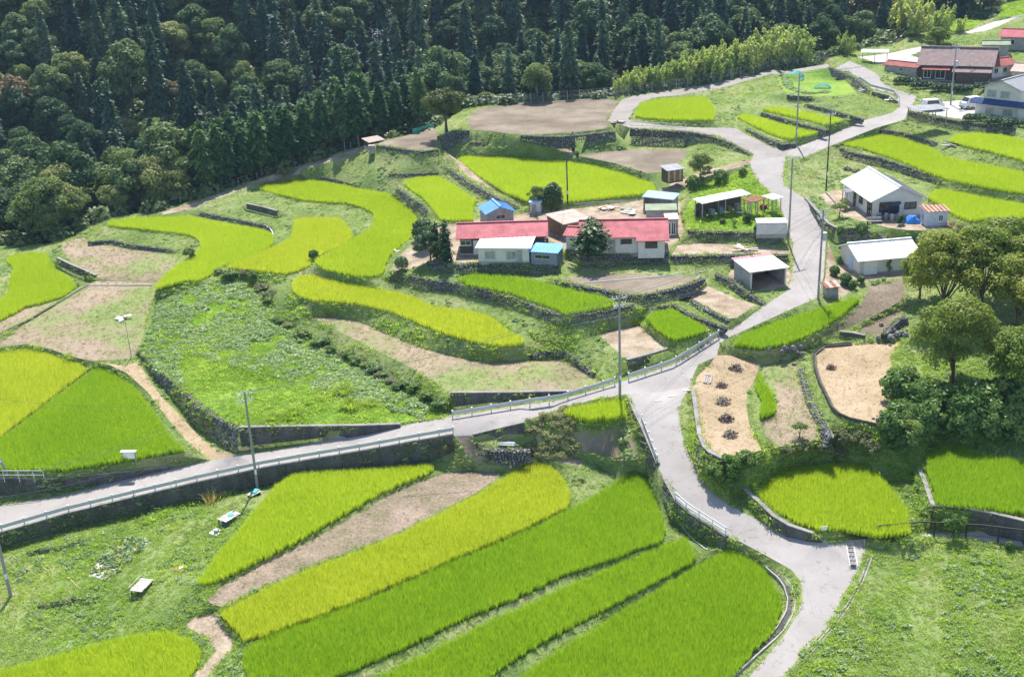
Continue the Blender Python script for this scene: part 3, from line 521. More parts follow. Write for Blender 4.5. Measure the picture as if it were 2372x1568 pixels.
def land(name, mat, keep, **kw):
    T = TT[keep]; ids, inv = np.unique(T, return_inverse=True)
    T = inv.reshape(-1, 3); a = TV[ids][T]
    nz = np.cross(a[:, 1] - a[:, 0], a[:, 2] - a[:, 0])[:, 2]; T[nz < 0] = T[nz < 0][:, ::-1]
    return obj(name, np_mesh(name, TV[ids], T, mat), kind='structure', **kw)
land('terrain', M['grass_ground'], TL == -1, label='grassy banks and verges between the terraces')
land('forest_hillside', M['forest_ground'], TL == -2, label='dark wooded hillside across the ravine')
for k, r in enumerate(REG):
    if (TL == k).any(): r['o'] = land(r['name'], M[r['kind']], TL == k, label=r['name'].replace('_', ' ') + ' among the terraces')
# height of the land under a point (grid of triangles)
_tri = TV[TT]; _c0 = _tri[:, :, :2].min(1); _c1 = _tri[:, :, :2].max(1)
_cell = 4.0; _grid = {}
for i, (a, b) in enumerate(zip(np.floor(_c0 / _cell).astype(int), np.floor(_c1 / _cell).astype(int))):
    if (b - a).max() > 40: continue
    for gx in range(a[0], b[0] + 1):
        for gy in range(a[1], b[1] + 1): _grid.setdefault((gx, gy), []).append(i)
def zland(x, y):
    for i in _grid.get((int(math.floor(x / _cell)), int(math.floor(y / _cell))), ()):
        a, b, c = _tri[i]; dn = (b[1] - c[1]) * (a[0] - c[0]) + (c[0] - b[0]) * (a[1] - c[1])
        if abs(dn) < 1e-9: continue
        l1 = ((b[1] - c[1]) * (x - c[0]) + (c[0] - b[0]) * (y - c[1])) / dn; l2 = ((c[1] - a[1]) * (x - c[0]) + (a[0] - c[0]) * (y - c[1])) / dn
        if l1 >= -1e-6 and l2 >= -1e-6 and l1 + l2 <= 1 + 1e-6: return l1 * a[2] + l2 * b[2] + (1 - l1 - l2) * c[2]
    return float(far_z(x, y)[0]) if edge_dist(x, y)[0][0] > 0 else 0.0
def ground_at(u, v, z0=5.0):
    "land point seen at photo position (u, v)"
    d = ray(u, v).normalized(); t = 70.0
    while t < 420:
        p = CP + d * t
        if p.z < zland(p.x, p.y):
            lo, hi = t - 1.0, t
            for _ in range(10):
                mm = (lo + hi) / 2; p = CP + d * mm
                if p.z < zland(p.x, p.y): hi = mm
                else: lo = mm
            p = CP + d * hi; p.z = zland(p.x, p.y); return p
        t += 1.0
    return at(u, v, z0)
# ================================================================ walls
def conc_mat(name, lo, hi, streak=.5):
    t = NT(name); g = t.n('ShaderNodeNewGeometry'); pos = g.outputs['Position']
    mp = t.n('ShaderNodeMapping'); mp.inputs['Scale'].default_value = (1.2, 1.2, .15); t.link(pos, mp.inputs[0])
    a = t.noise(.5, 6, .65, pos); s_ = t.noise(1.6, 5, .7, mp.outputs[0])
    c = t.ramp(a, [(.3, lo), (.7, hi)])
    c = t.mix(t.math('MULTIPLY', t.ramp(s_, [(.45, (0, 0, 0)), (.65, (1, 1, 1))]), streak), c, tuple(.35 * x for x in lo))
    return t.done(t.bsdf(c, .9, .2, 0, t.bump(t.noise(6, 5, .7, pos), .4, .03)))
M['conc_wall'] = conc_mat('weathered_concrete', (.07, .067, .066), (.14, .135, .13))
M['conc_light'] = conc_mat('light_concrete', (.3, .28, .26), (.44, .42, .39), .25)
M['coping'] = conc_mat('concrete_coping', (.2, .19, .175), (.33, .31, .29), .4)
def stone_mat(name, lo, mid, hi, moss=(.07, .095, .03)):
    t = NT(name); g = t.n('ShaderNodeNewGeometry'); pos = g.outputs['Position']
    c = t.ramp(g.outputs['Random Per Island'], [(0, lo), (.5, mid), (1, hi)])
    c = t.mix(t.math('MULTIPLY', t.ramp(t.noise(.5, 5, .7, pos), [(.5, (0, 0, 0)), (.62, (1, 1, 1))]), .55), c, moss)
    n = t.noise(7, 4, .7, pos)
    return t.done(t.bsdf(t.mix(t.math('MULTIPLY', n, .35), c, lo), .9, .2, 0, t.bump(n, .5, .03)))
M['stone'] = stone_mat('field_stone', (.1, .098, .096), (.19, .185, .18), (.32, .31, .3))
M['stone_core'] = plain('wall_joint_earth', (.05, .048, .04), .95, .1)
M['fitted_stone'] = stone_mat('fitted_stone', (.12, .115, .115), (.17, .165, .16), (.24, .23, .225), (.1, .1, .07))
def stones_on(top, bot, nrm, seed, sz=.34, d0=.08, d1=.2):
    r_ = random.Random(seed); V = []; F = []
    segs = [(top[i], top[i + 1], bot[i], bot[i + 1], nrm[i], nrm[i + 1]) for i in range(len(top) - 1)]
    lens = [max(.01, (a[1] - a[0]).length) for a in segs]; Ltot = sum(lens); acc = np.cumsum([0] + lens)
    def face(s):
        i = min(len(segs) - 1, max(0, int(np.searchsorted(acc, s) - 1))); u = (s - acc[i]) / lens[i]; a = segs[i]
        return a[0].lerp(a[1], u), a[2].lerp(a[3], u), a[4].lerp(a[5], u), (a[1] - a[0]).normalized()
    hmax = max((t - b).length for t, b in zip(top, bot)); row = sz * .74; rows = max(1, int(hmax / row))
    for k in range(rows + 1):
        s = r_.uniform(0, sz)
        while s < Ltot:
            w = sz * r_.uniform(.65, 1.5); T, B, N, t = face(min(Ltot - .01, s + w / 2)); H = (T - B).length
            y = (k + .5 + r_.uniform(-.18, .18)) * row
            if y < H + .1:
                dn = (B - T).normalized(); c = T + dn * min(y, H); hh = row * r_.uniform(.4, .62); ww = w * r_.uniform(.42, .52); d = r_.uniform(d0, d1)
                a = r_.uniform(-.25, .25); tx = t * math.cos(a) + dn * math.sin(a); ty = dn * math.cos(a) - t * math.sin(a)
                if k == 0: c = c - dn * .05
                b = len(V)
                q = [(-1, -1), (1, -1), (1, 1), (-1, 1)]
                for x_, y_ in q: V.append(c + tx * ww * x_ * r_.uniform(.8, 1.05) + ty * hh * y_ * r_.uniform(.8, 1.05) - N * .12)
                for x_, y_ in q: V.append(c + tx * ww * x_ * r_.uniform(.45, .8) + ty * hh * y_ * r_.uniform(.45, .8) + N * d)
                F += [(b + 4, b + 5, b + 6, b + 7), (b, b + 1, b + 5, b + 4), (b + 1, b + 2, b + 6, b + 5), (b + 2, b + 3, b + 7, b + 6), (b + 3, b, b + 4, b + 7)]
            s += w
    return V, F
for wi, w in enumerate(WALLS):
    top, bot, nrm = w['top'], [b - Vector((0, 0, .35)) for b in w['bot']], w['n']; n = len(top)
    root = empty('stone_wall' if w['kind'] != 'concrete' else 'concrete_wall', w['bot'][n // 2], 0, w['label'], 'wall')
    o0 = Vector(w['bot'][n // 2]); th = .45 if w['kind'] == 'stone' else .3; edging = 'edging' in w['label']; up = .06 if w['kind'] == 'stone' else .1
    V = []; F = []
    for t_, b_, N_ in zip(top, bot, nrm):
        V += [t_ - N_ * th - Vector((0, 0, .5)) - o0, t_ - N_ * th + Vector((0, 0, up)) - o0, t_ + N_ * .03 + Vector((0, 0, up)) - o0, b_ + N_ * .03 - o0]
    for i in range(n - 1):
        for k in range(3): F.append((i * 4 + k, i * 4 + k + 1, i * 4 + 5 + k, i * 4 + 4 + k))
    F += [(0, 1, 2, 3), tuple((n - 1) * 4 + k for k in (3, 2, 1, 0))]
    if w['kind'] == 'fitted':
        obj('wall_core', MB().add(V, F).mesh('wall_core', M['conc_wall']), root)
        SV, SF = stones_on([p + N_ * .03 for p, N_ in zip(top, nrm)], [p + N_ * .03 for p, N_ in zip(bot, nrm)], nrm, wi, .4, .02, .06)
        obj('stone_facing', MB().add([p - o0 for p in SV], SF).mesh('stone_facing', M['fitted_stone']), root, kind='stuff')
    elif w['kind'] == 'stone':
        obj('wall_core', MB().add(V, F).mesh('wall_core', M['stone_core']), root)
        SV, SF = stones_on([p + N_ * .03 for p, N_ in zip(top, nrm)], [p + N_ * .03 for p, N_ in zip(bot, nrm)], nrm, wi, .42 if 'squared' in w['label'] else .29)
        # loose cap stones along the top edge
        CV, CF_ = stones_on([p + Vector((0, 0, .04)) + N_ * .03 for p, N_ in zip(top, nrm)], [p + Vector((0, 0, .04)) - N_ * .38 for p, N_ in zip(top, nrm)], [Vector((0, 0, .6))] * n, wi + 500, .32, .02, .1)
        b = len(SV); SV = SV + CV; SF = SF + [tuple(i + b for i in f) for f in CF_]
        obj('stone_facing', MB().add([p - o0 for p in SV], SF).mesh('stone_facing', M['stone']), root, kind='stuff')
    else:
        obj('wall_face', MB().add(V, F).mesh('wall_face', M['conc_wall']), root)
    if w['kind'] != 'stone':
        cv = []; cf = []
        for t_, N_ in zip(top, nrm):
            for a, z in ((-(.05 if edging else th) - .03, up), (-(.05 if edging else th) - .03, up + .09), (.07, up + .09), (.07, up)): cv.append(t_ + N_ * a + Vector((0, 0, z + .002)) - o0)
        for i in range(n - 1):
            for k in range(4): cf.append((i * 4 + k, i * 4 + (k + 1) % 4, i * 4 + 4 + (k + 1) % 4, i * 4 + 4 + k))
        cf += [(0, 1, 2, 3), tuple((n - 1) * 4 + k for k in (3, 2, 1, 0))]
        obj('coping', MB().add(cv, cf).mesh('coping', M['stone_core'] if edging else M['coping']), root)
# ================================================================ plants that nobody could count
KINDS = bpy.data.collections.new('plant_kinds')
def tuft_mesh(name, mat, n, h, spread, w, lean=.35, seg=2, flat=0, seed=0):
    r_ = random.Random(seed); V = []; F = []
    for i in range(n):
        a = r_.uniform(0, 6.283); rr = spread * math.sqrt(r_.random()); x, y = rr * math.cos(a), rr * math.sin(a)
        a2 = a + r_.uniform(-.9, .9); l = lean * r_.uniform(.3, 1.3); hh = h * r_.uniform(.65, 1.1); dx, dy = math.cos(a2), math.sin(a2)
        b = len(V); ww = w * r_.uniform(.7, 1.3) / 2
        a3 = a2 + 1.57 + r_.uniform(-.8, .8); px, py = math.cos(a3) * ww, math.sin(a3) * ww
        for k in range(seg + 1):
            u = k / seg; cx = x + dx * l * hh * u ** 1.8; cy = y + dy * l * hh * u ** 1.8; cz = hh * (u - .35 * l * u ** 3) ; wk = (1 - u ** 2.2) * .92 + .08
            V += [(cx - px * wk, cy - py * wk, cz), (cx + px * wk, cy + py * wk, cz)]
        for k in range(seg): F.append((b + 2 * k, b + 2 * k + 1, b + 2 * k + 3, b + 2 * k + 2))
    return np_mesh(name, V, F, mat)
def leafy_mesh(name, mat, n, rad, h, size, seed=0):
    r_ = np.random.default_rng(seed); d = r_.normal(size=(n, 3)); d[:, 2] = np.abs(d[:, 2]); d /= np.linalg.norm(d, axis=1)[:, None]
    c = d * (r_.uniform(.45, 1, (n, 1))) * np.array([rad, rad, h])
    nn = d + r_.normal(0, .55, (n, 3)); nn[:, 2] += .5
    return cards(name, mat, c, nn, size * r_.uniform(.6, 1.4, n), 1.5, r_)
def cards(name, mat, c, nrm, size, asp, r_, droop=None, mats_i=None):
    "one small folded leaf or spray (2 faces) per centre"
    n = len(c); nrm = nrm / (np.linalg.norm(nrm, axis=1)[:, None] + 1e-9)
    t = r_.normal(size=(n, 3)) if droop is None else droop + r_.normal(0, .25, (n, 3))
    t -= nrm * (t * nrm).sum(1)[:, None]; t /= (np.linalg.norm(t, axis=1)[:, None] + 1e-9); b = np.cross(nrm, t)
    s = np.asarray(size)[:, None]; L = t * s * asp * .5; W_ = b * s * .5
    V = np.stack([c - L, c + W_ - nrm * s * .12, c + L, c - W_ - nrm * s * .12], 1).reshape(-1, 3)
    i = np.arange(n)[:, None] * 4
    F = np.concatenate([i + [[0, 1, 2]], i + [[0, 2, 3]]], 0)
    return np_mesh(name, V, F, mat)
def kind_obj(name, me):
    o = bpy.data.objects.new(name, me); KINDS.objects.link(o); return o
_groups = {}
def scatter_group(protos):
    key = tuple(p.name for p in protos)
    if key in _groups: return _groups[key]
    col = bpy.data.collections.new('kinds_' + protos[0].name)
    for p in protos: col.objects.link(p)
    g = bpy.data.node_groups.new('scatter_' + protos[0].name, 'GeometryNodeTree')
    g.interface.new_socket('Geometry', in_out='INPUT', socket_type='NodeSocketGeometry'); g.interface.new_socket('Geometry', in_out='OUTPUT', socket_type='NodeSocketGeometry')
    gi = g.nodes.new('NodeGroupInput'); go = g.nodes.new('NodeGroupOutput')
    ci = g.nodes.new('GeometryNodeCollectionInfo'); ci.inputs['Collection'].default_value = col; ci.inputs['Separate Children'].default_value = True; ci.inputs['Reset Children'].default_value = True
    ip = g.nodes.new('GeometryNodeInstanceOnPoints'); ip.inputs['Pick Instance'].default_value = True
    ra = g.nodes.new('GeometryNodeInputNamedAttribute'); ra.data_type = 'FLOAT_VECTOR'; ra.inputs['Name'].default_value = 'turn'
    sa = g.nodes.new('GeometryNodeInputNamedAttribute'); sa.data_type = 'FLOAT'; sa.inputs['Name'].default_value = 'size'
    L = g.links.new
    L(gi.outputs[0], ip.inputs['Points']); L(ci.outputs[0], ip.inputs['Instance']); L(ra.outputs['Attribute'], ip.inputs['Rotation']); L(sa.outputs['Attribute'], ip.inputs['Scale'])
    L(ip.outputs[0], go.inputs[0]); _groups[key] = g; return g
def scatter(name, pts, size, protos, tilt=.12, **kw):
    pts = np.asarray(pts, dtype=np.float32); n = len(pts)
    if n == 0: return None
    me = bpy.data.meshes.new(name); me.vertices.add(n); me.vertices.foreach_set('co', pts.ravel())
    a = me.attributes.new('turn', 'FLOAT_VECTOR', 'POINT'); a.data.foreach_set('vector', np.column_stack([rng.normal(0, tilt, n), rng.normal(0, tilt, n), rng.uniform(0, 6.283, n)]).astype(np.float32).ravel())
    a = me.attributes.new('size', 'FLOAT', 'POINT'); a.data.foreach_set('value', np.broadcast_to(np.asarray(size, dtype=np.float32), n).copy())
    o = bpy.data.objects.new(name, me); COL.objects.link(o)
    md = o.modifiers.new('plants', 'NODES'); md.node_group = scatter_group(protos)
    return tag(o, kind='stuff', **kw)
RICEC = [[(.44, .53, .05), (.51, .585, .065), (.58, .63, .1)], [(.39, .53, .045), (.46, .58, .055), (.53, .62, .08)], [(.36, .5, .04), (.44, .56, .05), (.5, .6, .065)], [(.25, .425, .03), (.32, .485, .036), (.39, .53, .05)]]
rice_k = []
for p_, cols in enumerate(RICEC):
    mt = leaf('rice_blades_%s' % 'abcd'[p_], cols, .52, (1.3, 1.25, .7), .6, .1, .1, True, .42)
    rice_k.append([kind_obj('rice_tuft', tuft_mesh('rice_tuft', mt, 30, .8, .12, .022, .2, 3, seed=q + 10 * p_)) for q in range(4)])
def in_frame(P, m=170):
    q = np.asarray(P) - np.array(CP); w = q @ np.array(CF); u = PW / 2 + (q @ np.array(CR)) / w * FPX; v = PH / 2 - (q @ np.array(CU)) / w * FPX
    return (u > -m) & (u < PW + m) & (v > -m) & (v < PH + m + 60)
nr = 0
for f in RICE:
    P = np.array([[p.x, p.y] for p in f['pts']]); cx = P.mean(0); a = R(f['ang']); ca, sa = math.cos(a), math.sin(a)
    Q = (P - cx) @ np.array([[ca, -sa], [sa, ca]])
    dist = np.hypot(*cx); sp = f['sp'] * (.78 if dist < 125 else .92)
    X, Y = np.meshgrid(np.arange(Q[:, 0].min(), Q[:, 0].max(), sp * .72), np.arange(Q[:, 1].min(), Q[:, 1].max(), sp * 1.25)); g = np.stack([X.ravel(), Y.ravel()], 1)
    g = g + rng.normal(0, .03, g.shape); g = g @ np.array([[ca, sa], [-sa, ca]]) + cx
    g = g[in_poly(g[:, 0], g[:, 1], P)]; PZ = np.array([[p.x, p.y, 1, p.z] for p in f['pts']]); co = np.linalg.lstsq(PZ[:, :3], PZ[:, 3], rcond=None)[0] if np.ptp(PZ[:, 3]) > .02 else np.array([0, 0, PZ[0, 3]])
    pts = np.column_stack([g, g @ co[:2] + co[2]]); pts = pts[in_frame(pts)]
    lump = 1 + .05 * np.sin(pts[:, 0] * .9 + pts[:, 1] * .5) * np.sin(pts[:, 1] * .7 - pts[:, 0] * .3)
    scatter('rice_plants', pts, (f['h'] / .8 * lump * rng.uniform(.88, 1.07, len(pts))), rice_k[f['pal']], .05, label=f['label'], cat='rice field'); nr += len(pts)
print('rice tufts', nr)
# --- grass of the banks, weeds and dry stalks
def on_faces(mask, dens, jitter=True):
    T = TV[TT[mask]]; a, b, c = T[:, 0], T[:, 1], T[:, 2]
    n = np.cross(b - a, c - a); area = np.linalg.norm(n, axis=1) / 2
    ctr = T.mean(1); k = (in_frame(ctr, 150) | (in_frame(a, 60) | in_frame(b, 60) | in_frame(c, 60)) | ((area > 60) & in_frame(ctr, 3000))) & (area > 1e-4) & (area < 4000)
    a, b, c, area, ctr = a[k], b[k], c[k], area[k], ctr[k]
    dn = dens(ctr) if callable(dens) else np.full(len(ctr), dens); cnt = rng.poisson(area * dn)
    i = np.repeat(np.arange(len(a)), cnt); r1, r2 = np.sqrt(rng.random(len(i))), rng.random(len(i))
    P = a[i] * (1 - r1)[:, None] + b[i] * (r1 * (1 - r2))[:, None] + c[i] * (r1 * r2)[:, None]
    return P[in_frame(P, 170)]
def fbm(P, s, seed=0.0):
    x, y = P[:, 0] * s + seed, P[:, 1] * s - seed
    return .5 + .25 * (np.sin(x * 1.7 + 1.3 * np.sin(y * 1.1)) * np.cos(y * 1.3 + seed) + .7 * np.sin(x * 3.1 - y * 2.3 + 1.7 * np.sin(x * 1.9)) + .5 * np.sin(x * 5.7 + y * 6.1 + 2 * np.sin(y * 3.3)))
m_grass = leaf('bank_grass', [(.22, .33, .085), (.31, .41, .125), (.4, .47, .18), (.49, .5, .26)], .52, (1.3, 1.25, .95), .6, .2, .1)
m_lush = leaf('lush_weeds', [(.23, .36, .06), (.32, .47, .08), (.41, .54, .1), (.49, .56, .14)], .55, (1.3, 1.3, .8), .55, .2, .13)
m_dry = leaf('dry_stalks', [(.14, .14, .05), (.26, .21, .11), (.37, .29, .17), (.3, .2, .13)], .2, (1.05, 1, .9), .7, .1, .2)
m_dark = leaf('dark_undergrowth', [(.08, .135, .045), (.115, .17, .055), (.16, .21, .075), (.22, .25, .11)], .35, None, .5, .3, .2)
m_kudzu = leaf('broad_vine_leaves', [(.26, .37, .15), (.32, .43, .19), (.39, .49, .24), (.46, .53, .29)], .5, (1.2, 1.2, .8), .45, .35, .15)
k_grass = [kind_obj('grass_tuft', tuft_mesh('grass_tuft', m_grass, 18, .2, .28, .05, 1.2, 2, seed=40 + q)) for q in range(3)]
k_lush = [kind_obj('weed_tuft', tuft_mesh('weed_tuft', m_lush, 20, .3, .3, .06, 1.2, 2, seed=50 + q)) for q in range(3)]
k_dry = [kind_obj('dry_tuft', tuft_mesh('dry_tuft', m_dry, 12, .16, .22, .03, 1.2, 2, seed=60 + q)) for q in range(2)]
k_dark = [kind_obj('undergrowth_clump', leafy_mesh('undergrowth_clump', m_dark, 90, .45, .5, .14, 70 + q)) for q in range(3)]
k_vine = [kind_obj('vine_clump', leafy_mesh('vine_clump', m_kudzu, 80, .5, .24, .15, 80 + q)) for q in range(3)]
is_bank = TL == -1
P = on_faces(is_bank, lambda c: np.where(np.hypot(c[:, 0], c[:, 1]) < 125, 7.5, 5.0)); f_ = fbm(P, .12)
scatter('bank_grass', P, rng.uniform(.5, 1.25, len(P)) * (.55 + .7 * f_), k_grass, .25, label='short mown grass on the terrace banks', cat='grass'); ng = len(P)
def kind_mask(*names): return np.isin(TL, [k for k, r in enumerate(REG) if r['name'] in names])
P = on_faces(kind_mask('weed_field', 'yard_plot', 'hill_meadow'), 10); f_ = fbm(P, .16, 3); scatter('meadow_weeds', P, rng.uniform(.6, 1.3, len(P)) * (.5 + .9 * f_), k_lush, .25, label='bright weeds filling the fallow field above the road', cat='weeds'); ng += len(P)
P = on_faces(kind_mask('weed_field'), 4); u, v = np.array([proj(p)[:2] for p in P]).T if len(P) else ([], [])
s_ = (v < 700 + (u - 330) * .28 + 90) | (u < 420); P = P[s_ & (fbm(P, .2, 5) > .3)]; scatter('vine_cover', P, rng.uniform(.7, 1.5, len(P)), k_vine, .25, label='grey green climbing vines over the upper part of the weedy field', cat='vines')
P = on_faces(kind_mask('dry_field', 'dry_terrace'), 3.2); scatter('dry_grass', P, rng.uniform(.5, 1.2, len(P)), k_dry, .3, label='thin dry grass on the bare tan fields', cat='dry grass')
P = on_faces(kind_mask('dry_field', 'dry_terrace'), 5); P = P[fbm(P, .2, 9) > .52]; scatter('field_weeds', P, rng.uniform(.3, .6, len(P)), k_grass, .3, label='patches of green weeds in the dry fields', cat='weeds')
P = on_faces(kind_mask('straw_terrace', 'path', 'fallow_ground', 'tilled_strip'), 5); scatter('straw_litter', P, rng.uniform(.35, .8, len(P)), k_dry, .5, label='loose straw and stubble on the terraces and paths', cat='straw')
# weedy patches on the banks
P = on_faces(is_bank, 2.0); f_ = fbm(P, .21, 11); uv = np.array([proj(p)[:2] for p in P]); low = (uv[:, 1] > 1180) | ((uv[:, 0] > 2030) & (uv[:, 1] > 800))
P1 = P[(f_ > .68) & (uv[:, 1] < 1180)]; scatter('bank_weeds', P1, rng.uniform(.4, .9, len(P1)), k_vine, .3, label='leafy weedy clumps on the terrace banks', cat='weeds')
P = on_faces(is_bank, 7.0); uv = np.array([proj(p)[:2] for p in P]); low = ((uv[:, 1] > 1180) & (uv[:, 0] < 640)) | ((uv[:, 0] > 1840) & (uv[:, 1] > 1240)) | ((uv[:, 0] > 2040) & (uv[:, 1] > 780)); f_ = fbm(P, .25, 2)
P2 = P[low]; f2 = f_[low]; scatter('garden_weeds', P2, rng.uniform(.5, 1.2, len(P2)) * (.4 + .9 * f2), k_lush, .25, label='lush low weeds around the vegetable plots and on the near slope', cat='weeds')
P3 = P2[(f2 > .6)][::3]; scatter('slope_vines', P3, rng.uniform(.5, 1.1, len(P3)), k_vine, .3, label='leafy creepers spreading in patches on the near slopes', cat='vines')
print('grass', ng)

P = on_faces(TL == -2, .2); d_, _ = edge_dist(P[:, 0], P[:, 1]); P = P[d_ < 120]
k_under = [kind_obj('undergrowth_bush', leafy_mesh('undergrowth_bush', m_dark, 160, 1.9, 2.0, .5, 170 + q)) for q in range(3)]
scatter('forest_undergrowth', P, rng.uniform(.6, 1.3, len(P)), k_under, .2, label='bushy undergrowth between the forest trees', cat='undergrowth')

_t = TV[TT]; _n = np.cross(_t[:, 1] - _t[:, 0], _t[:, 2] - _t[:, 0]); _sl = np.abs(_n[:, 2]) / (np.linalg.norm(_n, axis=1) + 1e-9)
P = on_faces((TL == -1) & (_sl < .88), 5.0); f_ = fbm(P, .15, 7); uv = np.array([proj(p)[:2] for p in P]); k_ = (f_ > .42) & (uv[:, 0] < 1500) & (uv[:, 1] > 560) & (uv[:, 1] < 1000)
scatter('bank_long_grass', P[k_], rng.uniform(.6, 1.3, k_.sum()), k_lush, .3, label='longer green grass on the steep banks around the middle terraces', cat='grass')

WT = []
for w in WALLS:
    if w['kind'] == 'concrete': continue
    for a, b, n_, c_, d_ in zip(w['top'][:-1], w['top'][1:], w['n'][:-1], w['bot'][:-1], w['bot'][1:]):
        k = max(1, int((b - a).length / .3))
        for j in range(k):
            t_ = (j + random.random()) / k
            if random.random() < .75: q = a.lerp(b, t_) - n_ * random.uniform(.15, .6); WT.append((q.x, q.y, q.z + .02))
            if random.random() < .25: q = c_.lerp(d_, t_) + n_ * random.uniform(.05, .35); WT.append((q.x, q.y, q.z - .03))
            if random.random() < .05: q = a.lerp(b, t_).lerp(c_.lerp(d_, t_), random.random()) + n_ * .08; WT.append((q.x, q.y, q.z))
scatter('wall_grass', np.array(WT), rng.uniform(.5, 1.2, len(WT)), k_lush + k_grass, .3, label='grass and weeds fringing the stone walls', cat='grass')
P = on_faces((TL == -1) & (_sl < .9), 7.0); uv = np.array([proj(p)[:2] for p in P]); k_ = (uv[:, 0] > 1560) & (uv[:, 1] > 980) & (uv[:, 1] < 1260)
scatter('bank_long_grass', P[k_], rng.uniform(.6, 1.3, k_.sum()), k_lush, .3, label='lush grass on the slopes above the dome shaped paddy', cat='grass')
# ================================================================ trees
m_bark = plain('bark', (.11, .085, .065), .95, .1, 0, .4, 3, .5)
m_palebark = plain('pale_bark', (.26, .23, .2), .95, .1, 0, .35, 3, .5)
LC = dict(
    cedar=leaf('cedar_needles', [(.03, .08, .05), (.05, .11, .06), (.08, .14, .075), (.12, .175, .09)], .22, None, .6, .2, .06, True, .5),
    spruce=leaf('fir_needles', [(.05, .1, .065), (.07, .13, .075), (.1, .16, .085), (.14, .19, .1)], .25, None, .6, .2, .06, True, .5),
    hinoki=leaf('cypress_sprays', [(.04, .105, .035), (.06, .14, .04), (.09, .175, .048), (.15, .22, .065)], .28, None, .6, .2, .06, True, .4),
    broad=leaf('broad_leaves', [(.05, .105, .04), (.08, .145, .05), (.125, .19, .065), (.19, .245, .09)], .33, None, .6, .2, .06, True, .5),
    light=leaf('light_leaves', [(.15, .215, .07), (.21, .27, .09), (.28, .32, .12), (.34, .35, .15)], .42, None, .6, .2, .06, True, .4),
    bamboo=leaf('bamboo_leaves', [(.3, .4, .13), (.39, .48, .17), (.47, .54, .2), (.53, .56, .25)], .5, None, .6, .2, .06, True, .35),
    autumn=leaf('turning_leaves', [(.13, .21, .033), (.185, .265, .04), (.25, .305, .05), (.33, .33, .06)], .48, None, .5, .3, .1, True, .35),
    pine=leaf('garden_pine_needles', [(.035, .08, .028), (.05, .11, .034), (.08, .14, .042), (.13, .18, .065)], .2, None, .5, .3, .2, True, .3),
    shrub=leaf('shrub_leaves', [(.08, .17, .035), (.12, .22, .045), (.18, .28, .06), (.26, .34, .1)], .42, None, .45, .35, .2, True, .3),
    rust=leaf('withered_leaves', [(.15, .1, .06), (.22, .15, .09), (.3, .2, .12)], .25, None, .7, .1, .2, True, .3))
def conifer_crown(name, mat, h, rad, base, seed, levels=26, per=9, droop=.35, size=.5, taper=.85, ragged=.3):
    r_ = np.random.default_rng(seed); C = []; N = []; S_ = []; D = []
    for k in range(levels):
        u = (k + r_.uniform(-.3, .3)) / levels; u = min(max(u, 0), 1); z = base + (h - base) * u
        rr = rad * (1 - u) ** taper * r_.uniform(1 - ragged, 1.08) * (min(1, .55 + u * 3.2)) + .1
        nb = max(4, int(per * (.5 + .7 * (1 - u)))); a0 = r_.uniform(0, 6.28)
        for b in range(nb):
            a = a0 + 6.283 * b / nb + r_.normal(0, .2); L = rr * r_.uniform(.65, 1.1); m_ = max(3, int(L / size * 3.2))
            t = (np.arange(m_) + .6) / m_; t = t[t > .18]; m_ = len(t)
            x, y = np.cos(a) * L * t, np.sin(a) * L * t; zz = z - droop * L * t ** 1.5 + .12 * L * np.sin(t * 3.1)
            w = size * .55 * (1.2 - .6 * t)
            C.append(np.stack([x + r_.normal(0, 1, m_) * w, y + r_.normal(0, 1, m_) * w, zz + r_.normal(0, .12, m_)], 1))
            out = np.array([np.cos(a), np.sin(a), -droop * 1.2]); D.append(np.tile(out, (m_, 1)))
            N.append(np.stack([np.cos(a) * .5 + r_.normal(0, .35, m_), np.sin(a) * .5 + r_.normal(0, .35, m_), .9 + r_.normal(0, .3, m_)], 1)); S_.append(size * r_.uniform(.6, 1.3, m_))
    C.append(np.array([[0, 0, h - .1 * k] for k in range(5)])); N.append(r_.normal(size=(5, 3))); S_.append(np.full(5, size * .6)); D.append(np.tile([.2, 0, 1.], (5, 1)))
    return cards(name, mat, np.concatenate(C), np.concatenate(N), np.concatenate(S_), 1.9, r_, np.concatenate(D))
def clump_crown(name, mat, centers, radii, n, size, seed, squash=.8, asp=1.5, up=.35):
    r_ = np.random.default_rng(seed); centers = np.asarray(centers, float); radii = np.asarray(radii, float)
    w = radii ** 2; k = r_.choice(len(centers), n, p=w / w.sum()); d = r_.normal(size=(n, 3)); d /= np.linalg.norm(d, axis=1)[:, None]
    d[:, 2] = np.where((d[:, 2] < -.35) & (r_.random(n) < .75), -d[:, 2], d[:, 2])
    f = 1 - .5 * r_.random(n) ** 2.2; c = centers[k] + d * (radii[k] * f)[:, None] * np.array([1, 1, squash]) + r_.normal(0, size * .3, (n, 3))
    nn = d + r_.normal(0, .5, (n, 3)); nn[:, 2] += up
    return cards(name, mat, c, nn, size * r_.uniform(.55, 1.4, n), asp, r_)
def dome(seed, h, rad, base, n, rc):
    "centres of leaf clumps over an uneven crown"
    r_ = random.Random(seed); C = []; Rr = []
    for i in range(n):
        for _ in range(20):
            a = r_.uniform(0, 6.283); u = r_.uniform(-.15, 1); z = base + (h - base) * (.5 + .5 * u) if u > 0 else base + (h - base) * (.4 + u)
            rr = rad * math.sqrt(max(.05, 1 - max(u, -u * 1.5) ** 2)) * r_.uniform(.35, .92); p = (rr * math.cos(a), rr * math.sin(a), z)
            if all((p[0] - q[0]) ** 2 + (p[1] - q[1]) ** 2 + (p[2] - q[2]) ** 2 > (rc * .75) ** 2 for q in C): break
        C.append(p); Rr.append(rc * r_.uniform(.65, 1.3))
    return C, Rr
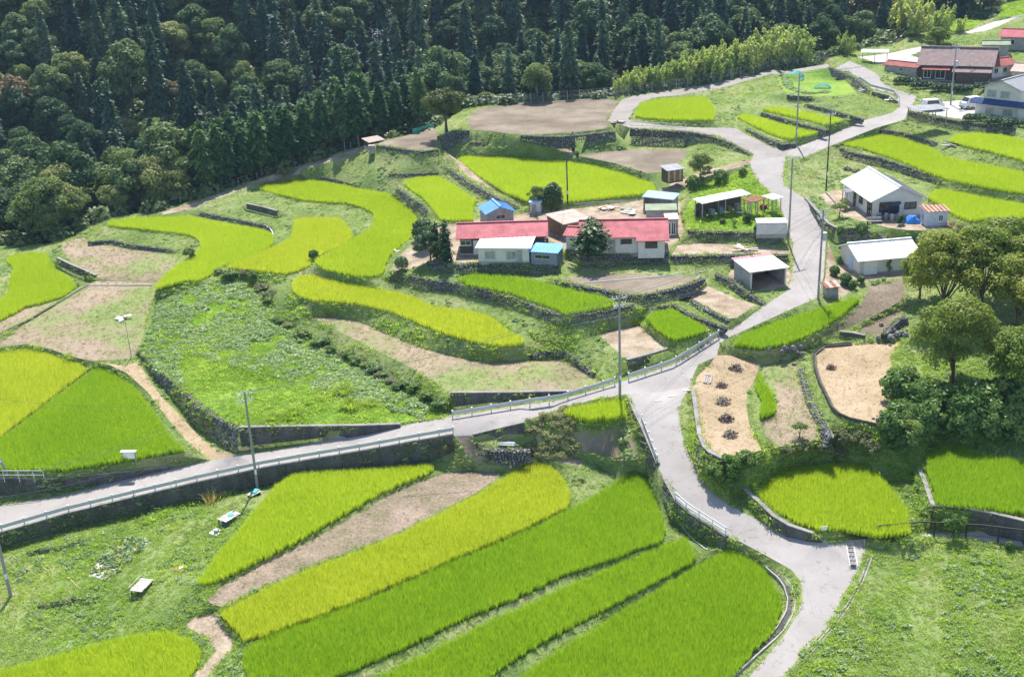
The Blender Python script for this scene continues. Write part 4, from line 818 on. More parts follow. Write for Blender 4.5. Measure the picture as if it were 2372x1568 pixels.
def trunk_mesh(name, mat, h, r, limbs=None, lean=0, seed=0):
    r_ = random.Random(seed); b = MB(); n = 6
    pts = [Vector((lean * (k / n) ** 2 + r_.uniform(-.03, .03) * h * .1 * (k > 0), r_.uniform(-.03, .03) * h * .1 * (k > 0), h * k / n)) for k in range(n + 1)]; pts[0].z = -.5
    b.tube(pts, [r * (1.25 if k == 0 else 1 - .8 * k / n) for k in range(n + 1)], 7)
    for (z, e) in limbs or []:
        k = min(n - 1, int(z / h * n)); s = pts[k].lerp(pts[k + 1], z / h * n - k); e = Vector(e); m_ = s.lerp(e, .5) + Vector((0, 0, .08 * (e - s).length))
        b.tube([s, m_, e], [r * .5 * (1 - .6 * z / h), r * .32 * (1 - .5 * z / h), r * .1], 5)
    return b.mesh(name, mat)
def tree_kind(cname, crown, trunk, stem='trunk'):
    return dict(crown=crown, trunk=trunk, cname=cname, stem=stem)
def plant(kind, name, loc, scale=1.0, rz=None, label=None, cat='tree', group=None, sx=1.0):
    rz = random.uniform(0, 6.283) if rz is None else rz
    o = empty(name, loc, rz, label, cat, group); o.scale = (scale * sx, scale * sx, scale)
    if kind['trunk']: obj(kind['stem'], kind['trunk'], o)
    obj('crown', kind['crown'], o); return o
K = {}
# forest kinds, each about as tall as a real one
for q in range(4):
    h = [17, 15, 19, 13][q]; rad = [3.4, 3.7, 3.5, 3.1][q]
    K['cedar%d' % q] = tree_kind('cedar', conifer_crown('crown', LC['cedar'], h, rad, .6, 100 + q, 30, 11, .5, .62, [.8, .7, .75, .85][q], .35), trunk_mesh('trunk', m_bark, h * .9, .24, seed=q))
for q in range(3):
    h = [14, 17, 12][q]
    K['fir%d' % q] = tree_kind('fir', conifer_crown('crown', LC['spruce'], h, [4.2, 4.6, 3.8][q], .6, 120 + q, 20, 12, .15, .64, .95, .4), trunk_mesh('trunk', m_bark, h * .9, .22, seed=9 + q))
for q in range(3):
    h = [12.5, 11.5, 13.5][q]
    K['hinoki%d' % q] = tree_kind('hinoki', conifer_crown('crown', LC['hinoki'], h, [3.0, 3.3, 2.9][q], 3.2, 140 + q, 24, 12, .3, .52, .55, .35), trunk_mesh('trunk', m_palebark, h * .9, .16, seed=19 + q))
for q in range(4):
    h = [11, 9, 13, 8][q]; rad = [4.2, 3.8, 4.6, 3.6][q]; C, Rr = dome(q, h, rad, 1.5, [26, 22, 30, 20][q], rad * .36)
    K['broad%d' % q] = tree_kind('broad', clump_crown('crown', LC['broad'], C, Rr, 7000, .44, 160 + q), trunk_mesh('trunk', m_bark, h * .75, .26, [(h * .3, c) for c in C[:5]], seed=29 + q))
for q in range(3):
    h = [8, 7, 9][q]; rad = [3.8, 3.4, 4.2][q]; C, Rr = dome(30 + q, h, rad, .8, 26, rad * .33)
    K['light%d' % q] = tree_kind('light', clump_crown('crown', LC['light'], C, Rr, 8000, .26, 180 + q), trunk_mesh('trunk', m_palebark, h * .75, .18, [(h * .25, c) for c in C[:6]], seed=39 + q))
def bamboo_crown(name, mat, h, seed, n=10):
    r_ = np.random.default_rng(seed); C = []; N = []; S_ = []; D = []
    for i in range(n):
        a = r_.uniform(0, 6.28); l = r_.uniform(.12, .3) * h; hh = h * r_.uniform(.7, 1.05); m_ = 130
        u = r_.uniform(.12, 1, m_); w = .75 * (1 - u) ** .5 * np.minimum(1, u * 3) + .12; ang = r_.uniform(0, 6.28, m_); rr = w * np.sqrt(r_.random(m_))
        bx, by = r_.normal(0, .95, 2)
        C.append(np.stack([bx + np.cos(a) * l * u ** 2 + rr * np.cos(ang), by + np.sin(a) * l * u ** 2 + rr * np.sin(ang), hh * (u - .12 * u ** 3) - rr * .5], 1))
        D.append(np.stack([np.cos(ang), np.sin(ang), np.full(m_, -.5)], 1)); N.append(np.stack([np.cos(ang) * .6, np.sin(ang) * .6, np.full(m_, .8)], 1) + r_.normal(0, .4, (m_, 3))); S_.append(.34 * r_.uniform(.6, 1.4, m_))
    return cards(name, mat, np.concatenate(C), np.concatenate(N), np.concatenate(S_), 2.4, r_, np.concatenate(D))
for q in range(3):
    b = MB()
    for i in range(6):
        a = i * 1.05; b.tube([(.3 * math.cos(a), .3 * math.sin(a), -.3), (.4 * math.cos(a), .4 * math.sin(a), 2.5), (.8 * math.cos(a), .8 * math.sin(a), 5)], .05, 5)
    K['bamboo%d' % q] = tree_kind('bamboo', bamboo_crown('crown', LC['bamboo'], 7.5, 200 + q), b.mesh('culms', plain('bamboo_cane', (.25, .28, .1))), 'culms')
# --- the forest on the far slope
def pick_xy():
    pts = []
    X, Y = np.meshgrid(np.arange(-150, 150, 3.1), np.arange(120, 330, 3.1)); g = np.stack([X.ravel(), Y.ravel()], 1); g += rng.uniform(-1.5, 1.5, g.shape)
    d, ze = edge_dist(g[:, 0], g[:, 1]); g = g[(d > 6) & (d < 115)]; rng.shuffle(g)
    z = far_z(g[:, 0], g[:, 1])
    d, _ = edge_dist(g[:, 0], g[:, 1]); out = []; occ = []
    for (x, y), zz, dd in zip(g, z, d):
        q = Vector((x, y, zz + 8)) - CP; w = q.dot(CF); u = PW / 2 + q.dot(CR) / w * FPX; v = PH / 2 - q.dot(CU) / w * FPX
        if u < -200 or u > PW + 200 or v < -90: continue
        s = 4.5 if dd < 45 else 5.2
        if all((x - a) ** 2 + (y - b) ** 2 > s * s for a, b in occ): occ.append((x, y)); out.append((x, y, zz, dd, u, v))
    return out
FOREST = []
for x, y, z, d, u, v in pick_xy():
    if u > 1440 and u < 1900 and d < 14: continue                     # the bamboo grove stands there
    r0 = random.random(); f = fbm(np.array([[x, y]]), .045, 2)[0]
    if u < 560:   kind = ('broad' if f > .42 or d < 25 else 'cedar') if r0 < .8 else 'light'
    elif u < 1000: kind = 'cedar' if r0 < .5 else ('fir' if r0 < .72 else 'broad')
    elif u < 1500: kind = 'cedar' if r0 < .55 else ('broad' if r0 < .85 else 'fir')
    else: kind = ('broad' if r0 < .6 else 'cedar') if d < 40 else ('cedar' if r0 < .6 else 'fir')
    if d < 18 and kind in ('cedar', 'fir') and u < 480: kind = 'broad' if r0 < .5 else 'light'
    sc = random.uniform(.72, 1.12)
    if d < 16: sc *= .75
    FOREST.append([kind, x, y, z, d, u, v, sc])
rows_w = ['lowest', 'second', 'third', 'fourth', 'fifth', 'sixth', 'seventh', 'eighth', 'ninth', 'highest']
FOREST.sort(key=lambda t: t[4])
def ordinal(n):
    one = ['', 'first', 'second', 'third', 'fourth', 'fifth', 'sixth', 'seventh', 'eighth', 'ninth', 'tenth', 'eleventh', 'twelfth', 'thirteenth', 'fourteenth', 'fifteenth', 'sixteenth', 'seventeenth', 'eighteenth', 'nineteenth']
    tens = ['', '', 'twenty', 'thirty', 'forty', 'fifty', 'sixty', 'seventy', 'eighty', 'ninety']
    if n < 20: return one[n]
    return tens[n // 10][:-1] + 'ieth' if n % 10 == 0 else tens[n // 10] + '-' + one[n % 10]
LOOK = {'cedar': 'dark narrow pointed cedar', 'fir': 'bluish fir with layered branches', 'broad': 'round dark broadleaf tree', 'light': 'pale green leafy tree'}
NAMES = {'cedar': 'cedar_tree', 'fir': 'fir_tree', 'broad': 'broadleaf_tree', 'light': 'pale_leafed_tree'}
bands = [FOREST[i * len(FOREST) // 10:(i + 1) * len(FOREST) // 10] for i in range(10)]
cnt = {}
for bi, band in enumerate(bands):
    seen = {}
    for t in sorted(band, key=lambda t: t[5]):
        kind = t[0]; seen[kind] = seen.get(kind, 0) + 1; cnt[kind] = cnt.get(kind, 0) + 1
        nk = {'cedar': 4, 'fir': 3, 'broad': 4, 'light': 3}[kind]
        lab = '%s, %s from left in the %s forest tier' % (LOOK[kind], ordinal(seen[kind]), rows_w[bi])
        plant(K[kind + str(random.randrange(nk))], NAMES[kind], (t[1], t[2], t[3] - .3), t[7], None, lab, 'tree', 'forest trees on the far slope', random.uniform(.88, 1.15))
print('forest', cnt)
# --- cypress row behind the forest path, seen against the dark wood
def on_edge(u, v, d):
    p = at(u, v, 10); best = None
    for i in range(len(EDGE) - 1):
        a, b = EDGE[i], EDGE[i + 1]; ua, ub = proj(a)[0], proj(b)[0]
        if ua <= u <= ub:
            q = a.lerp(b, (u - ua) / (ub - ua)); n = Vector((-(b - a).y, (b - a).x, 0)).normalized(); q = q + n * d; q.z = zland(q.x, q.y); return q
    return p
k = 0
for d, us in ((2.2, range(486, 850, 34)), (5.4, range(500, 985, 40)), (8.8, range(520, 1000, 44))):
    for u in us:
        k += 1; q = on_edge(u + random.uniform(-9, 9), 0, d + random.uniform(-.6, .6)); row = {2.2: 'front', 5.4: 'middle', 8.8: 'rear'}[d]
        plant(K['hinoki%d' % random.randrange(3)], 'cypress_tree', q, random.uniform(.82, 1.05) * (1 if u < 880 else .85), None, 'dense green cypress, %s along the %s row behind the path' % (ordinal(k if d < 3 else (k - 11 if d < 6 else k - 24)), row), 'tree', 'cypresses planted behind the forest path')
# --- pale broadleaf trees filling the ravine mouth
for i, (u, v, d, s, kd) in enumerate([(30,520,4,.8,'light0'),(95,480,7,1.0,'light1'),(160,470,5,1.1,'light0'),(215,440,8,1.15,'light2'),(255,470,3.5,.75,'light1'),(120,530,2.5,.6,'light2'),(200,500,2.6,.7,'light0'),(300,420,6,1.0,'broad1'),(350,395,7,1.15,'light0'),(405,380,6,1.05,'light1'),(450,350,9,1.2,'broad0'),(60,430,13,1.1,'broad2'),(250,350,14,1.25,'light2'),(330,330,13,1.1,'broad0'),(0,500,10,1.0,'broad1'),(430,420,3,.6,'light2')]):
    q = on_edge(u, v, d); plant(K[kd], 'leafy_tree', q, s, None, '%s leafy tree at the ravine mouth, %s from the left' % ('pale' if 'light' in kd else 'deep green', ordinal(i + 1)), 'tree', 'leafy trees at the ravine mouth')
# --- bamboo grove
bi = 0
for d, us in ((2.0, range(1432, 1900, 26)), (4.6, range(1420, 1890, 30)), (7.6, range(1450, 1880, 30))):
    for u in us:
        if u < 1470 and d > 3: continue
        bi += 1; q = on_edge(u + random.uniform(-8, 8), 0, d + random.uniform(-.5, .5)); s = .55 + .5 * min(1, (u - 1400) / 330) if d < 3 else .6 + .5 * min(1, (u - 1400) / 300)
        plant(K['bamboo%d' % random.randrange(3)], 'bamboo_clump', q, s * random.uniform(.8, 1.12), None, 'feathery yellow green bamboo clump, %s along the grove behind the mesh fence' % ordinal(bi), 'bamboo', 'bamboo behind the mesh fence')
for i, (u, v, s) in enumerate([(1402,212,.42),(1985,100,.75),(1930,112,.6),(1960,118,.65),(2090,70,1.3),(2105,55,1.2),(2125,75,1.25),(2180,95,1.15),(2160,90,.8),(2225,66,.5)]):
    q = ground_at(u, v + 8); plant(K['bamboo%d' % (i % 3)], 'bamboo_clump', q, s, None, ['short isolated bamboo left of the main grove','arching bamboo beside the upper fence corner','low bamboo near the fence end','bushy bamboo behind the fence end','tall bamboo at the edge of the high meadow','second tall bamboo at the meadow edge','leaning tall bamboo near the dark trees','plume of bamboo with a drooping tip above the farmyard','small bamboo beside the drooping plume','bamboo tuft beside the hill path'][i], 'bamboo', None)
# --- single trees
C, Rr = dome(71, 7.2, 4.0, 2.4, 34, 1.15)
K['lone'] = tree_kind('lone', clump_crown('crown', leaf('lone_tree_leaves', [(.07, .1, .025), (.11, .14, .035), (.16, .18, .045), (.22, .22, .07)], .3), C, Rr, 6500, .26, 301), trunk_mesh('trunk', m_bark, 4.6, .3, [(1.6 + .2 * i, c) for i, c in enumerate(C[:8])], .3, 5))
plant(K['lone'], 'round_tree', at(1034, 303, ZS * 17.8), .92, 1.0, 'lone round topped tree on the stone mound beside the tilled field', 'tree')
plant(K['light1'], 'round_tree', on_edge(1246, 0, 2.5), .95, .5, 'low round bushy tree right behind the mesh fence of the tilled field', 'tree')
C2, R2 = dome(72, 6.2, 2.9, .5, 30, .95)
K['gpine'] = tree_kind('gpine', conifer_crown('crown', LC['pine'], 5.2, 2.3, .7, 305, 17, 12, -.25, .3, .6, .3), trunk_mesh('trunk', m_bark, 4.6, .16, seed=6))
plant(K['gpine'], 'yew_tree', at(1372, 598, ZS * 12.7), 1.0, .3, 'spreading dark conifer in front of the larger red roofed house', 'tree', None, 1.3)

K['gcone'] = tree_kind('gcone', conifer_crown('crown', LC['pine'], 6.2, 1.5, .5, 306, 20, 10, .1, .3, .55, .45), trunk_mesh('trunk', m_bark, 5.6, .14, seed=7))
plant(K['gcone'], 'garden_conifer', at(1034, 610, ZS * 12), .9, .9, 'upright ragged conifer at the corner of the red farmhouse', 'tree')
Cp, Rp = [(0, 0, 3.4), (.9, .3, 3.0), (-1.0, .2, 2.9), (.5, -.8, 2.5), (-.7, -.7, 2.2), (1.3, -.4, 2.0), (-1.4, -.3, 1.8)], [.9, .75, .8, .7, .7, .6, .65]
K['gcloud'] = tree_kind('gcloud', clump_crown('crown', LC['pine'], Cp, Rp, 3200, .18, 307, .5), trunk_mesh('trunk', m_bark, 3.4, .13, [(1.2, Cp[1]), (1.0, Cp[2]), (.9, Cp[5])], seed=8))
plant(K['gcloud'], 'garden_pine', at(998, 606, ZS * 11.8), 1.05, 0, 'cloud pruned garden pine beside the stone wall', 'tree')
plant(K['gcloud'], 'garden_pine', at(985, 580, ZS * 11.4), 1.1, 2, 'taller garden pine at the tip of the S shaped paddy', 'tree')
def bush_kind(key, mat, rad, h, n, size, seed, centers=None):
    C, Rr = ([(0, 0, h * .5)], [h * .5]) if centers is None else centers
    K[key] = tree_kind(key, clump_crown('crown', mat, C, Rr, n, size, seed, 1.0), trunk_mesh('stem', m_bark, h * .4, .06, seed=seed), 'stem')
bush_kind('ball', LC['pine'], .9, 1.9, 1500, .14, 310)
plant(K['ball'], 'clipped_bush', at(931, 626, ZS * 10.8), .95, 0, 'clipped round bush standing alone at the end of the farm path', 'bush')
bush_kind('egg', LC['pine'], 1.5, 4.2, 2600, .2, 311, ([(0, 0, 1.6), (0, 0, 2.6), (0, 0, 3.3)], [1.55, 1.4, .9]))
plant(K['egg'], 'clipped_tree', at(1282, 487, ZS * 13.1), .95, 0, 'egg shaped evergreen behind the red farmhouse', 'tree')
plant(K['light2'], 'small_tree', at(1243, 486, ZS * 13.1), .34, 0, 'small leafy tree touching the egg shaped evergreen', 'tree')
bush_kind('tuftb', LC['shrub'], .8, 1.2, 900, .16, 312)
plant(K['tuftb'], 'round_bush', at(727, 600, ZS * 9.6), 1.05, 0, 'small round bush at the tip of the yellow fan shaped paddy', 'bush')
plant(K['light0'], 'small_tree', ground_at(1622, 412), .42, 0, 'open branched small tree beside the wooden hut', 'tree')
plant(K['light1'], 'small_tree', ground_at(440, 604), .25, 0, 'little bent tree at the inner curve of the crescent paddy', 'tree')
plant(K['gcone'], 'garden_conifer', at(1012, 600, ZS * 12), .8, 2.9, 'shorter conifer squeezed between the garden pines', 'tree')
plant(K['ball'], 'clipped_bush', at(975, 560, ZS * 11.2), 1.25, 0, 'grey green clipped bush at the end of the S shaped paddy', 'bush')
# --- shady trees beside the straw terrace
AT = []
for q in range(3):
    h = [8.2, 7.2, 7.8][q]; rad = [3.9, 3.5, 3.8][q]; C, Rr = dome(80 + q, h, rad, 2.2, 40, 1.05)
    K['autumn%d' % q] = tree_kind('autumn', clump_crown('crown', LC['autumn'], C, Rr, 11000, .2, 320 + q, .75), trunk_mesh('trunk', m_bark, h * .55, .2, [(1.0 + .15 * i, c) for i, c in enumerate(C[:12])], .3, 40 + q))
for i, (u, v, s, kd) in enumerate([(2178,745,1.15,0),(2272,722,1.2,2),(2355,760,1.1,1),(2205,885,1.0,0),(2352,930,1.0,1),(2130,690,.72,1),(2440,800,1.2,2),(2320,680,1.0,0),(2390,700,1.1,2)]):
    plant(K['autumn%d' % kd], 'shade_tree', ground_at(u, v), s, None, ['spreading olive gold tree nearest the barn','tall olive gold tree in the middle of the grove','olive gold tree at the picture edge above the slope','dark trunked shade tree in front of the straw terrace corner','low shade tree with spreading limbs at the picture edge','smallest olive gold tree against the barn wall','shade tree cut by the picture edge','olive gold tree at the rear of the grove','rear shade tree close to the picture edge'][i], 'tree', 'olive gold trees beside the straw terrace')
# --- shrubs of the slope below them
shr = [(2130,950,1.6,1),(2170,960,1.7,1),(2210,965,1.6,1),(2260,960,1.8,1),(2310,950,1.7,1),(2350,960,1.8,1),(2120,1000,1.4,1),(2140,1020,1.2,1),(2085,985,1.3,1),(2225,1000,1.5,1),(2275,1005,1.4,1),(2325,1015,1.3,1),(2365,1020,1.4,1),(2100,900,1.2,1),(2075,1040,1.0,1),(2075,920,1.5,1),(2110,950,1.4,1),(2060,1010,1.25,1),(2100,1030,1.3,1),(2150,990,1.5,1),(2240,990,1.7,1),(2290,985,1.5,1),(2340,1000,1.5,1),(2190,1010,1.3,1),(2380,990,1.6,1),(1860,1048,.8,2),(1905,1050,.9,2),(1950,1025,1.0,2),(1990,1030,.95,2),(2020,1045,.8,2),(1820,1055,.7,2),(1940,1060,.8,2),(1690,1100,1.0,1),(1725,1085,.9,1),(1655,1110,.8,1),(1700,1125,.7,1)]
C, Rr = dome(90, 1.7, 1.1, .1, 12, .45); K['shrub1'] = tree_kind('shrub', clump_crown('crown', LC['shrub'], C, Rr, 1700, .17, 330), None)
C, Rr = dome(91, 1.2, 1.1, .0, 12, .4); K['shrub2'] = tree_kind('shrub', clump_crown('crown', leaf('brushwood_leaves', [(.16, .18, .075), (.23, .24, .11), (.31, .29, .16)], .35), C, Rr, 1500, .15, 331), None)
for i, (u, v, s, kd) in enumerate(shr):
    plant(K['shrub%d' % kd], 'green_shrub' if kd == 1 else 'brown_shrub', ground_at(u, v), s, None, '%s shrub on the slope %s, %s from left' % ('leafy green' if kd == 1 else 'dry brownish', 'below the shady trees' if u > 2030 else ('below the dry terraces' if kd == 2 else 'beside the branch lane wall'), ordinal(1 + sum(1 for w in shr if (w[0], w[1]) < (u, v) and w[3] == kd and (w[0] > 2030) == (u > 2030)))), 'shrub', 'shrubs on the terrace slopes')
# withered flower clumps on the straw
K['withered'] = tree_kind('withered', leafy_mesh('crown', leaf('withered_purple_leaves', [(.12, .085, .075), (.2, .15, .125), (.3, .24, .2), (.22, .23, .12)], .2, (1.05, 1, .95), .7, .1, .2, True, .3), 170, .62, .5, .13, 371), None)
for i, (u, v, s) in enumerate([(1705,856,1.35),(1672,895,1.1),(1675,932,1.4),(1683,972,1.35),(1692,1008,1.3),(1925,853,1.0)]):
    plant(K['withered'], 'withered_plant', ground_at(u, v), s, None, ['withered purple brown plant nearest the junction on the straw terrace','smallest withered plant on the straw, next to the plank','third withered plant along the straw terrace wall','fourth withered plant along the straw terrace wall','withered plant nearest the lower end of the straw terrace','low withered plant alone on the large straw terrace'][i], 'plant', 'withered plants on the straw terraces')
C, Rr = [(0, 0, 1.0), (.45, .1, .95), (-.45, 0, 1.0), (.1, .4, 1.05)], [.4, .3, .32, .3]
K['azalea'] = tree_kind('azalea', clump_crown('crown', LC['light'], C, Rr, 500, .12, 340, .5), trunk_mesh('stem', m_bark, .8, .06, [(.3, C[1]), (.3, C[2])], seed=4), 'stem')
plant(K['azalea'], 'small_bush', ground_at(1852, 1012), 1.1, 0, 'small flat topped bush on the dry terrace', 'bush')
for i, (u, v) in enumerate([(1944, 505), (1957, 488)]):
    plant(K['azalea'], 'clipped_shrub', at(u, v, ZS * 14.2), 1.5 if i == 0 else 1.2, i, ['golden clipped shrub in the bungalow garden', 'darker clipped shrub beside the bungalow porch'][i], 'bush')
plant(K['gcloud'], 'garden_pine', at(2083, 526, ZS * 14), .42, 1, 'tiny trained pine in front of the bungalow', 'tree')
bush_kind('straggly', LC['shrub'], 1, 2.2, 420, .17, 360, ([(.1, 0, .7), (-.4, .1, 1.3), (.5, 0, 1.5), (0, .1, 2.0), (.8, 0, 1.9), (-.7, 0, 1.8)], [.5, .4, .4, .4, .3, .3]))
# shrubs against banks and hedges
hedge_pts = [(655,752),(720,790),(752,806),(790,826),(825,846),(862,864),(898,880),(932,897),(968,914),(1003,932),(1030,948),(618,700),(535,642),(600,655),(640,742),(668,760),(700,780),(735,798),(770,815),(805,835),(845,855),(880,872),(915,888),(950,905),(985,922),(1020,942),(1040,952),(628,712),(622,690),(610,668),(560,640),(510,636),(585,648)]
for i, (u, v) in enumerate(hedge_pts):
    plant(K['shrub%d' % random.choice((1, 1, 2))], 'bank_shrub', ground_at(u + random.uniform(-7, 7), v + random.uniform(-7, 7)), random.uniform(.32, .58), None, 'dark shrub in the hedge along the weedy field, %s from the left' % ordinal(1 + sum(1 for a, b in hedge_pts if a < u)), 'shrub', 'shrubs of the hedge beside the weedy field', random.uniform(1.3, 2.0))
C, Rr = [(x * .8, 0, .55) for x in range(-2, 3)] + [(x * .8 + .4, .3, .75) for x in range(-2, 2)], [.55] * 9
K['hedge'] = tree_kind('hedge', clump_crown('crown', LC['pine'], C, Rr, 2600, .16, 350), None)
for i, (u, v, s, rz) in enumerate([(2262,282,1.0,-.2),(2312,290,1.0,-.2),(2350,294,.9,-.2),(2100,196,1.1,-.35),(2140,206,1.1,-.3),(2185,212,1.1,-.2),(2225,214,1.0,-.1),(2280,208,1.0,0),(2330,206,.9,.1)]):
    plant(K['hedge'], 'clipped_hedge', ground_at(u, v), s, rz, ['hedge on the stone wall at the carport end','middle hedge on the stone wall of the blue house','hedge below the blue house at the picture edge','hedge at the bend below the old farmhouse sheds','thick hedge under the old farmhouse','hedge beside the tall pole below the old farmhouse','hedge in front of the old farmhouse porch','hedge below the white annex','hedge between the white annex and the blue house'][i], 'hedge', 'hedges around the upper houses')
plant(K['autumn1'], 'garden_tree', ground_at(2170, 112), .55, 0, 'dark round tree beside the path above the courtyard', 'tree')
for i, (u, v, s, kd) in enumerate([(1600,440,.9,1),(1625,425,.9,1),(1660,418,.9,1),(1690,412,.8,1),(1720,410,.7,1),(1612,500,.8,1),(1640,515,.9,1),(1670,520,.9,1),(1700,522,.9,1),(1730,520,.8,1),(1750,540,.7,1),(1790,538,.8,1),(1395,590,.5,1),(1440,588,.5,1),(1940,635,.9,1),(1955,655,1.0,1),(1975,665,.9,1),(2000,660,.8,1),(2060,635,.7,1),(1950,545,.8,1),(1990,545,.8,1),(2030,556,.7,1),(1025,1048,.8,2),(1330,368,.5,1),(1640,395,.9,2)]):
    plant(K[random.choice(['shrub1', 'tuftb', 'shrub1', 'straggly']) if kd == 1 else 'shrub2'], 'garden_shrub', ground_at(u + random.uniform(-9, 9), v + random.uniform(-6, 6)), s * random.uniform(.5, 1.15), None, 'leafy shrub %s, %s of its row' % ('in the junk plot beside the main road' if 1580 < u < 1800 and v > 400 else ('near the red farmhouse' if u < 1500 and v > 400 else ('beside the barn and ivy wall' if u > 1900 else 'at the foot of a wall')), ordinal(1 + i)), 'shrub', 'garden shrubs')
plant(K['straggly'], 'young_tree', ground_at(2208, 1250), 1.0, 0, 'straggly young tree growing beside the black railing', 'tree')
plant(K['tuftb'], 'small_shrub', ground_at(2338, 1272), .6, 0, 'small shrub on the slope below the black railing', 'shrub')

# the mound below the junction carries dry scrub
k_scrub = [kind_obj('scrub_clump', leafy_mesh('scrub_clump', leaf('dry_scrub', [(.26, .29, .12), (.34, .35, .16), (.42, .4, .22)], .4, (1.1, 1.05, .9), .7, .1, .4), 120, .6, .5, .14, 270 + q)) for q in range(3)]
P = on_faces(TL == -1, 6.0); uv = np.array([proj(p)[:2] for p in P]); k_ = (uv[:, 0] > 1222) & (uv[:, 0] < 1345) & (uv[:, 1] > 935) & (uv[:, 1] < 1062)
scatter('mound_scrub', P[k_], rng.uniform(.45, .95, k_.sum()), k_scrub, .25, label='dry olive scrub on the mound below the junction', cat='scrub')

# a few odd trees in the wood
C, Rr = dome(95, 9, 3.6, 1.5, 22, 1.3)
K['brown'] = tree_kind('brown', clump_crown('crown', leaf('browning_leaves', [(.18, .13, .07), (.26, .19, .1), (.33, .26, .14)], .3), C, Rr, 5200, .4, 370), trunk_mesh('trunk', m_bark, 6, .2, seed=77))
C, Rr = dome(96, 8, 2.2, 1.0, 16, .9)
K['silver'] = tree_kind('silver', clump_crown('crown', leaf('silvery_vine_leaves', [(.3, .31, .27), (.42, .42, .38), (.52, .52, .47)], .2, (1, 1, .95)), C, Rr, 330, .24, 371), trunk_mesh('trunk', m_palebark, 6, .14, [(2, C[0]), (2.5, C[1]), (3, C[2]), (3.3, C[3])], seed=78))
for u, v, kd, s_, lab in [(2005,70,'brown',1.0,'brown leafed tree at the forest edge above the courtyard'),(2040,75,'brown',.8,'smaller brown leafed tree beside the tall bamboo'),(40,270,'brown',.9,'browning tree among the dark trees near the picture edge'),(400,250,'brown',.6,'small browning tree in the middle of the broadleaf slope'),(905,110,'silver',1.0,'tree hung with silvery dead vines high on the slope'),(880,165,'silver',1.1,'leaning tree with silvery bare vines among the cedars')]:
    plant(K[kd], 'dying_tree', ground_at(u, v), s_, None, lab, 'tree')
# ================================================================ buildings
M['white_wall'] = plain('cream_plaster', (.62, .6, .55), .85, .2, 0, .1, 1.2)
M['grey_wall'] = plain('weathered_boards', (.33, .32, .31), .85, .2, 0, .25, 2)
M['dark_wall'] = plain('dark_timber', (.1, .08, .065), .85, .2, 0, .35, 3)
M['brown_wall'] = plain('brown_planks', (.24, .16, .1), .85, .2, 0, .3, 3)
M['blue_wall'] = plain('blue_grey_sheet', (.2, .24, .29), .6, .3, 0, .15, 2)
M['red_roof'] = plain('red_painted_metal', (.43, .145, .155), .8, .1, 0, .24, .9)
M['faded_red'] = plain('faded_red_metal', (.4, .15, .13), .8, .1, 0, .25, 1.2)
M['brown_tile'] = plain('brown_roof_tiles', (.26, .195, .18), .8, .1, 0, .2, 1.5)
M['white_roof'] = plain('white_painted_metal', (.8, .79, .77), .45, .4, 0, .06, .8)
M['blue_roof'] = plain('sky_blue_metal', (.19, .4, .68), .8, .1, 0, .12, .8)
M['pale_blue'] = plain('pale_blue_sheet', (.4, .57, .68), .8, .1, 0, .12, .8)
M['navy_roof'] = plain('navy_metal', (.05, .08, .2), .8, .1, 0, .15, .8)
M['grey_roof'] = plain('grey_metal', (.36, .36, .37), .8, .1, 0, .15, .8)
M['green_roof'] = plain('moss_green_sheet', (.26, .31, .21), .8, .1, 0, .2, .8)
M['tan_roof'] = plain('tan_corrugated_sheet', (.52, .39, .31), .6, .3, 0, .2, .9)
M['rust'] = plain('rusty_sheet', (.3, .14, .09), .8, .2, 0, .4, 2)
M['rust_pale'] = plain('pale_rusted_sheet', (.55, .42, .36), .7, .2, 0, .25, 2)
M['clear_sheet'] = plain('milky_plastic_sheet', (.72, .7, .66), .4, .4)
M['glass_pale'] = plain('curtained_glass', (.3, .32, .31), .2, .5, 0, .3, 2)
M['glass'] = plain('window_glass', (.03, .035, .04), .08, .6)
M['alu'] = plain('aluminium_frame', (.55, .55, .54), .4, .5, .3)
M['wood_old'] = plain('grey_old_wood', (.42, .39, .36), .9, .1, 0, .25, 5)
M['wood'] = plain('fresh_wood', (.5, .36, .2), .8, .2, 0, .2, 4)
M['steel'] = plain('galvanised_steel', (.5, .505, .51), .6, .3, 0, .08, 1)
M['steel_dark'] = plain('dull_steel', (.3, .31, .33), .5, .5, .3, .1, 1)
M['white_paint'] = plain('white_paint', (.78, .78, .77), .5, .4)
M['black_steel'] = plain('black_brown_steel', (.035, .03, .028), .5, .4)
M['pole_conc'] = plain('grey_pole_concrete', (.3, .29, .28), .85, .2, 0, .12, 1)
M['dark_pole'] = plain('tarred_pole', (.07, .06, .055), .8, .2)
M['porcelain'] = plain('porcelain', (.7, .7, .68), .3, .5)
M['rubber'] = plain('black_rubber', (.02, .02, .02), .7, .3)
M['tarp'] = plain('blue_tarpaulin', (.05, .25, .7), .5, .4, 0, .3, 3)
M['orange'] = plain('orange_plastic', (.75, .2, .04), .4, .4)
M['teal'] = plain('teal_net', (.05, .4, .32), .6, .3, 0, .3, 3)
M['wire'] = plain('cable', (.12, .13, .14), .5, .4)
M['pvc'] = plain('grey_white_pipe', (.6, .62, .64), .4, .4)
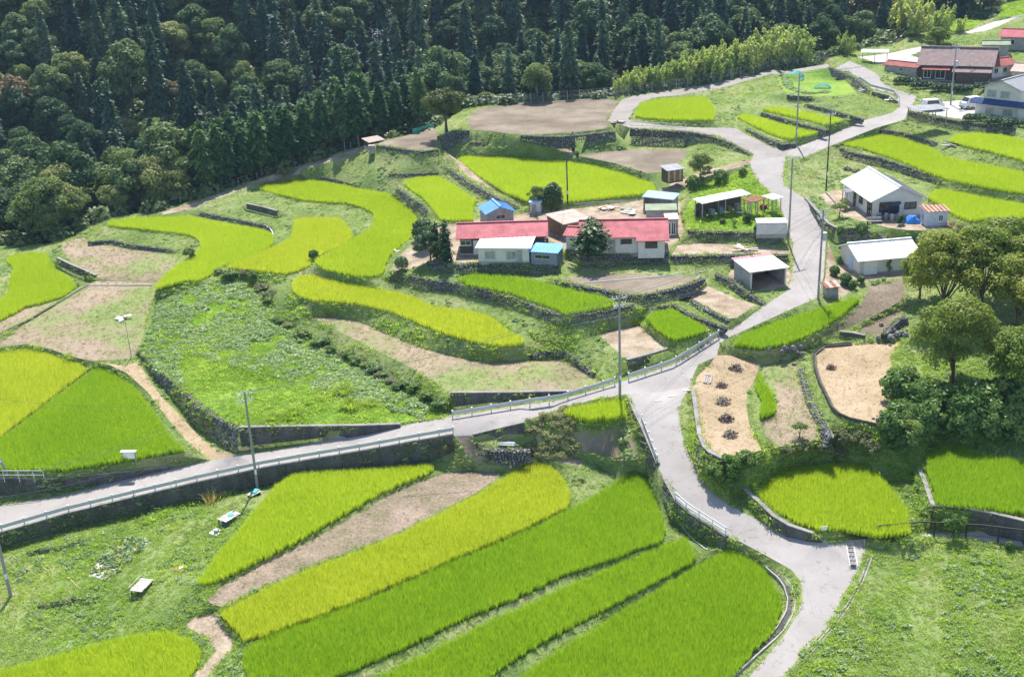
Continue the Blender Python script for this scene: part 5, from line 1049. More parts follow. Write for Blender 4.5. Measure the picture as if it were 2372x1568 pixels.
def slab(b, el, er, rr, rl, th=.1, rib=.45, rh=.045):
    el, er, rr, rl = (Vector(p) for p in (el, er, rr, rl)); n = (er - el).cross(rl - el).normalized()
    if n.z < 0: n = -n
    d = n * th
    b.hexa([el - d, er - d, rr - d, rl - d], [el, er, rr, rl])
    L = (er - el).length; k = int(L / rib) if rib else 0
    for i in range(k + 1):
        t = (i + .5) / (k + 1); p = el.lerp(er, t); q = rl.lerp(rr, t); x = (er - el).normalized() * .025
        b.hexa([p - x + n * .002, p + x + n * .002, q + x + n * .002, q - x + n * .002], [p - x + n * rh, p + x + n * rh, q + x + n * rh, q - x + n * rh])
def house(name, label, cat, pL, pR, z, W, hw, rise, roof, rmat, wmat, oh=.4, wins=(), doors=(), zc=None, rib=.45, open_front=False, base=True, group=None, L=None, walls='flbr'):
    z *= ZS; zc_ = z if zc is None else z + zc
    p = at(pL[0], pL[1], zc_); q = at(pR[0], pR[1], zc_); p.z = q.z = z; x = (q - p); LL = x.length if L is None else L; yaw = math.atan2(x.y, x.x)
    root = empty(name, p, yaw, label, cat, group); root['_dim'] = (LL, W)
    b = MB(); th = .12; r_ = rise
    def hz(x_, y_):
        "height of the wall top below the roof"
        if roof == 'gable_x': return hw + r_ * (1 - abs(y_ - W / 2) / (W / 2))
        if roof == 'gable_y': return hw + r_ * (1 - abs(x_ - LL / 2) / (LL / 2))
        return hw + r_ * y_ / W
    def wall_run(a, c):
        n = 2; P0 = Vector(a); P1 = Vector(c); t = (P1 - P0).normalized(); nn = Vector((t.y, -t.x)) * -th
        for k in range(n):
            s0 = P0.lerp(P1, k / n); s1 = P0.lerp(P1, (k + 1) / n)
            b.hexa([(s0.x, s0.y, -.3), (s1.x, s1.y, -.3), (s1.x + nn.x, s1.y + nn.y, -.3), (s0.x + nn.x, s0.y + nn.y, -.3)],
                   [(s0.x, s0.y, hz(s0.x, s0.y)), (s1.x, s1.y, hz(s1.x, s1.y)), (s1.x + nn.x, s1.y + nn.y, hz(s1.x, s1.y)), (s0.x + nn.x, s0.y + nn.y, hz(s0.x, s0.y))])
    if 'f' in walls and not open_front: wall_run((th + .001, 0), (LL - th - .001, 0))
    if 'r' in walls: wall_run((LL, 0), (LL, W))
    if 'b' in walls: wall_run((LL - th - .001, W), (th + .001, W))
    if 'l' in walls: wall_run((0, W), (0, 0))
    if walls: b.build('wall', M[wmat], root)
    if base and walls and not open_front: MB().box((LL / 2, W / 2, -.02), (LL + .1, W + .1, .5)).build('foundation', M['conc_light'], root)
    e = .03
    if roof == 'gable_x':
        for nm, s in (('roof', 0), ('roof', 1)):
            b = MB(); ya, yb = (-oh, W / 2) if s == 0 else (W + oh, W / 2); za = hw - r_ * oh / (W / 2)
            slab(b, (-oh, ya, za + .1 + e), (LL + oh, ya, za + .1 + e), (LL + oh, yb, hw + r_ + .1 + e), (-oh, yb, hw + r_ + .1 + e), .1, rib); b.build('roof', M[rmat], root)
        MB().box((LL / 2, W / 2, hw + r_ + .2), (LL + 2 * oh, .3, .1)).build('ridge_cap', M[rmat], root)
    elif roof == 'gable_y':
        for s in (0, 1):
            b = MB(); xa = -oh if s == 0 else LL + oh; za = hw - r_ * oh / (LL / 2)
            slab(b, (xa, -oh, za + .1 + e), (xa, W + oh, za + .1 + e), (LL / 2, W + oh, hw + r_ + .1 + e), (LL / 2, -oh, hw + r_ + .1 + e), .1, rib); b.build('roof', M[rmat], root)
        MB().box((LL / 2, W / 2, hw + r_ + .2), (.3, W + 2 * oh, .1)).build('ridge_cap', M[rmat], root)
    elif roof == 'mono':
        b = MB(); k = r_ / W; slab(b, (-oh, -oh, hw - k * oh + .1 + e), (LL + oh, -oh, hw - k * oh + .1 + e), (LL + oh, W + oh, hw + r_ + k * oh + .1 + e), (-oh, W + oh, hw + r_ + k * oh + .1 + e), .08, rib); b.build('roof', M[rmat], root)
    def put(f, s, zz):
        return {'f': (Vector((s, 0, zz)), 0), 'l': (Vector((0, W - s, zz)), -math.pi / 2), 'r': (Vector((LL, s, zz)), math.pi / 2), 'b': (Vector((LL - s, W, zz)), math.pi)}[f]
    for wdw in wins:
        f, s, zz, w, h = wdw[:5]; fm = M[wdw[5]] if len(wdw) > 5 else M['alu']; c, a = put(f, s, zz); Rm = Matrix.Rotation(a, 3, 'Z'); b = MB(); t = .07
        for dx, dz, sx, sz in ((0, h / 2, w + t, t), (0, -h / 2, w + t, t), (-w / 2, 0, t, h - t), (w / 2, 0, t, h - t), (0, 0, t * .7, h - t)):
            b.box(c + Rm @ Vector((dx, -.03, dz)), (sx, .1, sz), M=Rm)
        fr = b.build('window', fm, root); MB().box(c + Rm @ Vector((0, -.004, 0)), (w - t * .5, .03, h - t * .5), M=Rm).build('pane', M['glass_pale' if name == 'white_shed' or name == 'blue_house' else 'glass'], fr)
        MB().box(c + Rm @ Vector((0, -.07, -h / 2 - t * .8)), (w + .16, .14, .05), M=Rm).build('sill', fm, fr)
    for d in doors:
        f, s, w, h, mt = d; c, a = put(f, s, h / 2); Rm = Matrix.Rotation(a, 3, 'Z')
        dr = MB().box(c + Rm @ Vector((0, -.03, 0)), (w, .07, h), M=Rm).build('door', M[mt], root)
        MB().box(c + Rm @ Vector((w * .35, -.09, -.05)), (.06, .06, .25), M=Rm).build('handle', M['alu'], dr)
    return root
def extra(root, name, mat, fn):
    b = MB(); fn(b); return b.build(name, M[mat], root)
def canopy(name, label, pL, pR, z, zc, W, rmat, rise=.1, posts=True, oh=.15, group=None):
    r = house(name, label, 'shelter', pL, pR, z, W, zc, rise, 'mono', rmat, 'wood_old', oh, zc=zc, walls='', group=group)
    L = r['_dim'][0]
    for x in (.1, L / 2, L - .1):
        for y in (.1, W - .1): extra(r, 'post', 'wood_old', lambda b: b.box((x, y, zc / 2 - .15 + (rise * y / W) / 2), (.1, .1, zc + .25 + rise * y / W)))
    return r
# red farmhouse (larger), its left wing
h = house('farmhouse', 'larger red roofed farmhouse behind the spreading dark conifer', 'house', (1350, 591), (1540, 588), 12.9, 5.6, 2.4, 1.15, 'gable_x', 'red_roof', 'white_wall', .5,
    [('f', 5.4, 1.7, 1.3, .5, 'dark_wall'), ('f', 2.2, 1.5, 1.5, .9, 'dark_wall')], [('f', 3.6, .9, 1.9, 'grey_wall'), ('r', 2.5, .9, 1.9, 'grey_wall')])
L = h['_dim'][0]
extra(h, 'front_room', 'white_wall', lambda b: b.box((L - 1.7, -.36, .95), (3.2, .7, 2.5)))
extra(h, 'lower_roof', 'red_roof', lambda b: slab(b, (L - 3.55, -1.15, 2.02), (L + .5, -1.15, 2.02), (L + .5, -.5, 2.36), (L - 3.55, -.5, 2.36), .09))
fw = extra(h, 'window', 'dark_wall', lambda b: [b.box((L - 1.7, -.74, z_), (1.5, .08, .07)) for z_ in (1.0, 1.85)] + [b.box((L - 1.7 + x_, -.74, 1.42), (.07, .08, .78)) for x_ in (-.72, 0, .72)])
MB().box((L - 1.7, -.72, 1.42), (1.4, .03, .8)).build('pane', M['glass'], fw)
h = house('farm_wing', 'low red roofed wing at the left of the larger farmhouse', 'house', (1312, 580), (1352, 583), 12.9, 3.4, 2.0, .5, 'gable_x', 'red_roof', 'white_wall', .35, [('f', .9, 1.2, .8, .8)])
h = house('farmhouse', 'long red roofed farmhouse with dark timber front by the garden pines', 'house', (1067, 591), (1262, 585), 12.3, 5.0, 2.35, 1.0, 'gable_x', 'red_roof', 'dark_wall', .5, [('f', .75, 1.6, 1.3, .6, 'white_paint'), ('f', 8.6, 1.5, 1.2, .7, 'white_paint'), ('r', 2.2, 1.5, 1.0, .7)], [('f', 2.1, .8, 1.9, 'white_paint')])
h = house('white_shed', 'white walled shed with flat white metal roof above the stone wall', 'shed', (1109, 609), (1226, 610.5), 12.25, 3.6, 1.95, .25, 'mono', 'white_roof', 'white_wall', .3, [('f', 1.5, 1.05, 1.25, 1.0), ('f', 4.2, 1.05, 1.25, 1.0)], [('f', 5.2, .7, 1.7, 'grey_wall')], rib=.6)
h = house('annex', 'dark walled annex with light blue roof beside the white shed', 'shed', (1231, 612), (1290, 616), 12.2, 2.6, 1.6, .2, 'mono', 'blue_roof', 'blue_wall', .25, [('f', 1.5, 1.05, 2.0, .45, 'wood_old')])
house('blue_roofed_shed', 'small shed with bright sky blue gabled roof by the rice', 'shed', (1128, 496), (1189, 489), 12.5, 3.9, 2.0, .75, 'gable_y', 'blue_roof', 'grey_wall', .3, [('f', 1.9, 1.4, 1.3, .6)], zc=2.0)
house('outhouse', 'tiny white outhouse beside the egg shaped evergreen', 'shed', (1228, 494), (1253, 494.5), 13.0, 1.4, 1.5, .15, 'mono', 'pale_blue', 'white_wall', .15, [], [('f', .6, .6, 1.3, 'grey_wall')])
h = house('lean_to', 'tan corrugated lean-to with milky strips behind the red farmhouse', 'shed', (1306, 521), (1366, 509), 12.9, 4.2, 2.0, .35, 'mono', 'tan_roof', 'brown_wall', .2, zc=2.0, rib=.3)
L = h['_dim'][0]
for y in (.1, 3.3): extra(h, 'skylight_strip', 'clear_sheet', lambda b: slab(b, (L * .2, y, 2.19 + .35 * y / 4.2), (L * .98, y, 2.19 + .35 * y / 4.2), (L * .98, y + .45, 2.19 + .35 * (y + .45) / 4.2), (L * .2, y + .45, 2.19 + .35 * (y + .45) / 4.2), .01, 0))
house('blue_lean_to', 'open shed with pale blue roof at the back of the farmyard', 'shed', (1490, 457), (1559, 464), 13.2, 1.8, 2.0, .35, 'mono', 'pale_blue', 'grey_wall', .15, zc=2.0, rib=.3, walls='lbr')
h = house('green_lean_to', 'moss green roofed shed in the row beside the farmyard', 'shed', (1497, 489), (1566, 488), 13.0, 2.2, 2.1, .2, 'mono', 'green_roof', 'grey_wall', .15, zc=2.1, rib=.3)
house('glazed_porch', 'tan roofed porch with a glazed door at the end of the shed row', 'shed', (1543, 510), (1571, 509), 12.9, 1.9, 2.1, .2, 'mono', 'tan_roof', 'grey_wall', .12, [('f', .35, .95, .5, 1.6, 'white_paint'), ('f', .95, .95, .5, 1.6, 'white_paint')], zc=2.1, rib=.3)
h = house('wooden_hut', 'little wooden hut with a grey sheet roof by the brown field', 'shed', (1547, 421), (1582, 416), 15.4, 1.9, 1.55, .25, 'mono', 'grey_roof', 'dark_wall', .25, base=False)
L = h['_dim'][0]
for i in range(8): extra(h, 'plank', 'brown_wall' if i % 3 else 'wood', lambda b: b.box(((i + .5) * L / 8, -.03, .72), (L / 8 - .03, .05, 1.6)))
h = canopy('open_shelter', 'long open shelter with white roof in the junk plot', (1627, 473), (1736, 451), 14.2, 2.0, 1.7, 'white_roof', .2)
L = h['_dim'][0]
extra(h, 'back_board', 'dark_wall', lambda b: b.box((L / 2, 1.6, .8), (L - .2, .06, 1.8)))
for i in range(5): extra(h, 'stored_crate', ['dark_wall', 'steel_dark', 'blue_wall', 'brown_wall', 'grey_wall'][i], lambda b: b.box((.8 + i * (L - 1.4) / 4.4, .9, .35), (.7, .7, .7 + .1 * (i % 3))))
canopy('open_shelter', 'small brown roofed shelter over red farm machines', (1742, 470), (1771, 462), 14.1, 1.7, 1.5, 'rust', .1)
canopy('open_shelter', 'small white roofed shelter at the roadside edge of the junk plot', (1768, 456), (1790, 464), 14.2, 1.5, 1.5, 'white_roof', .1)
h = house('storage_box', 'white storage container among the weeds beside the road', 'container', (1753, 547), (1822, 546), 13.6, 1.9, 1.6, .05, 'mono', 'white_roof', 'white_wall', .03, [], rib=0)
L = h['_dim'][0]
for i in range(6): extra(h, 'panel', 'white_wall', lambda b: b.box(((i + .5) * L / 6, -.02, .75), (L / 6 - .06, .04, 1.5)))
# garage
h = house('open_garage', 'open fronted garage with white sheet roof beside the main road', 'garage', (1738, 668), (1819, 657), 10.6, 4.4, 2.0, .25, 'mono', 'white_roof', 'grey_wall', .3, open_front=True, walls='lbr', rib=.35)
L = h['_dim'][0]
extra(h, 'roof_patch', 'red_roof', lambda b: slab(b, (-.3, 3.9, 2.36), (L + .3, 3.9, 2.36), (L + .3, 4.72, 2.41), (-.3, 4.72, 2.41), .01, 0))
for x in (.05, L - .05): extra(h, 'post', 'white_wall', lambda b: b.box((x, -.02, .95), (.16, .16, 2.1)))
extra(h, 'workbench', 'dark_wall', lambda b: (b.box((L / 2, 3.6, .8), (L - .6, .7, .08)), b.box((.6, 3.6, .4), (.1, .6, .75)), b.box((L - .6, 3.6, .4), (.1, .6, .75))))
# bungalow
h = house('bungalow', 'cream bungalow with broad white roof above the main road', 'house', (2019, 507), (2133, 500), 14.3, 10.2, 2.5, 1.5, 'gable_y', 'white_roof', 'white_wall', .55,
    [('f', 2.2, 1.2, 2.6, 1.3, 'dark_wall'), ('f', 5.0, 1.5, 1.5, .8, 'dark_wall'), ('l', 9.3, 1.0, 1.5, 1.8, 'dark_wall'), ('l', 6.2, 1.5, 1.1, .8, 'dark_wall')], [('l', 3.9, .9, 2.0, 'dark_wall')], rib=.5)
L = h['_dim'][0]
for c in h.children:
    if c.name.startswith('roof') and max(v_.co.x for v_ in c.data.vertices) > L * .8: c.data.materials[0] = M['grey_roof']; c['label'] = 'grey roof slope'
extra(h, 'awning', 'dark_wall', lambda b: slab(b, (.9, -.6, 1.95), (3.6, -.6, 1.95), (3.6, 0, 2.1), (.9, 0, 2.1), .05, 0))
extra(h, 'porch', 'grey_roof', lambda b: (slab(b, (-1.5, 5.4, 2.2), (-1.5, 7.2, 2.2), (0, 7.2, 2.45), (0, 5.4, 2.45), .08, .3), b.box((-1.4, 5.5, 1.1), (.1, .1, 2.2)), b.box((-1.4, 7.1, 1.1), (.1, .1, 2.2))))
h = house('striped_shed', 'pale shed with a striped rusty roof beside the bungalow', 'shed', (2143, 531), (2193, 528.5), 13.9, 1.9, 2.15, .2, 'mono', 'rust', 'blue_wall', .2, [('f', 1.85, 1.35, .55, .8, 'white_paint'), ('l', .9, 1.3, .4, .7)], rib=0)
L = h['_dim'][0]
[k for k in h.children if k.name.startswith('wall')][0].data.materials[0] = plain('pale_blue_plaster', (.55, .58, .63), .8, .2)
for i in range(6): extra(h, 'roof_panel', 'rust', lambda b: slab(b, (-.2 + i * (L + .4) / 6 + .02, -.24, 2.29), (-.2 + (i + 1) * (L + .4) / 6 - .13, -.24, 2.29), (-.2 + (i + 1) * (L + .4) / 6 - .13, 2.14, 2.53), (-.2 + i * (L + .4) / 6 + .02, 2.14, 2.53), .04, 0))
for c in h.children:
    if c.name.split('.')[0] == 'roof': c.data.materials[0] = M['rust_pale']
canopy('open_shelter', 'small shelter with light blue roof below the striped shed', (2127, 553), (2168, 563), 11.8, 1.9, 2.3, 'pale_blue', .1)
h = house('barn', 'cream barn with a long white roof beside the shady trees', 'barn', (1990, 638), (2122, 626), 10.3, 5.6, 2.0, 1.1, 'gable_x', 'white_roof', 'white_wall', .5, [], [('f', 1.4, 1.7, 1.7, 'white_paint'), ('l', 3.2, 1.0, 1.7, 'pale_blue')], rib=.5)
h = house('pump_box', 'knee high utility box with a rusty roof beside the pole', 'utility box', (1914, 690), (1941, 687), 9.95, 1.0, 1.15, .2, 'mono', 'rust', 'grey_wall', .2, [], rib=0)
L = h['_dim'][0]
for i in range(4): extra(h, 'roof_panel', 'rust_pale' if i % 2 else 'rust', lambda b: slab(b, (-.2 + i * (L + .4) / 4 + .02, -.24, 1.28), (-.2 + (i + 1) * (L + .4) / 4 - .03, -.24, 1.28), (-.2 + (i + 1) * (L + .4) / 4 - .03, 1.24, 1.58), (-.2 + i * (L + .4) / 4 + .02, 1.24, 1.58), .03, 0))
# upper houses
h = canopy('carport', 'grey roofed carport with a brown lattice side and a van inside', (2128, 259), (2196, 253), 19.6, 1.95, 3.2, 'grey_roof', .1)
L = h['_dim'][0]
for i in range(9): extra(h, 'lattice_slat', 'brown_wall', lambda b: b.box((.05 + i * L * .4 / 9, .03, .95), (.07, .05, 1.85)))
for i in range(7): extra(h, 'lattice_slat', 'brown_wall', lambda b: b.box((.04, .3 + i * .42, .95), (.05, .07, 1.85)))
extra(h, 'lattice_rail', 'brown_wall', lambda b: [b.box((L * .2, .07, z_), (L * .4, .04, .07)) for z_ in (.2, 1.0, 1.8)])
h = house('blue_house', 'two storey pale house with navy lower roofs and a grey gable', 'house', (2274, 269), (2356, 279), 19.3, 9, 4.7, 1.1, 'gable_y', 'grey_roof', 'white_wall', .6, [('f', 1.3, 3.7, 1.5, 1.1), ('f', 3.5, 3.7, 1.5, 1.1), ('f', 1.2, 1.0, 1.3, 1.0), ('f', 4.2, 1.0, 1.5, 1.1)])
L = h['_dim'][0]
extra(h, 'lower_roof', 'navy_roof', lambda b: slab(b, (-1.6, -1.3, 2.2), (L + .9, -1.3, 2.2), (L + .9, -.01, 2.85), (-1.6, -.01, 2.85), .1, .3))
extra(h, 'side_roof', 'navy_roof', lambda b: slab(b, (-1.6, -.02, 2.2), (-1.6, 7, 2.2), (-.01, 7, 2.85), (-.01, -.02, 2.85), .1, .3))
extra(h, 'side_room', 'white_wall', lambda b: b.box((-.66, 3.4, 1.1), (1.28, 6.6, 2.2)))
extra(h, 'bay_roof', 'navy_roof', lambda b: slab(b, (L + .95, -1.3, 2.2), (L + 5, -1.3, 2.2), (L + 5, 1.0, 2.95), (L + .95, 1.0, 2.95), .1, .3))
extra(h, 'bay_room', 'white_wall', lambda b: b.box((L + 2.6, 2.4, 1.1), (4.6, 6, 2.1)))
h = house('old_farmhouse', 'large old farmhouse with weathered brown hipped roof', 'house', (2133, 187), (2288, 192), 21.4, 7.5, 3.2, 2.0, 'gable_x', 'brown_tile', 'dark_wall', .9, [('f', 1.0, 1.3, 1.2, 1.5, 'white_paint'), ('f', 3.2, 1.3, 1.6, 1.6, 'white_paint'), ('f', 8.2, 1.3, 1.5, 1.4)], rib=.3)
L = h['_dim'][0]
extra(h, 'lower_roof', 'faded_red', lambda b: slab(b, (.2, -1.5, 2.2), (4.9, -1.5, 2.2), (4.9, -.01, 2.75), (.2, -.01, 2.75), .1, .3))
extra(h, 'lower_roof', 'brown_tile', lambda b: slab(b, (5.3, -2.2, 2.0), (L + .6, -2.2, 2.0), (L + .6, -.01, 2.75), (5.3, -.01, 2.75), .1, .3))
extra(h, 'porch_room', 'dark_wall', lambda b: b.box((L - 2.6, -.9, 1.0), (5, 1.7, 2.1)))
extra(h, 'ridge_tiles', 'brown_tile', lambda b: b.box((L / 2, 3.75, 5.45), (L + 1.9, .4, .25)))
house('white_annex', 'white annex with a faded red roof beside the old farmhouse', 'house', (2297, 184), (2346, 178), 21.4, 3.6, 2.3, .8, 'gable_x', 'faded_red', 'white_wall', .5, [('f', .8, 1.4, .8, .8), ('f', 2.8, 1.4, .8, .8)], rib=.3)
house('red_roofed_store', 'low store with a rusty red roof beside the road bend', 'shed', (2048, 169), (2122, 177), 21.5, 2.8, 1.5, .5, 'gable_x', 'faded_red', 'grey_wall', .3, [('f', 3.6, .9, .8, .5)], rib=.3)
house('mossy_store', 'grey green roofed store above the old farmhouse', 'shed', (2276, 128), (2335, 128), 22.6, 3, 1.9, .5, 'gable_x', 'green_roof', 'grey_wall', .3, [('f', 2.5, 1.1, .8, .6)], rib=.3)
house('upper_house', 'red roofed house highest at the edge of the village', 'house', (2316, 112), (2420, 116), 23.2, 5, 2.3, 1.0, 'gable_x', 'red_roof', 'grey_wall', .5, [('f', 2, 1.2, 1.2, .9), ('f', 5, 1.2, 1.2, .9)], rib=.3)
house('pale_roofed_house', 'house with a pale tan roof cut by the picture edge', 'house', (2345, 190), (2430, 196), 20.8, 4, 2.0, .9, 'gable_x', 'rust_pale', 'white_wall', .5, [('f', 2, 1.2, 1.2, .9)], rib=.3)
canopy('open_shelter', 'white roofed open shelter in the bright concrete courtyard', (1997, 123), (2057, 123), 22.4, 2.0, 3.0, 'white_roof', .1)
h = house('forest_hut', 'tiny hut with a rusty pale roof where the forest path ends', 'shed', (857, 344), (888, 338), 15.4, 1.8, 1.0, .3, 'mono', 'rust_pale', 'dark_wall', .3, [], rib=.25)
MB().box((0, 0, .55), (1.0, 1.0, 1.3)).add([(-.55, -.55, 1.2), (.55, -.55, 1.2), (.55, .55, 1.2), (-.55, .55, 1.2), (-.55, -.55, 1.28), (.55, -.55, 1.28), (.55, .55, 1.28), (-.55, .55, 1.28)], [(3, 2, 1, 0), (4, 5, 6, 7), (0, 1, 5, 4), (1, 2, 6, 5), (2, 3, 7, 6), (3, 0, 4, 7)]).build('concrete_block', M['conc_light'], None, label='grey concrete box beside the tiny forest hut', cat='block').location = at(862, 354, ZS * 15.2)
# ================================================================ rails, fences and poles
def path3(pts, z=None): return [at(p[0], p[1], ZS * (p[2] if len(p) > 2 else z)) for p in pts]
def along(P, step):
    out = []; acc = 0
    for a, b in zip(P[:-1], P[1:]):
        L = (b - a).length; s = -acc if acc else 0
        t = (step - acc) if acc > 0 else 0
        while t <= L + 1e-6: out.append(a.lerp(b, t / L)); t += step
        acc = L - (t - step)
    return out
def rail(name, label, pts, h, step, kind, group=None, cat='guardrail'):
    P = path3(pts); o = P[0].copy(); root = empty(name, o, 0, label, cat, group); Q = [p - o for p in P]
    posts = along(Q, step)
    if (posts[-1] - Q[-1]).length > .6: posts.append(Q[-1])
    pm, bm = {'beam': ('steel', 'steel'), 'pipe': ('white_paint', 'pvc'), 'black': ('black_steel', 'black_steel'), 'thin': ('white_paint', 'steel')}[kind]
    me = MB().tube([(0, 0, -.3), (0, 0, h)], .06 if kind in ('beam', 'pipe') else (.07 if kind == 'black' else .03), 6).mesh('post', M[pm])
    for p in posts: obj('post', me, root, p)
    if kind == 'beam':
        b = MB()
        for a, c in zip(Q[:-1], Q[1:]):
            n = Vector((-(c - a).y, (c - a).x, 0)).normalized() * .09
            for zz, hh, off in ((h - .07, .12, 0), (h - .195, .13, .05), (h - .32, .12, 0)):
                b.beam(a + Vector((0, 0, zz)) - n * (1 - off * 6), c + Vector((0, 0, zz)) - n * (1 - off * 6), .035, hh)
        b.build('beam', M[bm], root)
        b = MB()
        for p in posts: b.box(p + Vector((0, 0, h + .03)), (.16, .16, .07))
        b.build('post_caps', M['porcelain'], root, kind='stuff')
    else:
        hs = {'pipe': (h, h * .55), 'black': (h,), 'thin': (h, h * .5)}[kind]
        for zz in hs: MB().tube([q + Vector((0, 0, zz)) for q in Q], .055 if kind == 'pipe' else (.07 if kind == 'black' else .045), 6).build('rail', M[bm], root)
        if kind == 'black':
            for zz in (h * .25, h * .5, h * .75): MB().tube([q + Vector((0, 0, zz)) for q in Q], .025, 4).build('wire', M['black_steel'], root)
    return root
rail('guardrail', 'long pale crash barrier along the lower edge of the main road', [(-100,1262,.8),(0,1233,1.2),(149,1190,1.65),(329,1146,2.1),(460,1115,2.5),(610,1082,3.0),(713,1064,3.45),(839,1043,4.0),(965,1020,4.6),(1050,1005,5.0)], .78, 2.0, 'beam')
rail('guardrail', 'crash barrier below the dry field, left of the junction pole', [(1049,968,5.1),(1202,942,5.9),(1300,928,6.4),(1424,890,7.1)], .78, 2.0, 'beam')
rail('guardrail', 'crash barrier climbing from the junction pole past the bare plot', [(1456,880,7.3),(1557,847,7.8),(1664,780,8.7)], .78, 2.0, 'beam')
rail('guardrail', 'short crash barrier at the top of the branch lane', [(1487,977,5.95),(1523,1070,4.7)], .75, 1.4, 'beam')
rail('handrail', 'blue grey pipe railing above the shaded stone wall', [(1564,1159,3.05),(1596,1187,2.6),(1640,1215,2.15),(1683,1242,1.85)], .85, 1.5, 'pipe', cat='railing')
rail('handrail', 'thin railing on top of the tall squared stone wall', [(1460,298,18.4),(1520,300.5,18.25),(1588,304,18.05)], 1.1, 2.0, 'thin', cat='railing')
rail('handrail', 'low pipe railing beside the leaning pole at the notice board field', [(-60,1112,3.3),(0,1110,3.3),(103,1110,3.2)], .95, 1.5, 'thin', cat='railing')
rail('fence', 'black wire railing along the footpath in front of the shaded rice', [(2029,1252,1.65),(2066,1248,1.55),(2134,1242,1.5),(2271,1250,1.45),(2343,1259,1.5),(2440,1271,1.6)], 1.45, 2.6, 'black', cat='fence')
rail('handrail', 'railing along the upper village road above the sloping stone wall', [(1938,158,22.0),(1952,164,21.8),(1972,172,21.4)], .9, 1.0, 'thin', cat='railing')
rail('guardrail', 'white barrier on the outside of the upper road bend', [(1990,184,21.0),(2019,204,20.5),(2071,217,19.9),(2083,231,19.6),(2083,248,19.2)], .6, 2.0, 'beam')
# mesh fence along the wood
def mesh_fence(label, us, d, h, cat='fence', step=2.3, mat='steel_dark', net=True):
    P = [on_edge(u, 0, d) for u in us]
    o = P[0].copy(); root = empty('mesh_fence', o, 0, label, cat); Q = [p - o for p in P]
    me = MB().tube([(0, 0, -.3), (0, 0, h)], .035, 5).mesh('post', M['steel'])
    for p in along(Q, step): obj('post', me, root, p)
    for zz in (.15, h * .5, h - .05): MB().tube([q + Vector((0, 0, zz)) for q in Q], .014, 4).build('wire', M[mat], root)
    if net:
        b = MB(); fine = along(Q, .45)
        for p in fine: b.beam(p + Vector((0, 0, .1)), p + Vector((0, 0, h - .05)), .012, .012)
        for k in range(1, 7):
            for a, c in zip(Q[:-1], Q[1:]): b.beam(a + Vector((0, 0, h * k / 7.2)), c + Vector((0, 0, h * k / 7.2)), .01, .012)
        b.build('netting', M[mat], root, kind='stuff')
    return root
mesh_fence('tall mesh fence between the tilled field, upper lane and the wood', [1088,1160,1230,1300,1370,1440,1500,1570,1620,1673,1740,1800,1860,1918], -.4, 1.9)
mesh_fence('thin wire fence along the forest path below the cypresses', [376,420,470,540,600,680,760,830], 1.0, 1.3, step=3.5, net=False)
P = [on_edge(u, 0, .1) for u in (957, 980, 1004)]; root = empty('net_fence', P[0], 0, 'short teal net fence on the forest side of the small tilled field', 'fence')
for p in P: MB().tube([p - P[0], p - P[0] + Vector((0, 0, 1.1))], .04, 5).build('post', M['steel'], root)
for a, c in zip(P[:-1], P[1:]): MB().hexa([a - P[0] + Vector((0, .02, .1)), c - P[0] + Vector((0, .02, .1)), c - P[0] + Vector((0, .04, .1)), a - P[0] + Vector((0, .04, .1))], [a - P[0] + Vector((0, .02, 1)), c - P[0] + Vector((0, .02, 1)), c - P[0] + Vector((0, .04, 1)), a - P[0] + Vector((0, .04, 1))]).build('net_panel', M['teal'], root)
POLES = {}
def pole(key, label, base, z, top, mat='pole_conc', arms=1, r=.15, trans=False, thin=False, lean=0, hmax=None):
    p = at(base[0], base[1], ZS * z); h = 6.0
    for _ in range(30):
        v = proj(p + Vector((0, 0, h)))[1]; h += (v - top) * p.y / FPX
    if hmax: h = hmax
    root = empty('utility_pole' if not thin else 'thin_pole', p, R(20), label, 'pole')
    if lean: root.rotation_euler = (0, lean, 0)
    MB().tube([(0, 0, -.6), (0, 0, h)], [r, r * .62], 10).build('shaft', M[mat], root)
    for k in range(arms):
        zz = h - .25 - .75 * k; MB().box((0, 0, zz), (1.7 - .3 * k, .09, .09)).build('crossarm', M['steel'], root)
        for x in (-.75 + .12 * k, -.3, .35, .75 - .12 * k): MB().tube([(x, 0, zz + .05), (x, 0, zz + .14), (x, 0, zz + .3)], [.04, .085, .05], 7).build('insulator', M['porcelain'], root)
    if trans:
        MB().tube([(.35, 0, h - 3.6), (.35, 0, h - 2.7)], .28, 10).build('transformer', M['steel'], root)
        MB().box((.12, 0, h - 3.1), (.5, .1, .1)).build('bracket', M['steel_dark'], root)
        MB().box((-.3, 0, h - 3.2), (.9, .07, .07)).build('lower_arm', M['steel'], root)
    if not thin:
        MB().box((0, -r - .02, 1.9), (.2, .03, .5)).build('number_plate', M['white_paint'], root)
        for k in range(4): MB().tube([(0, r * .6, 2.2 + k * .45), (.0, r * .6 + .2, 2.2 + k * .45)], .012, 4).build('step_bolt', M['steel'], root)
    POLES[key] = (p, h, root)
    return root
pole('a', 'grey concrete pole standing in front of the long lower crash barrier', (597,1131), 1.1, 907, arms=2)
pole('b', 'grey concrete pole at the road junction beside the tall rice patch', (1436,913), 7.0, 686, arms=2)
pole('c', 'concrete pole with a transformer beside the rust roofed box', (1895,691), 10.1, 486, arms=2, trans=True)
pole('d', 'tall concrete pole on the left side of the main road by the white container', (1826,567), 12.2, 366, arms=1)
pole('e', 'dark slender pole behind the bungalow drive', (1914,433), 15.2, 262, 'dark_pole', 1, .12)
pole('f', 'concrete pole at the fork beside the narrow rice terraces', (1844,332), 17.2, 170, arms=2)
pole('g', 'pale concrete pole in front of the old farmhouse', (2202,242), 19.7, 103, arms=2, trans=True)
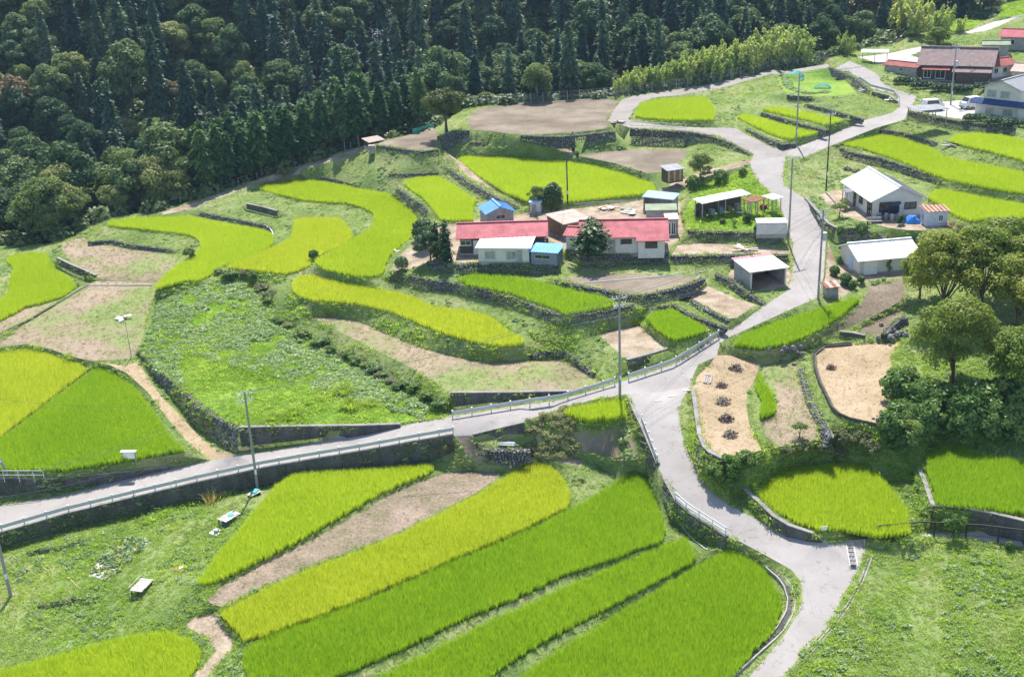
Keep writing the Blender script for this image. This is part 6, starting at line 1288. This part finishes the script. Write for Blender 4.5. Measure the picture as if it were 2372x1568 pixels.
pole('h', 'black leaning pole at the edge of the large flat paddy', (1315,476), 13.6, 352, 'dark_pole', 0, .12)
pole('i', 'concrete pole at the left edge beside the vegetable garden', (24,1376), .2, 1000, arms=1, hmax=11)
pole('j', 'concrete pole behind the low pipe railing at the notice board field', (21,1102), 3.4, 900, arms=0, hmax=9, lean=-.28)
pole('k', 'thin grey stake pole beside the heap of white sheets', (305,832), 5.0, 726, 'steel_dark', 0, .05, thin=True)
pole('l', 'thin pole beside the old farmhouse porch', (2240,199), 20.8, 126, 'steel', 1, .06, thin=True)
def wires(label, a, b, offs, sag=.6):
    pa, ha, ra = POLES[a] if isinstance(a, str) else (a, 0, None); pb, hb, rb = POLES[b] if isinstance(b, str) else (b, 0, None)
    root = empty('power_line', pa + Vector((0, 0, ha)), 0, label, 'cable', 'overhead cables')
    for dx, dz in offs:
        A = pa + Vector((dx, 0, ha + dz if ha else 0)); B = pb + Vector((dx, 0, hb + dz if hb else 0)); n = 14; s = sag * (1 + abs(dz) * .3)
        MB().tube([A.lerp(B, k / n) - Vector((0, 0, 4 * s * (k / n) * (1 - k / n))) - root.location for k in range(n + 1)], .013, 4).build('wire', M['wire'], root)
O3 = [(-.7, 0), (.3, 0), (.7, 0), (0, -1.6)]
wires('cables from the barrier pole to the junction pole', 'a', 'b', O3, 1.2); wires('cables from the junction pole to the transformer pole', 'b', 'c', O3, 1.0)
wires('cables from the transformer pole to the roadside container pole', 'c', 'd', O3, .4); wires('cables from the container pole to the dark slender pole', 'd', 'e', O3, .5)
wires('cables from the dark slender pole to the fork pole', 'e', 'f', O3, .6); wires('cables from the fork pole towards the old farmhouse pole', 'f', 'g', O3, .8)
wires('cables from the barrier pole to the garden edge pole', 'a', 'i', [(-.7, 0), (.7, 0), (0, -1.6)], 1.2); wires('cable from the barrier pole over the green paddy', 'a', 'j', [(0, -.6)], .8)
wires('drop cables from the junction pole to the open garage', 'b', at(1740, 632, ZS * 10.6 + 2.2), [(0, -1.0), (.4, -1.2)], .5)
wires('drop cable from the leaning black pole to the red farmhouse', 'h', at(1300, 530, ZS * 12.9 + 2.2), [(0, -.2)], .3)
# ================================================================ vehicles
def kei_van(label, p, yaw):
    root = empty('parked_van', p, yaw, label, 'van', 'white vans at the blue house')
    prof = [(-1.65, .35), (-1.68, 1.0), (-1.55, 1.78), (-1.35, 1.86), (.75, 1.86), (1.25, 1.25), (1.66, 1.08), (1.7, .35)]
    b = MB(); n = len(prof); vs = [(x, s * (.72 if z < 1.2 else .64), z) for s in (-1, 1) for x, z in prof]
    b.add(vs, [tuple(range(n)), tuple(range(2 * n - 1, n - 1, -1))] + [(i, i + n, (i + 1) % n + n, (i + 1) % n) for i in range(n)]); b.build('body', plain('white_car_paint', (.78, .78, .77), .25, .5), root)
    for s in (-1, 1):
        MB().hexa([(-1.35, s * .715, 1.15), (.8, s * .715, 1.15), (.8, s * .735, 1.15), (-1.35, s * .735, 1.15)], [(-1.3, s * .655, 1.7), (.55, s * .655, 1.7), (.55, s * .675, 1.7), (-1.3, s * .675, 1.7)]).build('side_window', M['glass'], root)
        MB().box((1.69, s * .5, .8), (.06, .28, .2)).build('headlight', M['clear_sheet'], root)
        for x in (-1.1, 1.1):
            w = MB().tube([(x, s * .6, .29), (x, s * .76, .29)], .29, 12).build('wheel', M['rubber'], root); MB().tube([(x, s * .74, .29), (x, s * .775, .29)], .17, 10).build('rim', M['steel'], w)
        MB().box((.7, s * .82, 1.25), (.1, .16, .18)).build('mirror', M['white_paint'], root)
    MB().hexa([(.83, -.62, 1.82), (1.28, -.66, 1.27), (1.3, -.66, 1.3), (.85, -.62, 1.85)], [(.83, .62, 1.82), (1.28, .66, 1.27), (1.3, .66, 1.3), (.85, .62, 1.85)]).build('windscreen', M['glass'], root)
    MB().box((1.72, 0, .42), (.1, 1.42, .2)).build('bumper', M['grey_wall'], root)
    return root
kei_van('small white van parked under the grey carport', at(2160, 256, ZS * 19.6), R(8))
kei_van('small white van parked beside the corner of the blue house', at(2247, 251, ZS * 19.6), R(200))
p = ground_at(1768, 487); root = empty('power_tiller', p, .5, 'small red tiller parked under the brown roofed shelter', 'tiller')
MB().box((0, 0, .55), (.9, .5, .4)).box((-.1, 0, .8), (.4, .4, .2)).build('engine', plain('red_machine_paint', (.5, .04, .03)), root)
for s in (-1, 1): MB().tube([(0, s * .3, .32), (0, s * .45, .32)], .32, 10).build('wheel', M['rubber'], root); MB().tube([(-.3, s * .15, .7), (-1.1, s * .3, 1.0)], .03, 5).build('handlebar', M['steel_dark'], root)
# ================================================================ garden and yard things
def table(label, px, z, yaw, L=1.9, W=1.15, h=.75, np_=7):
    root = empty('plank_table', at(px[0], px[1], ZS * z), yaw, label, 'table')
    for i in range(np_): MB().box(((i + .5) * L / np_ - L / 2, random.uniform(-.04, .04), h + random.uniform(0, .02)), (L / np_ - .03, W, .04)).build('plank', M['wood_old'] if i != 2 else M['rust_pale'], root)
    for x in (-1, 1):
        for y in (-1, 1): MB().box((x * (L / 2 - .08), y * (W / 2 - .1), h / 2 - .1), (.07, .07, h)).build('leg', M['dark_wall'], root)
    MB().box((0, W / 2 - .1, h - .06), (L - .1, .05, .08)).box((0, -W / 2 + .1, h - .06), (L - .1, .05, .08)).build('apron', M['wood_old'], root)
    return root
t = table('grey plank table standing alone in the weedy garden', (331, 1372), .55, R(75))
MB().box((0, .65, .98), (1.9, .05, .05)).build('back_rail', M['wood_old'], t)
t = table('plank table with a teal lid near the barrier pole', (533, 1212), 1.3, R(55))
MB().tube([(.2, 0, .79), (.2, 0, .83)], .3, 10).build('washing_lid', M['teal'], empty('bowl', at(533, 1212, ZS * 1.3), R(55), 'teal bowl lying on the plank table by the pole', 'bowl'))
MB().tube([(0, 0, 0), (0, 0, .6)], [.28, .32], 10).build('barrel', M['navy_roof'], None, label='blue barrel under the plank table with the bowl', cat='barrel').location = at(523, 1222, ZS * 1.3)
root = empty('work_bench', at(590, 1152, ZS * 1.2), R(50), 'low bench with teal sheets at the foot of the barrier pole', 'bench')
MB().box((0, 0, .5), (1.3, .7, .06)).build('bench_top', M['wood_old'], root); MB().box((.2, .1, .6), (.8, .5, .08), .3).build('sheet', M['teal'], root)
for x in (-.5, .5): MB().box((x, 0, .2), (.08, .6, .55)).build('leg', M['dark_wall'], root)
root = empty('water_tank', at(421, 1322, ZS * 1.0), 0, 'round orange and white tub lying in the garden grass', 'tub')
MB().tube([(0, 0, 0), (0, 0, .15), (0, 0, .34)], [.5, .56, .54], 14).build('tub', M['orange'], root); MB().tube([(0, 0, .341), (0, 0, .4), (0, 0, .46)], [.34, .3, .15], 12).build('lid', M['white_paint'], root)
for i, (a, b_) in enumerate([((79, 1296), (112, 1325)), ((157, 1337), (186, 1366))]):
    A, B = ground_at(*a), ground_at(*b_); o = MB().tube([Vector((0, 0, .06)), B - A + Vector((0, 0, .06))], .035, 6).build('bamboo_cane', plain('yellow_cane', (.6, .47, .2)), None, label=['yellow cane lying nearer the garden edge pole', 'yellow cane lying nearer the grey plank table'][i], cat='cane'); o.location = A
root = empty('hoop_frame', at(22, 1340, ZS * .1), R(70), 'curved hoop frame beside the garden edge pole', 'frame')
for x in (0, .8): MB().tube([(x, 1.0 * math.cos(t_), 1.9 * math.sin(t_)) for t_ in np.linspace(0, math.pi, 10)], .03, 5).build('hoop', M['rust_pale'], root)
MB().tube([(0, 0, 1.9), (.8, 0, 1.9)], .025, 5).build('ridge_bar', M['rust_pale'], root)
# pumpkin patch
pp = [ground_at(u, v) for u, v in ((205,1335),(250,1345),(330,1275),(345,1252),(300,1245),(235,1290))]
o = MB().add([p + Vector((0, 0, .05)) for p in pp], [tuple(range(6))]).build('mulch_sheet', plain('pale_mulch_film', (.42, .42, .4), .5, .4, 0, .25, 4), None, label='pale plastic mulch sheet under the squash vines', cat='sheet')
P2d = np.array([[p.x, p.y] for p in pp]); lo, hi = P2d.min(0) - .6, P2d.max(0) + .6; g = rng.uniform(lo, hi, (900, 2)); g = g[in_poly(g[:, 0], g[:, 1], P2d * 1.0)]
m_sq = leaf('squash_leaves', [(.14, .24, .1), (.24, .34, .18), (.42, .43, .1), (.34, .42, .26)], .3, None, .5, .3, .5, True, .5)
k_sq = [kind_obj('squash_clump', leafy_mesh('squash_clump', m_sq, 26, .34, .26, .24, 90 + q)) for q in range(3)]
scatter('squash_vines', np.array([(x, y, zland(x, y)) for x, y in g[:150]]), rng.uniform(.7, 1.2, min(150, len(g))), k_sq, .2, label='squash vines with pale and yellowing leaves on the mulch sheet', cat='vines')
def crop_row(name, label, pts, step, protos, size, wid=.25):
    P = along([ground_at(u, v) for u, v in pts], step); Q = np.array([(p.x + random.uniform(-wid, wid), p.y + random.uniform(-wid, wid), zland(p.x, p.y)) for p in P]); scatter(name, Q, rng.uniform(.8, 1.2, len(Q)) * size, protos, .2, label=label, cat='crops')
crop_row('vegetable_row', 'row of dark leafy vegetables in the red earth bed', [(65, 1284), (190, 1262)], .22, k_dark, .8)
crop_row('vegetable_row', 'row of broad leafed taro below the yellow canes', [(95, 1410), (140, 1400), (185, 1392)], .3, k_dark, .95)
crop_row('vegetable_row', 'leafy vegetables around the red tub and table', [(420, 1345), (470, 1365)], .3, k_vine, .8)
crop_row('vegetable_row', 'tall green crop row under the pole in the garden corner', [(330, 1215), (400, 1185), (470, 1160), (540, 1148)], .25, k_lush, 2.0, .4)
crop_row('vegetable_row', 'leafy rows in the netted vegetable plot', [(1815, 175), (1830, 205), (1870, 218), (1920, 215)], .35, k_vine, 1.3, .5)
crop_row('vegetable_row', 'rows of vegetables on the bank above the hairpin paddy', [(1715, 218), (1790, 210)], .35, k_lush, 1.1, .8)
root = empty('sweetcorn', ground_at(490, 1165), 0, 'withered yellow maize clump beside the garden path', 'plant')
obj('stalks', tuft_mesh('stalks', leaf('maize_straw', [(.4, .34, .12), (.55, .46, .2)], .3, (1.1, 1, .8)), 60, 1.5, .7, .08, .6, 3, seed=9), root)
for i, (u, v, s) in enumerate([(795,912,1.5),(812,945,1.5),(680,962,1.3),(858,938,1.1),(632,972,1.0)]):
    root = empty('tall_grass_clump', ground_at(u, v), i, ['tallest bright grass clump in the weedy field','bright grass clump just below the tallest one','bright grass clump in the weedy field nearest the barrier pole','small bright grass clump in the weedy field nearest the hedge','faint grass clump at the corner of the weedy field wall'][i], 'grass clump', 'tall grass clumps in the weedy field'); root.scale = (s,) * 3
    obj('blades', tuft_mesh('blades', leaf('bright_reed', [(.3, .42, .05), (.42, .5, .09)], .45, (1.3, 1.3, .8)), 140, .8, .55, .06, 1.0, 3, seed=20 + i), root)
crop_row('flower_bed', 'pale flowering bush row along the road below the junction', [(1446, 990), (1452, 1030), (1458, 1060)], .25, k_vine, 1.25, .35)
# notice board
root = empty('notice_board', at(302, 1071, ZS * 3.7), R(-4), 'white notice board with a little roof in front of the green paddy', 'notice board')
for x in (-.6, .6): MB().box((x, 0, .5), (.08, .08, 1.4)).build('post', M['steel_dark'], root)
MB().box((0, -.06, .85), (1.15, .05, .72)).build('board', M['white_paint'], root)
MB().box((0, 0, 1.25), (1.6, .45, .06)).build('board_roof', M['steel'], root)
root = empty('small_sign', at(1908, 1240, ZS * 2.2), R(5), 'small white sign post at the corner of the dome shaped paddy', 'sign')
MB().box((0, 0, .35), (.05, .05, .9)).build('post', M['steel_dark'], root); MB().box((0, -.04, .75), (.5, .03, .38)).build('board', M['white_paint'], root)
# ladder
a = at(947, 1062, ZS * 2.6); root = empty('ladder', a, R(10), 'metal ladder leaning on the dark wall under the road', 'ladder')
for x in (-.2, .2): MB().beam((x, -.35, -.2), (x, .1, 2.0), .05, .05).build('rail', M['steel'], root)
for k in range(6): MB().beam((-.2, -.3 + .07 * k, .15 + .34 * k), (.2, -.3 + .07 * k, .15 + .34 * k), .035, .035).build('rung', M['steel'], root)
# drains, grates and edging
def channel(name, label, pts, w=.3, mat='conc_light', lift=.05, h=.22):
    P = []
    for p in pts:
        q = ground_at(p[0], p[1]); P.append(q)
    fine = along(P, .8) + [P[-1]]
    for q in fine: q.z = zland(q.x, q.y)
    o = fine[0].copy(); root = empty(name, o, 0, label, 'drain')
    for s in (-1, 1):
        b = MB()
        for p, q in zip(fine[:-1], fine[1:]):
            n = Vector((-(q - p).y, (q - p).x, 0)).normalized() * (w / 2 + .05) * s; b.beam(p + n - o + Vector((0, 0, lift)), q + n - o + Vector((0, 0, lift)), .1, h)
        b.build('channel_side', M[mat], root)
    b = MB()
    for p, q in zip(fine[:-1], fine[1:]): b.beam(p - o + Vector((0, 0, .02)), q - o + Vector((0, 0, .02)), w, .04)
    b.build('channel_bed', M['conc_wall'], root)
channel('drain_channel', 'curved concrete drain between the widest paddy and the branch lane', [(1779,1312),(1800,1328),(1824,1358),(1834,1390),(1830,1420),(1808,1458),(1760,1502),(1700,1556),(1672,1584)], .5)
channel('ditch', 'dark narrow ditch crossing the dry fields diagonally', [(-20,792),(60,745),(120,709),(205,660)], .15, 'black_steel', .0, .12)
channel('ditch', 'thin board edging along the near end of the tan field', [(207,661),(280,661),(352,661)], .08, 'wood_old', .05, .12)
channel('drain_channel', 'narrow gutter along the grassy side of the branch lane', [(2018,1285),(1996,1345),(1965,1402),(1920,1462),(1850,1540)], .12, 'conc_light', -.03, .12)
channel('ditch', 'muddy ridge ditch between the yellow and the green paddy', [(198,855),(128,910),(64,957),(0,1006)], .12, 'wood_old', .05, .3)
root = empty('drain_grate', at(1973, 1285, ZS * 1.62), R(-101), 'row of steel drain grates with white edges at the lane junction', 'grate')
for k in range(5): MB().box((-1.3 + k * .65, 0, .03), (.55, .46, .03)).build('grate_panel', M['black_steel'], root)
MB().box((0, .3, .035), (3.4, .05, .02)).box((0, -.3, .035), (3.4, .05, .02)).build('white_edge', M['clear_sheet'], root)
for k in range(5):
    for j in range(4): MB().box((-1.3 + k * .65, -.18 + j * .12, .05), (.5, .03, .02)).build('bar', M['steel_dark'], root)
for i, (u, v) in enumerate([(1525, 928), (1557, 917), (1590, 904)]):
    MB().box((0, 0, .012), (.8, .3, .02)).build('road_grate', M['steel_dark'], None, label=['road grate nearest the tall rice patch', 'middle road grate across the junction', 'road grate nearest the straw terrace'][i], cat='grate', group='road grates at the junction').location = ground_at(u, v)
# pipes
def pipe(label, pts, r=.05, mat='pvc', lift=.08):
    P = [ground_at(u, v) for u, v in pts]; fine = along(P, 1.0) + [P[-1]]
    for q in fine: q.z = zland(q.x, q.y) + lift
    MB().tube([q - fine[0] for q in fine], r, 6).build('water_pipe', M[mat], None, label=label, cat='pipe').location = fine[0]
pipe('white pipe across the brown plot behind the utility pole', [(1350,657),(1451,649),(1540,641),(1634,628)])
pipe('long white pipe at the foot of the curving dry stone wall', [(1310,758),(1370,747),(1440,731)])
pipe('short white pipe on the grass beside the bowed stone wall', [(1594,664),(1612,655),(1630,647)], .07)
pipe('pale hose along the edge of the drain beside the long green strip', [(1540,1150),(1555,1190),(1585,1225),(1620,1262),(1640,1275)], .04)
pipe('white pipe lying along the edge of the large flat paddy', [(1330,474),(1380,470),(1440,466)], .06)
pipe('bent white pipe at the end of the crescent paddy', [(618,527),(630,536),(634,552)], .09, 'pvc', .15)
P0 = ground_at(1160, 1030); root = empty('pipe_heap', P0, R(-12), 'heap of grey pipes on the red earth below the road', 'pipes')
for i in range(8): MB().tube([(-1.6 + random.uniform(-.4, .4), -.3 + i * .09, .06 + .07 * (i % 3)), (1.6 + random.uniform(-.4, .4), -.2 + i * .07 + random.uniform(-.2, .2), .06 + .07 * (i % 3))], .05, 6).build('pipe', M['pvc'] if i % 3 else M['steel_dark'], root)
# heaps of sheets and boards
def heap(name, label, px, items, cat, spread=.8, flat=.12):
    p = ground_at(*px); root = empty(name, p, random.uniform(0, 3), label, cat)
    for i, (nm, mt, d) in enumerate(items):
        M3 = Matrix.Rotation(random.uniform(0, 3), 3, 'Z') @ Matrix.Rotation(random.uniform(-.2, .2), 3, 'X')
        MB().box((random.uniform(-spread, spread), random.uniform(-spread, spread) * .6, .1 + flat * i), d, M=M3).build(nm, M[mt], root)
    return root
heap('sheet_heap', 'heap of crumpled white sheets beside the thin stake pole', (285, 740), [('sheet', 'white_roof', (1.2, .6, .1)), ('sheet', 'clear_sheet', (.9, .7, .12)), ('sheet', 'rust_pale', (.8, .5, .1)), ('sheet', 'white_roof', (.6, .4, .1))], 'heap')
heap('white_boards', 'white boards dropped beside the S shaped paddy', (916, 584), [('board', 'white_roof', (1.1, .6, .08)), ('board', 'white_paint', (.8, .4, .08)), ('board', 'clear_sheet', (.5, .4, .1))], 'boards', .4)
heap('timber_heap', 'boards and old timber scattered on the farmyard', (1405, 487), [('board', 'rust_pale', (2.6, .3, .06)), ('board', 'wood_old', (2.4, .25, .06)), ('board', 'clear_sheet', (1.4, .6, .05)), ('board', 'tan_roof', (1.8, .9, .05)), ('board', 'wood', (2.2, .2, .08))], 'heap', 1.6, .06)
heap('sheet_heap', 'flat pink sheets lying beside the shed row', (1455, 492), [('sheet', 'tan_roof', (2.4, 1.4, .05)), ('sheet', 'rust_pale', (1.6, 1.2, .05)), ('sheet', 'pale_blue', (1.0, .9, .05)), ('sheet', 'green_roof', (1.8, .9, .05))], 'heap', 1.3, .06)
heap('timber_heap', 'pale planks stacked below the dark wall of the junk plot', (1710, 577), [('board', 'white_roof', (3.2, .4, .08)), ('board', 'wood_old', (3.4, .3, .08)), ('board', 'wood', (2.2, .15, .08)), ('board', 'rust_pale', (2.6, .3, .08))], 'heap', 1.0, .06)
heap('sheet_heap', 'white sheets and rubbish around the open shelter', (1690, 492), [('sheet', 'white_roof', (2.8, .8, .05)), ('sheet', 'clear_sheet', (1.5, .9, .06)), ('sheet', 'steel', (.9, .6, .2)), ('sheet', 'white_paint', (1.0, .5, .1))], 'heap', 1.7, .05)
heap('concrete_slabs', 'broken slabs beside the wall at the corner of the largest tilled field', (1432, 284), [('slab', 'rust_pale', (1.6, 1.0, .15)), ('slab', 'conc_light', (2.0, 1.1, .15)), ('slab', 'rust', (1.0, .2, .15))], 'slabs', .8)
heap('white_bags', 'white sacks lying near the plank table with the bowl', (505, 1235), [('sack', 'white_roof', (.9, .45, .2)), ('sack', 'clear_sheet', (.6, .4, .2)), ('sack', 'grey_wall', (.4, .4, .3))], 'sacks', .4)
heap('stored_timber', 'stack of grey timber beside the meadow terrace wall', (2205, 338), [('board', 'wood_old', (2.6, .3, .1)), ('board', 'grey_wall', (2.4, .3, .1)), ('board', 'dark_wall', (2.5, .4, .1))], 'timber', .4)
heap('stored_timber', 'white boards stacked under the concrete wall of the road bend', (2065, 232), [('board', 'white_roof', (2.4, .3, .1)), ('board', 'dark_wall', (2.2, .5, .2)), ('board', 'wood_old', (2.0, .3, .1))], 'timber', .4)
p = ground_at(1640, 880); root = empty('plank_pallet', p, R(75), 'wooden plank frame lying on the straw by the road edge', 'frame')
for y in (-.32, .1, .32): MB().box((0, y, .1), (2.1, .13, .08)).build('plank', M['grey_wall'], root)
for x in (-.95, .95): MB().box((x, 0, .17), (.1, .8, .06)).build('cross_plank', M['wood_old'], root)
p = at(2024, 519, ZS * 14.2); root = empty('garden_bench', p, R(-3), 'pale wooden bench in the bungalow yard', 'bench')
MB().box((0, 0, .42), (1.9, .42, .06)).build('seat', M['wood_old'], root); MB().box((0, .22, .72), (1.9, .05, .25)).build('backrest', M['wood_old'], root)
for x in (-.8, .8): MB().box((x, 0, .2), (.08, .4, .45)).build('leg', M['dark_wall'], root)
# blue tarpaulin over a heap
r_ = np.random.default_rng(5); V = []; F = []; n = 9
for i in range(n):
    for j in range(n):
        x, y = (i / (n - 1) - .5) * 1.9, (j / (n - 1) - .5) * 1.6; q = max(0, 1 - (x / .95) ** 4) * max(0, 1 - (y / .8) ** 4); V.append((x + r_.normal(0, .04), y + r_.normal(0, .04), .05 + 1.15 * q * (.75 + .25 * r_.random())))
for i in range(n - 1):
    for j in range(n - 1): F.append((i * n + j, (i + 1) * n + j, (i + 1) * n + j + 1, i * n + j + 1))
MB().add(V, F).build('tarpaulin', M['tarp'], None, label='bright blue tarpaulin over a heap beside the bungalow', cat='tarpaulin').location = at(2112, 519, ZS * 14.1)
for i, (u, v, mt) in enumerate([(2027, 505, 'pvc'), (2036, 508, 'blue_wall'), (2052, 508, 'steel_dark'), (2066, 510, 'rust_pale'), (2082, 508, 'blue_wall')]):
    root = empty('storage_drum', at(u, v + 1, ZS * 14.25), 0, ['white drum at the corner of the bungalow', 'blue grey drum second from the bungalow corner', 'dark steel drum under the large bungalow window', 'rusty drum under the large bungalow window', 'blue grey drum nearest the tarpaulin'][i], 'drum', 'drums along the bungalow front')
    MB().tube([(0, 0, 0), (0, 0, .8)], .26, 10).build('drum', M[mt], root); MB().tube([(0, 0, .8), (0, 0, .84)], .28, 10).build('rim', M['steel'], root)
# netted beds
for i, (u, v, sx, sy, hh, lab) in enumerate([(1842, 185, 3.2, 4.0, 1.4, 'larger teal net stretched over the vegetable plot'), (1905, 205, 3.0, 1.8, .9, 'smaller bright teal net heaped at the end of the vegetable plot')]):
    p = ground_at(u, v); root = empty('crop_net', p, R(-20), lab, 'net'); b = MB(); n = 8; m_ = 8
    def hpt(s, t): return Vector(((s - .5) * sx, (t - .5) * sy, hh * math.sin(math.pi * s) ** .6 * (1 if i == 0 else math.sin(math.pi * t) ** .5) + .02))
    for k in range(n * 3 + 1): b.tube([hpt(k / (n * 3), t_ / m_) for t_ in range(m_ + 1)], .016, 3, False)
    for k in range(m_ * 3 + 1): b.tube([hpt(s_ / n, k / (m_ * 3)) for s_ in range(n + 1)], .016, 3, False)
    b.build('net', M['teal'], root, kind='stuff')
    for k in range(3): MB().tube([hpt(s_ / n, k / 2) - Vector((0, 0, .03)) for s_ in range(n + 1)], .02, 4, False).build('hoop', M['steel'], root)
# steps and earth heaps
p = at(1996, 222, ZS * 19.2); root = empty('stone_steps', p, R(25), 'stone steps leading down beside the upper road bend', 'steps')
for k in range(6): MB().box((-k * .42, 0, 1.0 - k * .2), (.5, 1.2, .22)).build('step', M['conc_light'], root)
for i, (u, v, s) in enumerate([(2215, 522, .9), (2290, 530, .8), (2352, 520, 1.0), (2230, 545, .7)]):
    root = empty('brushwood_heap', ground_at(u, v), i, ['heap of reddish cut brushwood beside the striped shed', 'low brushwood heap on the bare earth strip', 'brushwood heap nearest the picture edge', 'small brushwood heap above the olive gold trees'][i], 'brushwood', 'brushwood heaps on the earth strip'); root.scale = (s,) * 3
    obj('twigs', tuft_mesh('twigs', LC['rust'], 160, .55, 1.0, .07, 1.6, 2, seed=60 + i), root)
for i, (u, v, lab) in enumerate([(2085, 470, 'red leaved shrub behind the bungalow'), (1962, 395, 'small dark shrub on the bank above the bungalow'), (1985, 400, 'neighbouring dark shrub on the bank above the bungalow')]):
    plant(K['withered'], 'red_shrub', ground_at(u, v), 1.3, None, lab, 'shrub')
for i, (u, v, s) in enumerate([(1818, 812, 1.2), (1842, 815, 1.0), (2075, 775, 1.4), (2058, 785, 1.1), (2047, 978, 1.0)]):
    root = empty('stone_heap', ground_at(u, v), i, ['heap of field stones at the top of the dry terrace', 'smaller heap of field stones beside the tilled strip', 'pale heap of stones below the shady trees', 'low stone heap at the corner of the large straw terrace', 'stones at the lower corner of the large straw terrace'][i], 'stones', 'stone heaps')
    for k in range(14):
        r1 = random.uniform(.12, .3) * s; b = MB(); vs = []
        for zz, rr in ((-.3, .8), (.2, 1), (.8, .6)):
            for q in range(6): vs.append((r1 * rr * math.cos(q * 1.047 + zz) * random.uniform(.8, 1.1), r1 * rr * math.sin(q * 1.047 + zz) * random.uniform(.8, 1.1), zz * r1))
        b.add(vs, [tuple(range(5, -1, -1)), tuple(range(12, 18))] + [(a * 6 + q, a * 6 + (q + 1) % 6, a * 6 + 6 + (q + 1) % 6, a * 6 + 6 + q) for a in (0, 1) for q in range(6)])
        so = b.build('stone', M['stone'], root); so.location = (random.gauss(0, .6) * s, random.gauss(0, .4) * s, .15 + abs(random.gauss(0, .12)))
# ================================================================ the humid air of the valley
b = MB(); b.box((0, 230, 94), (620, 640, 215))
t = NT('valley_air'); pv = t.n('ShaderNodeVolumePrincipled'); pv.inputs['Color'].default_value = (.5, .72, 1, 1); pv.inputs['Density'].default_value = .00013; pv.inputs['Anisotropy'].default_value = .3
t.t.links.new(pv.outputs[0], t.out.inputs['Volume'])
b.build('haze', t.m, None, kind='stuff', label='thin bluish haze over the valley', cat='haze')
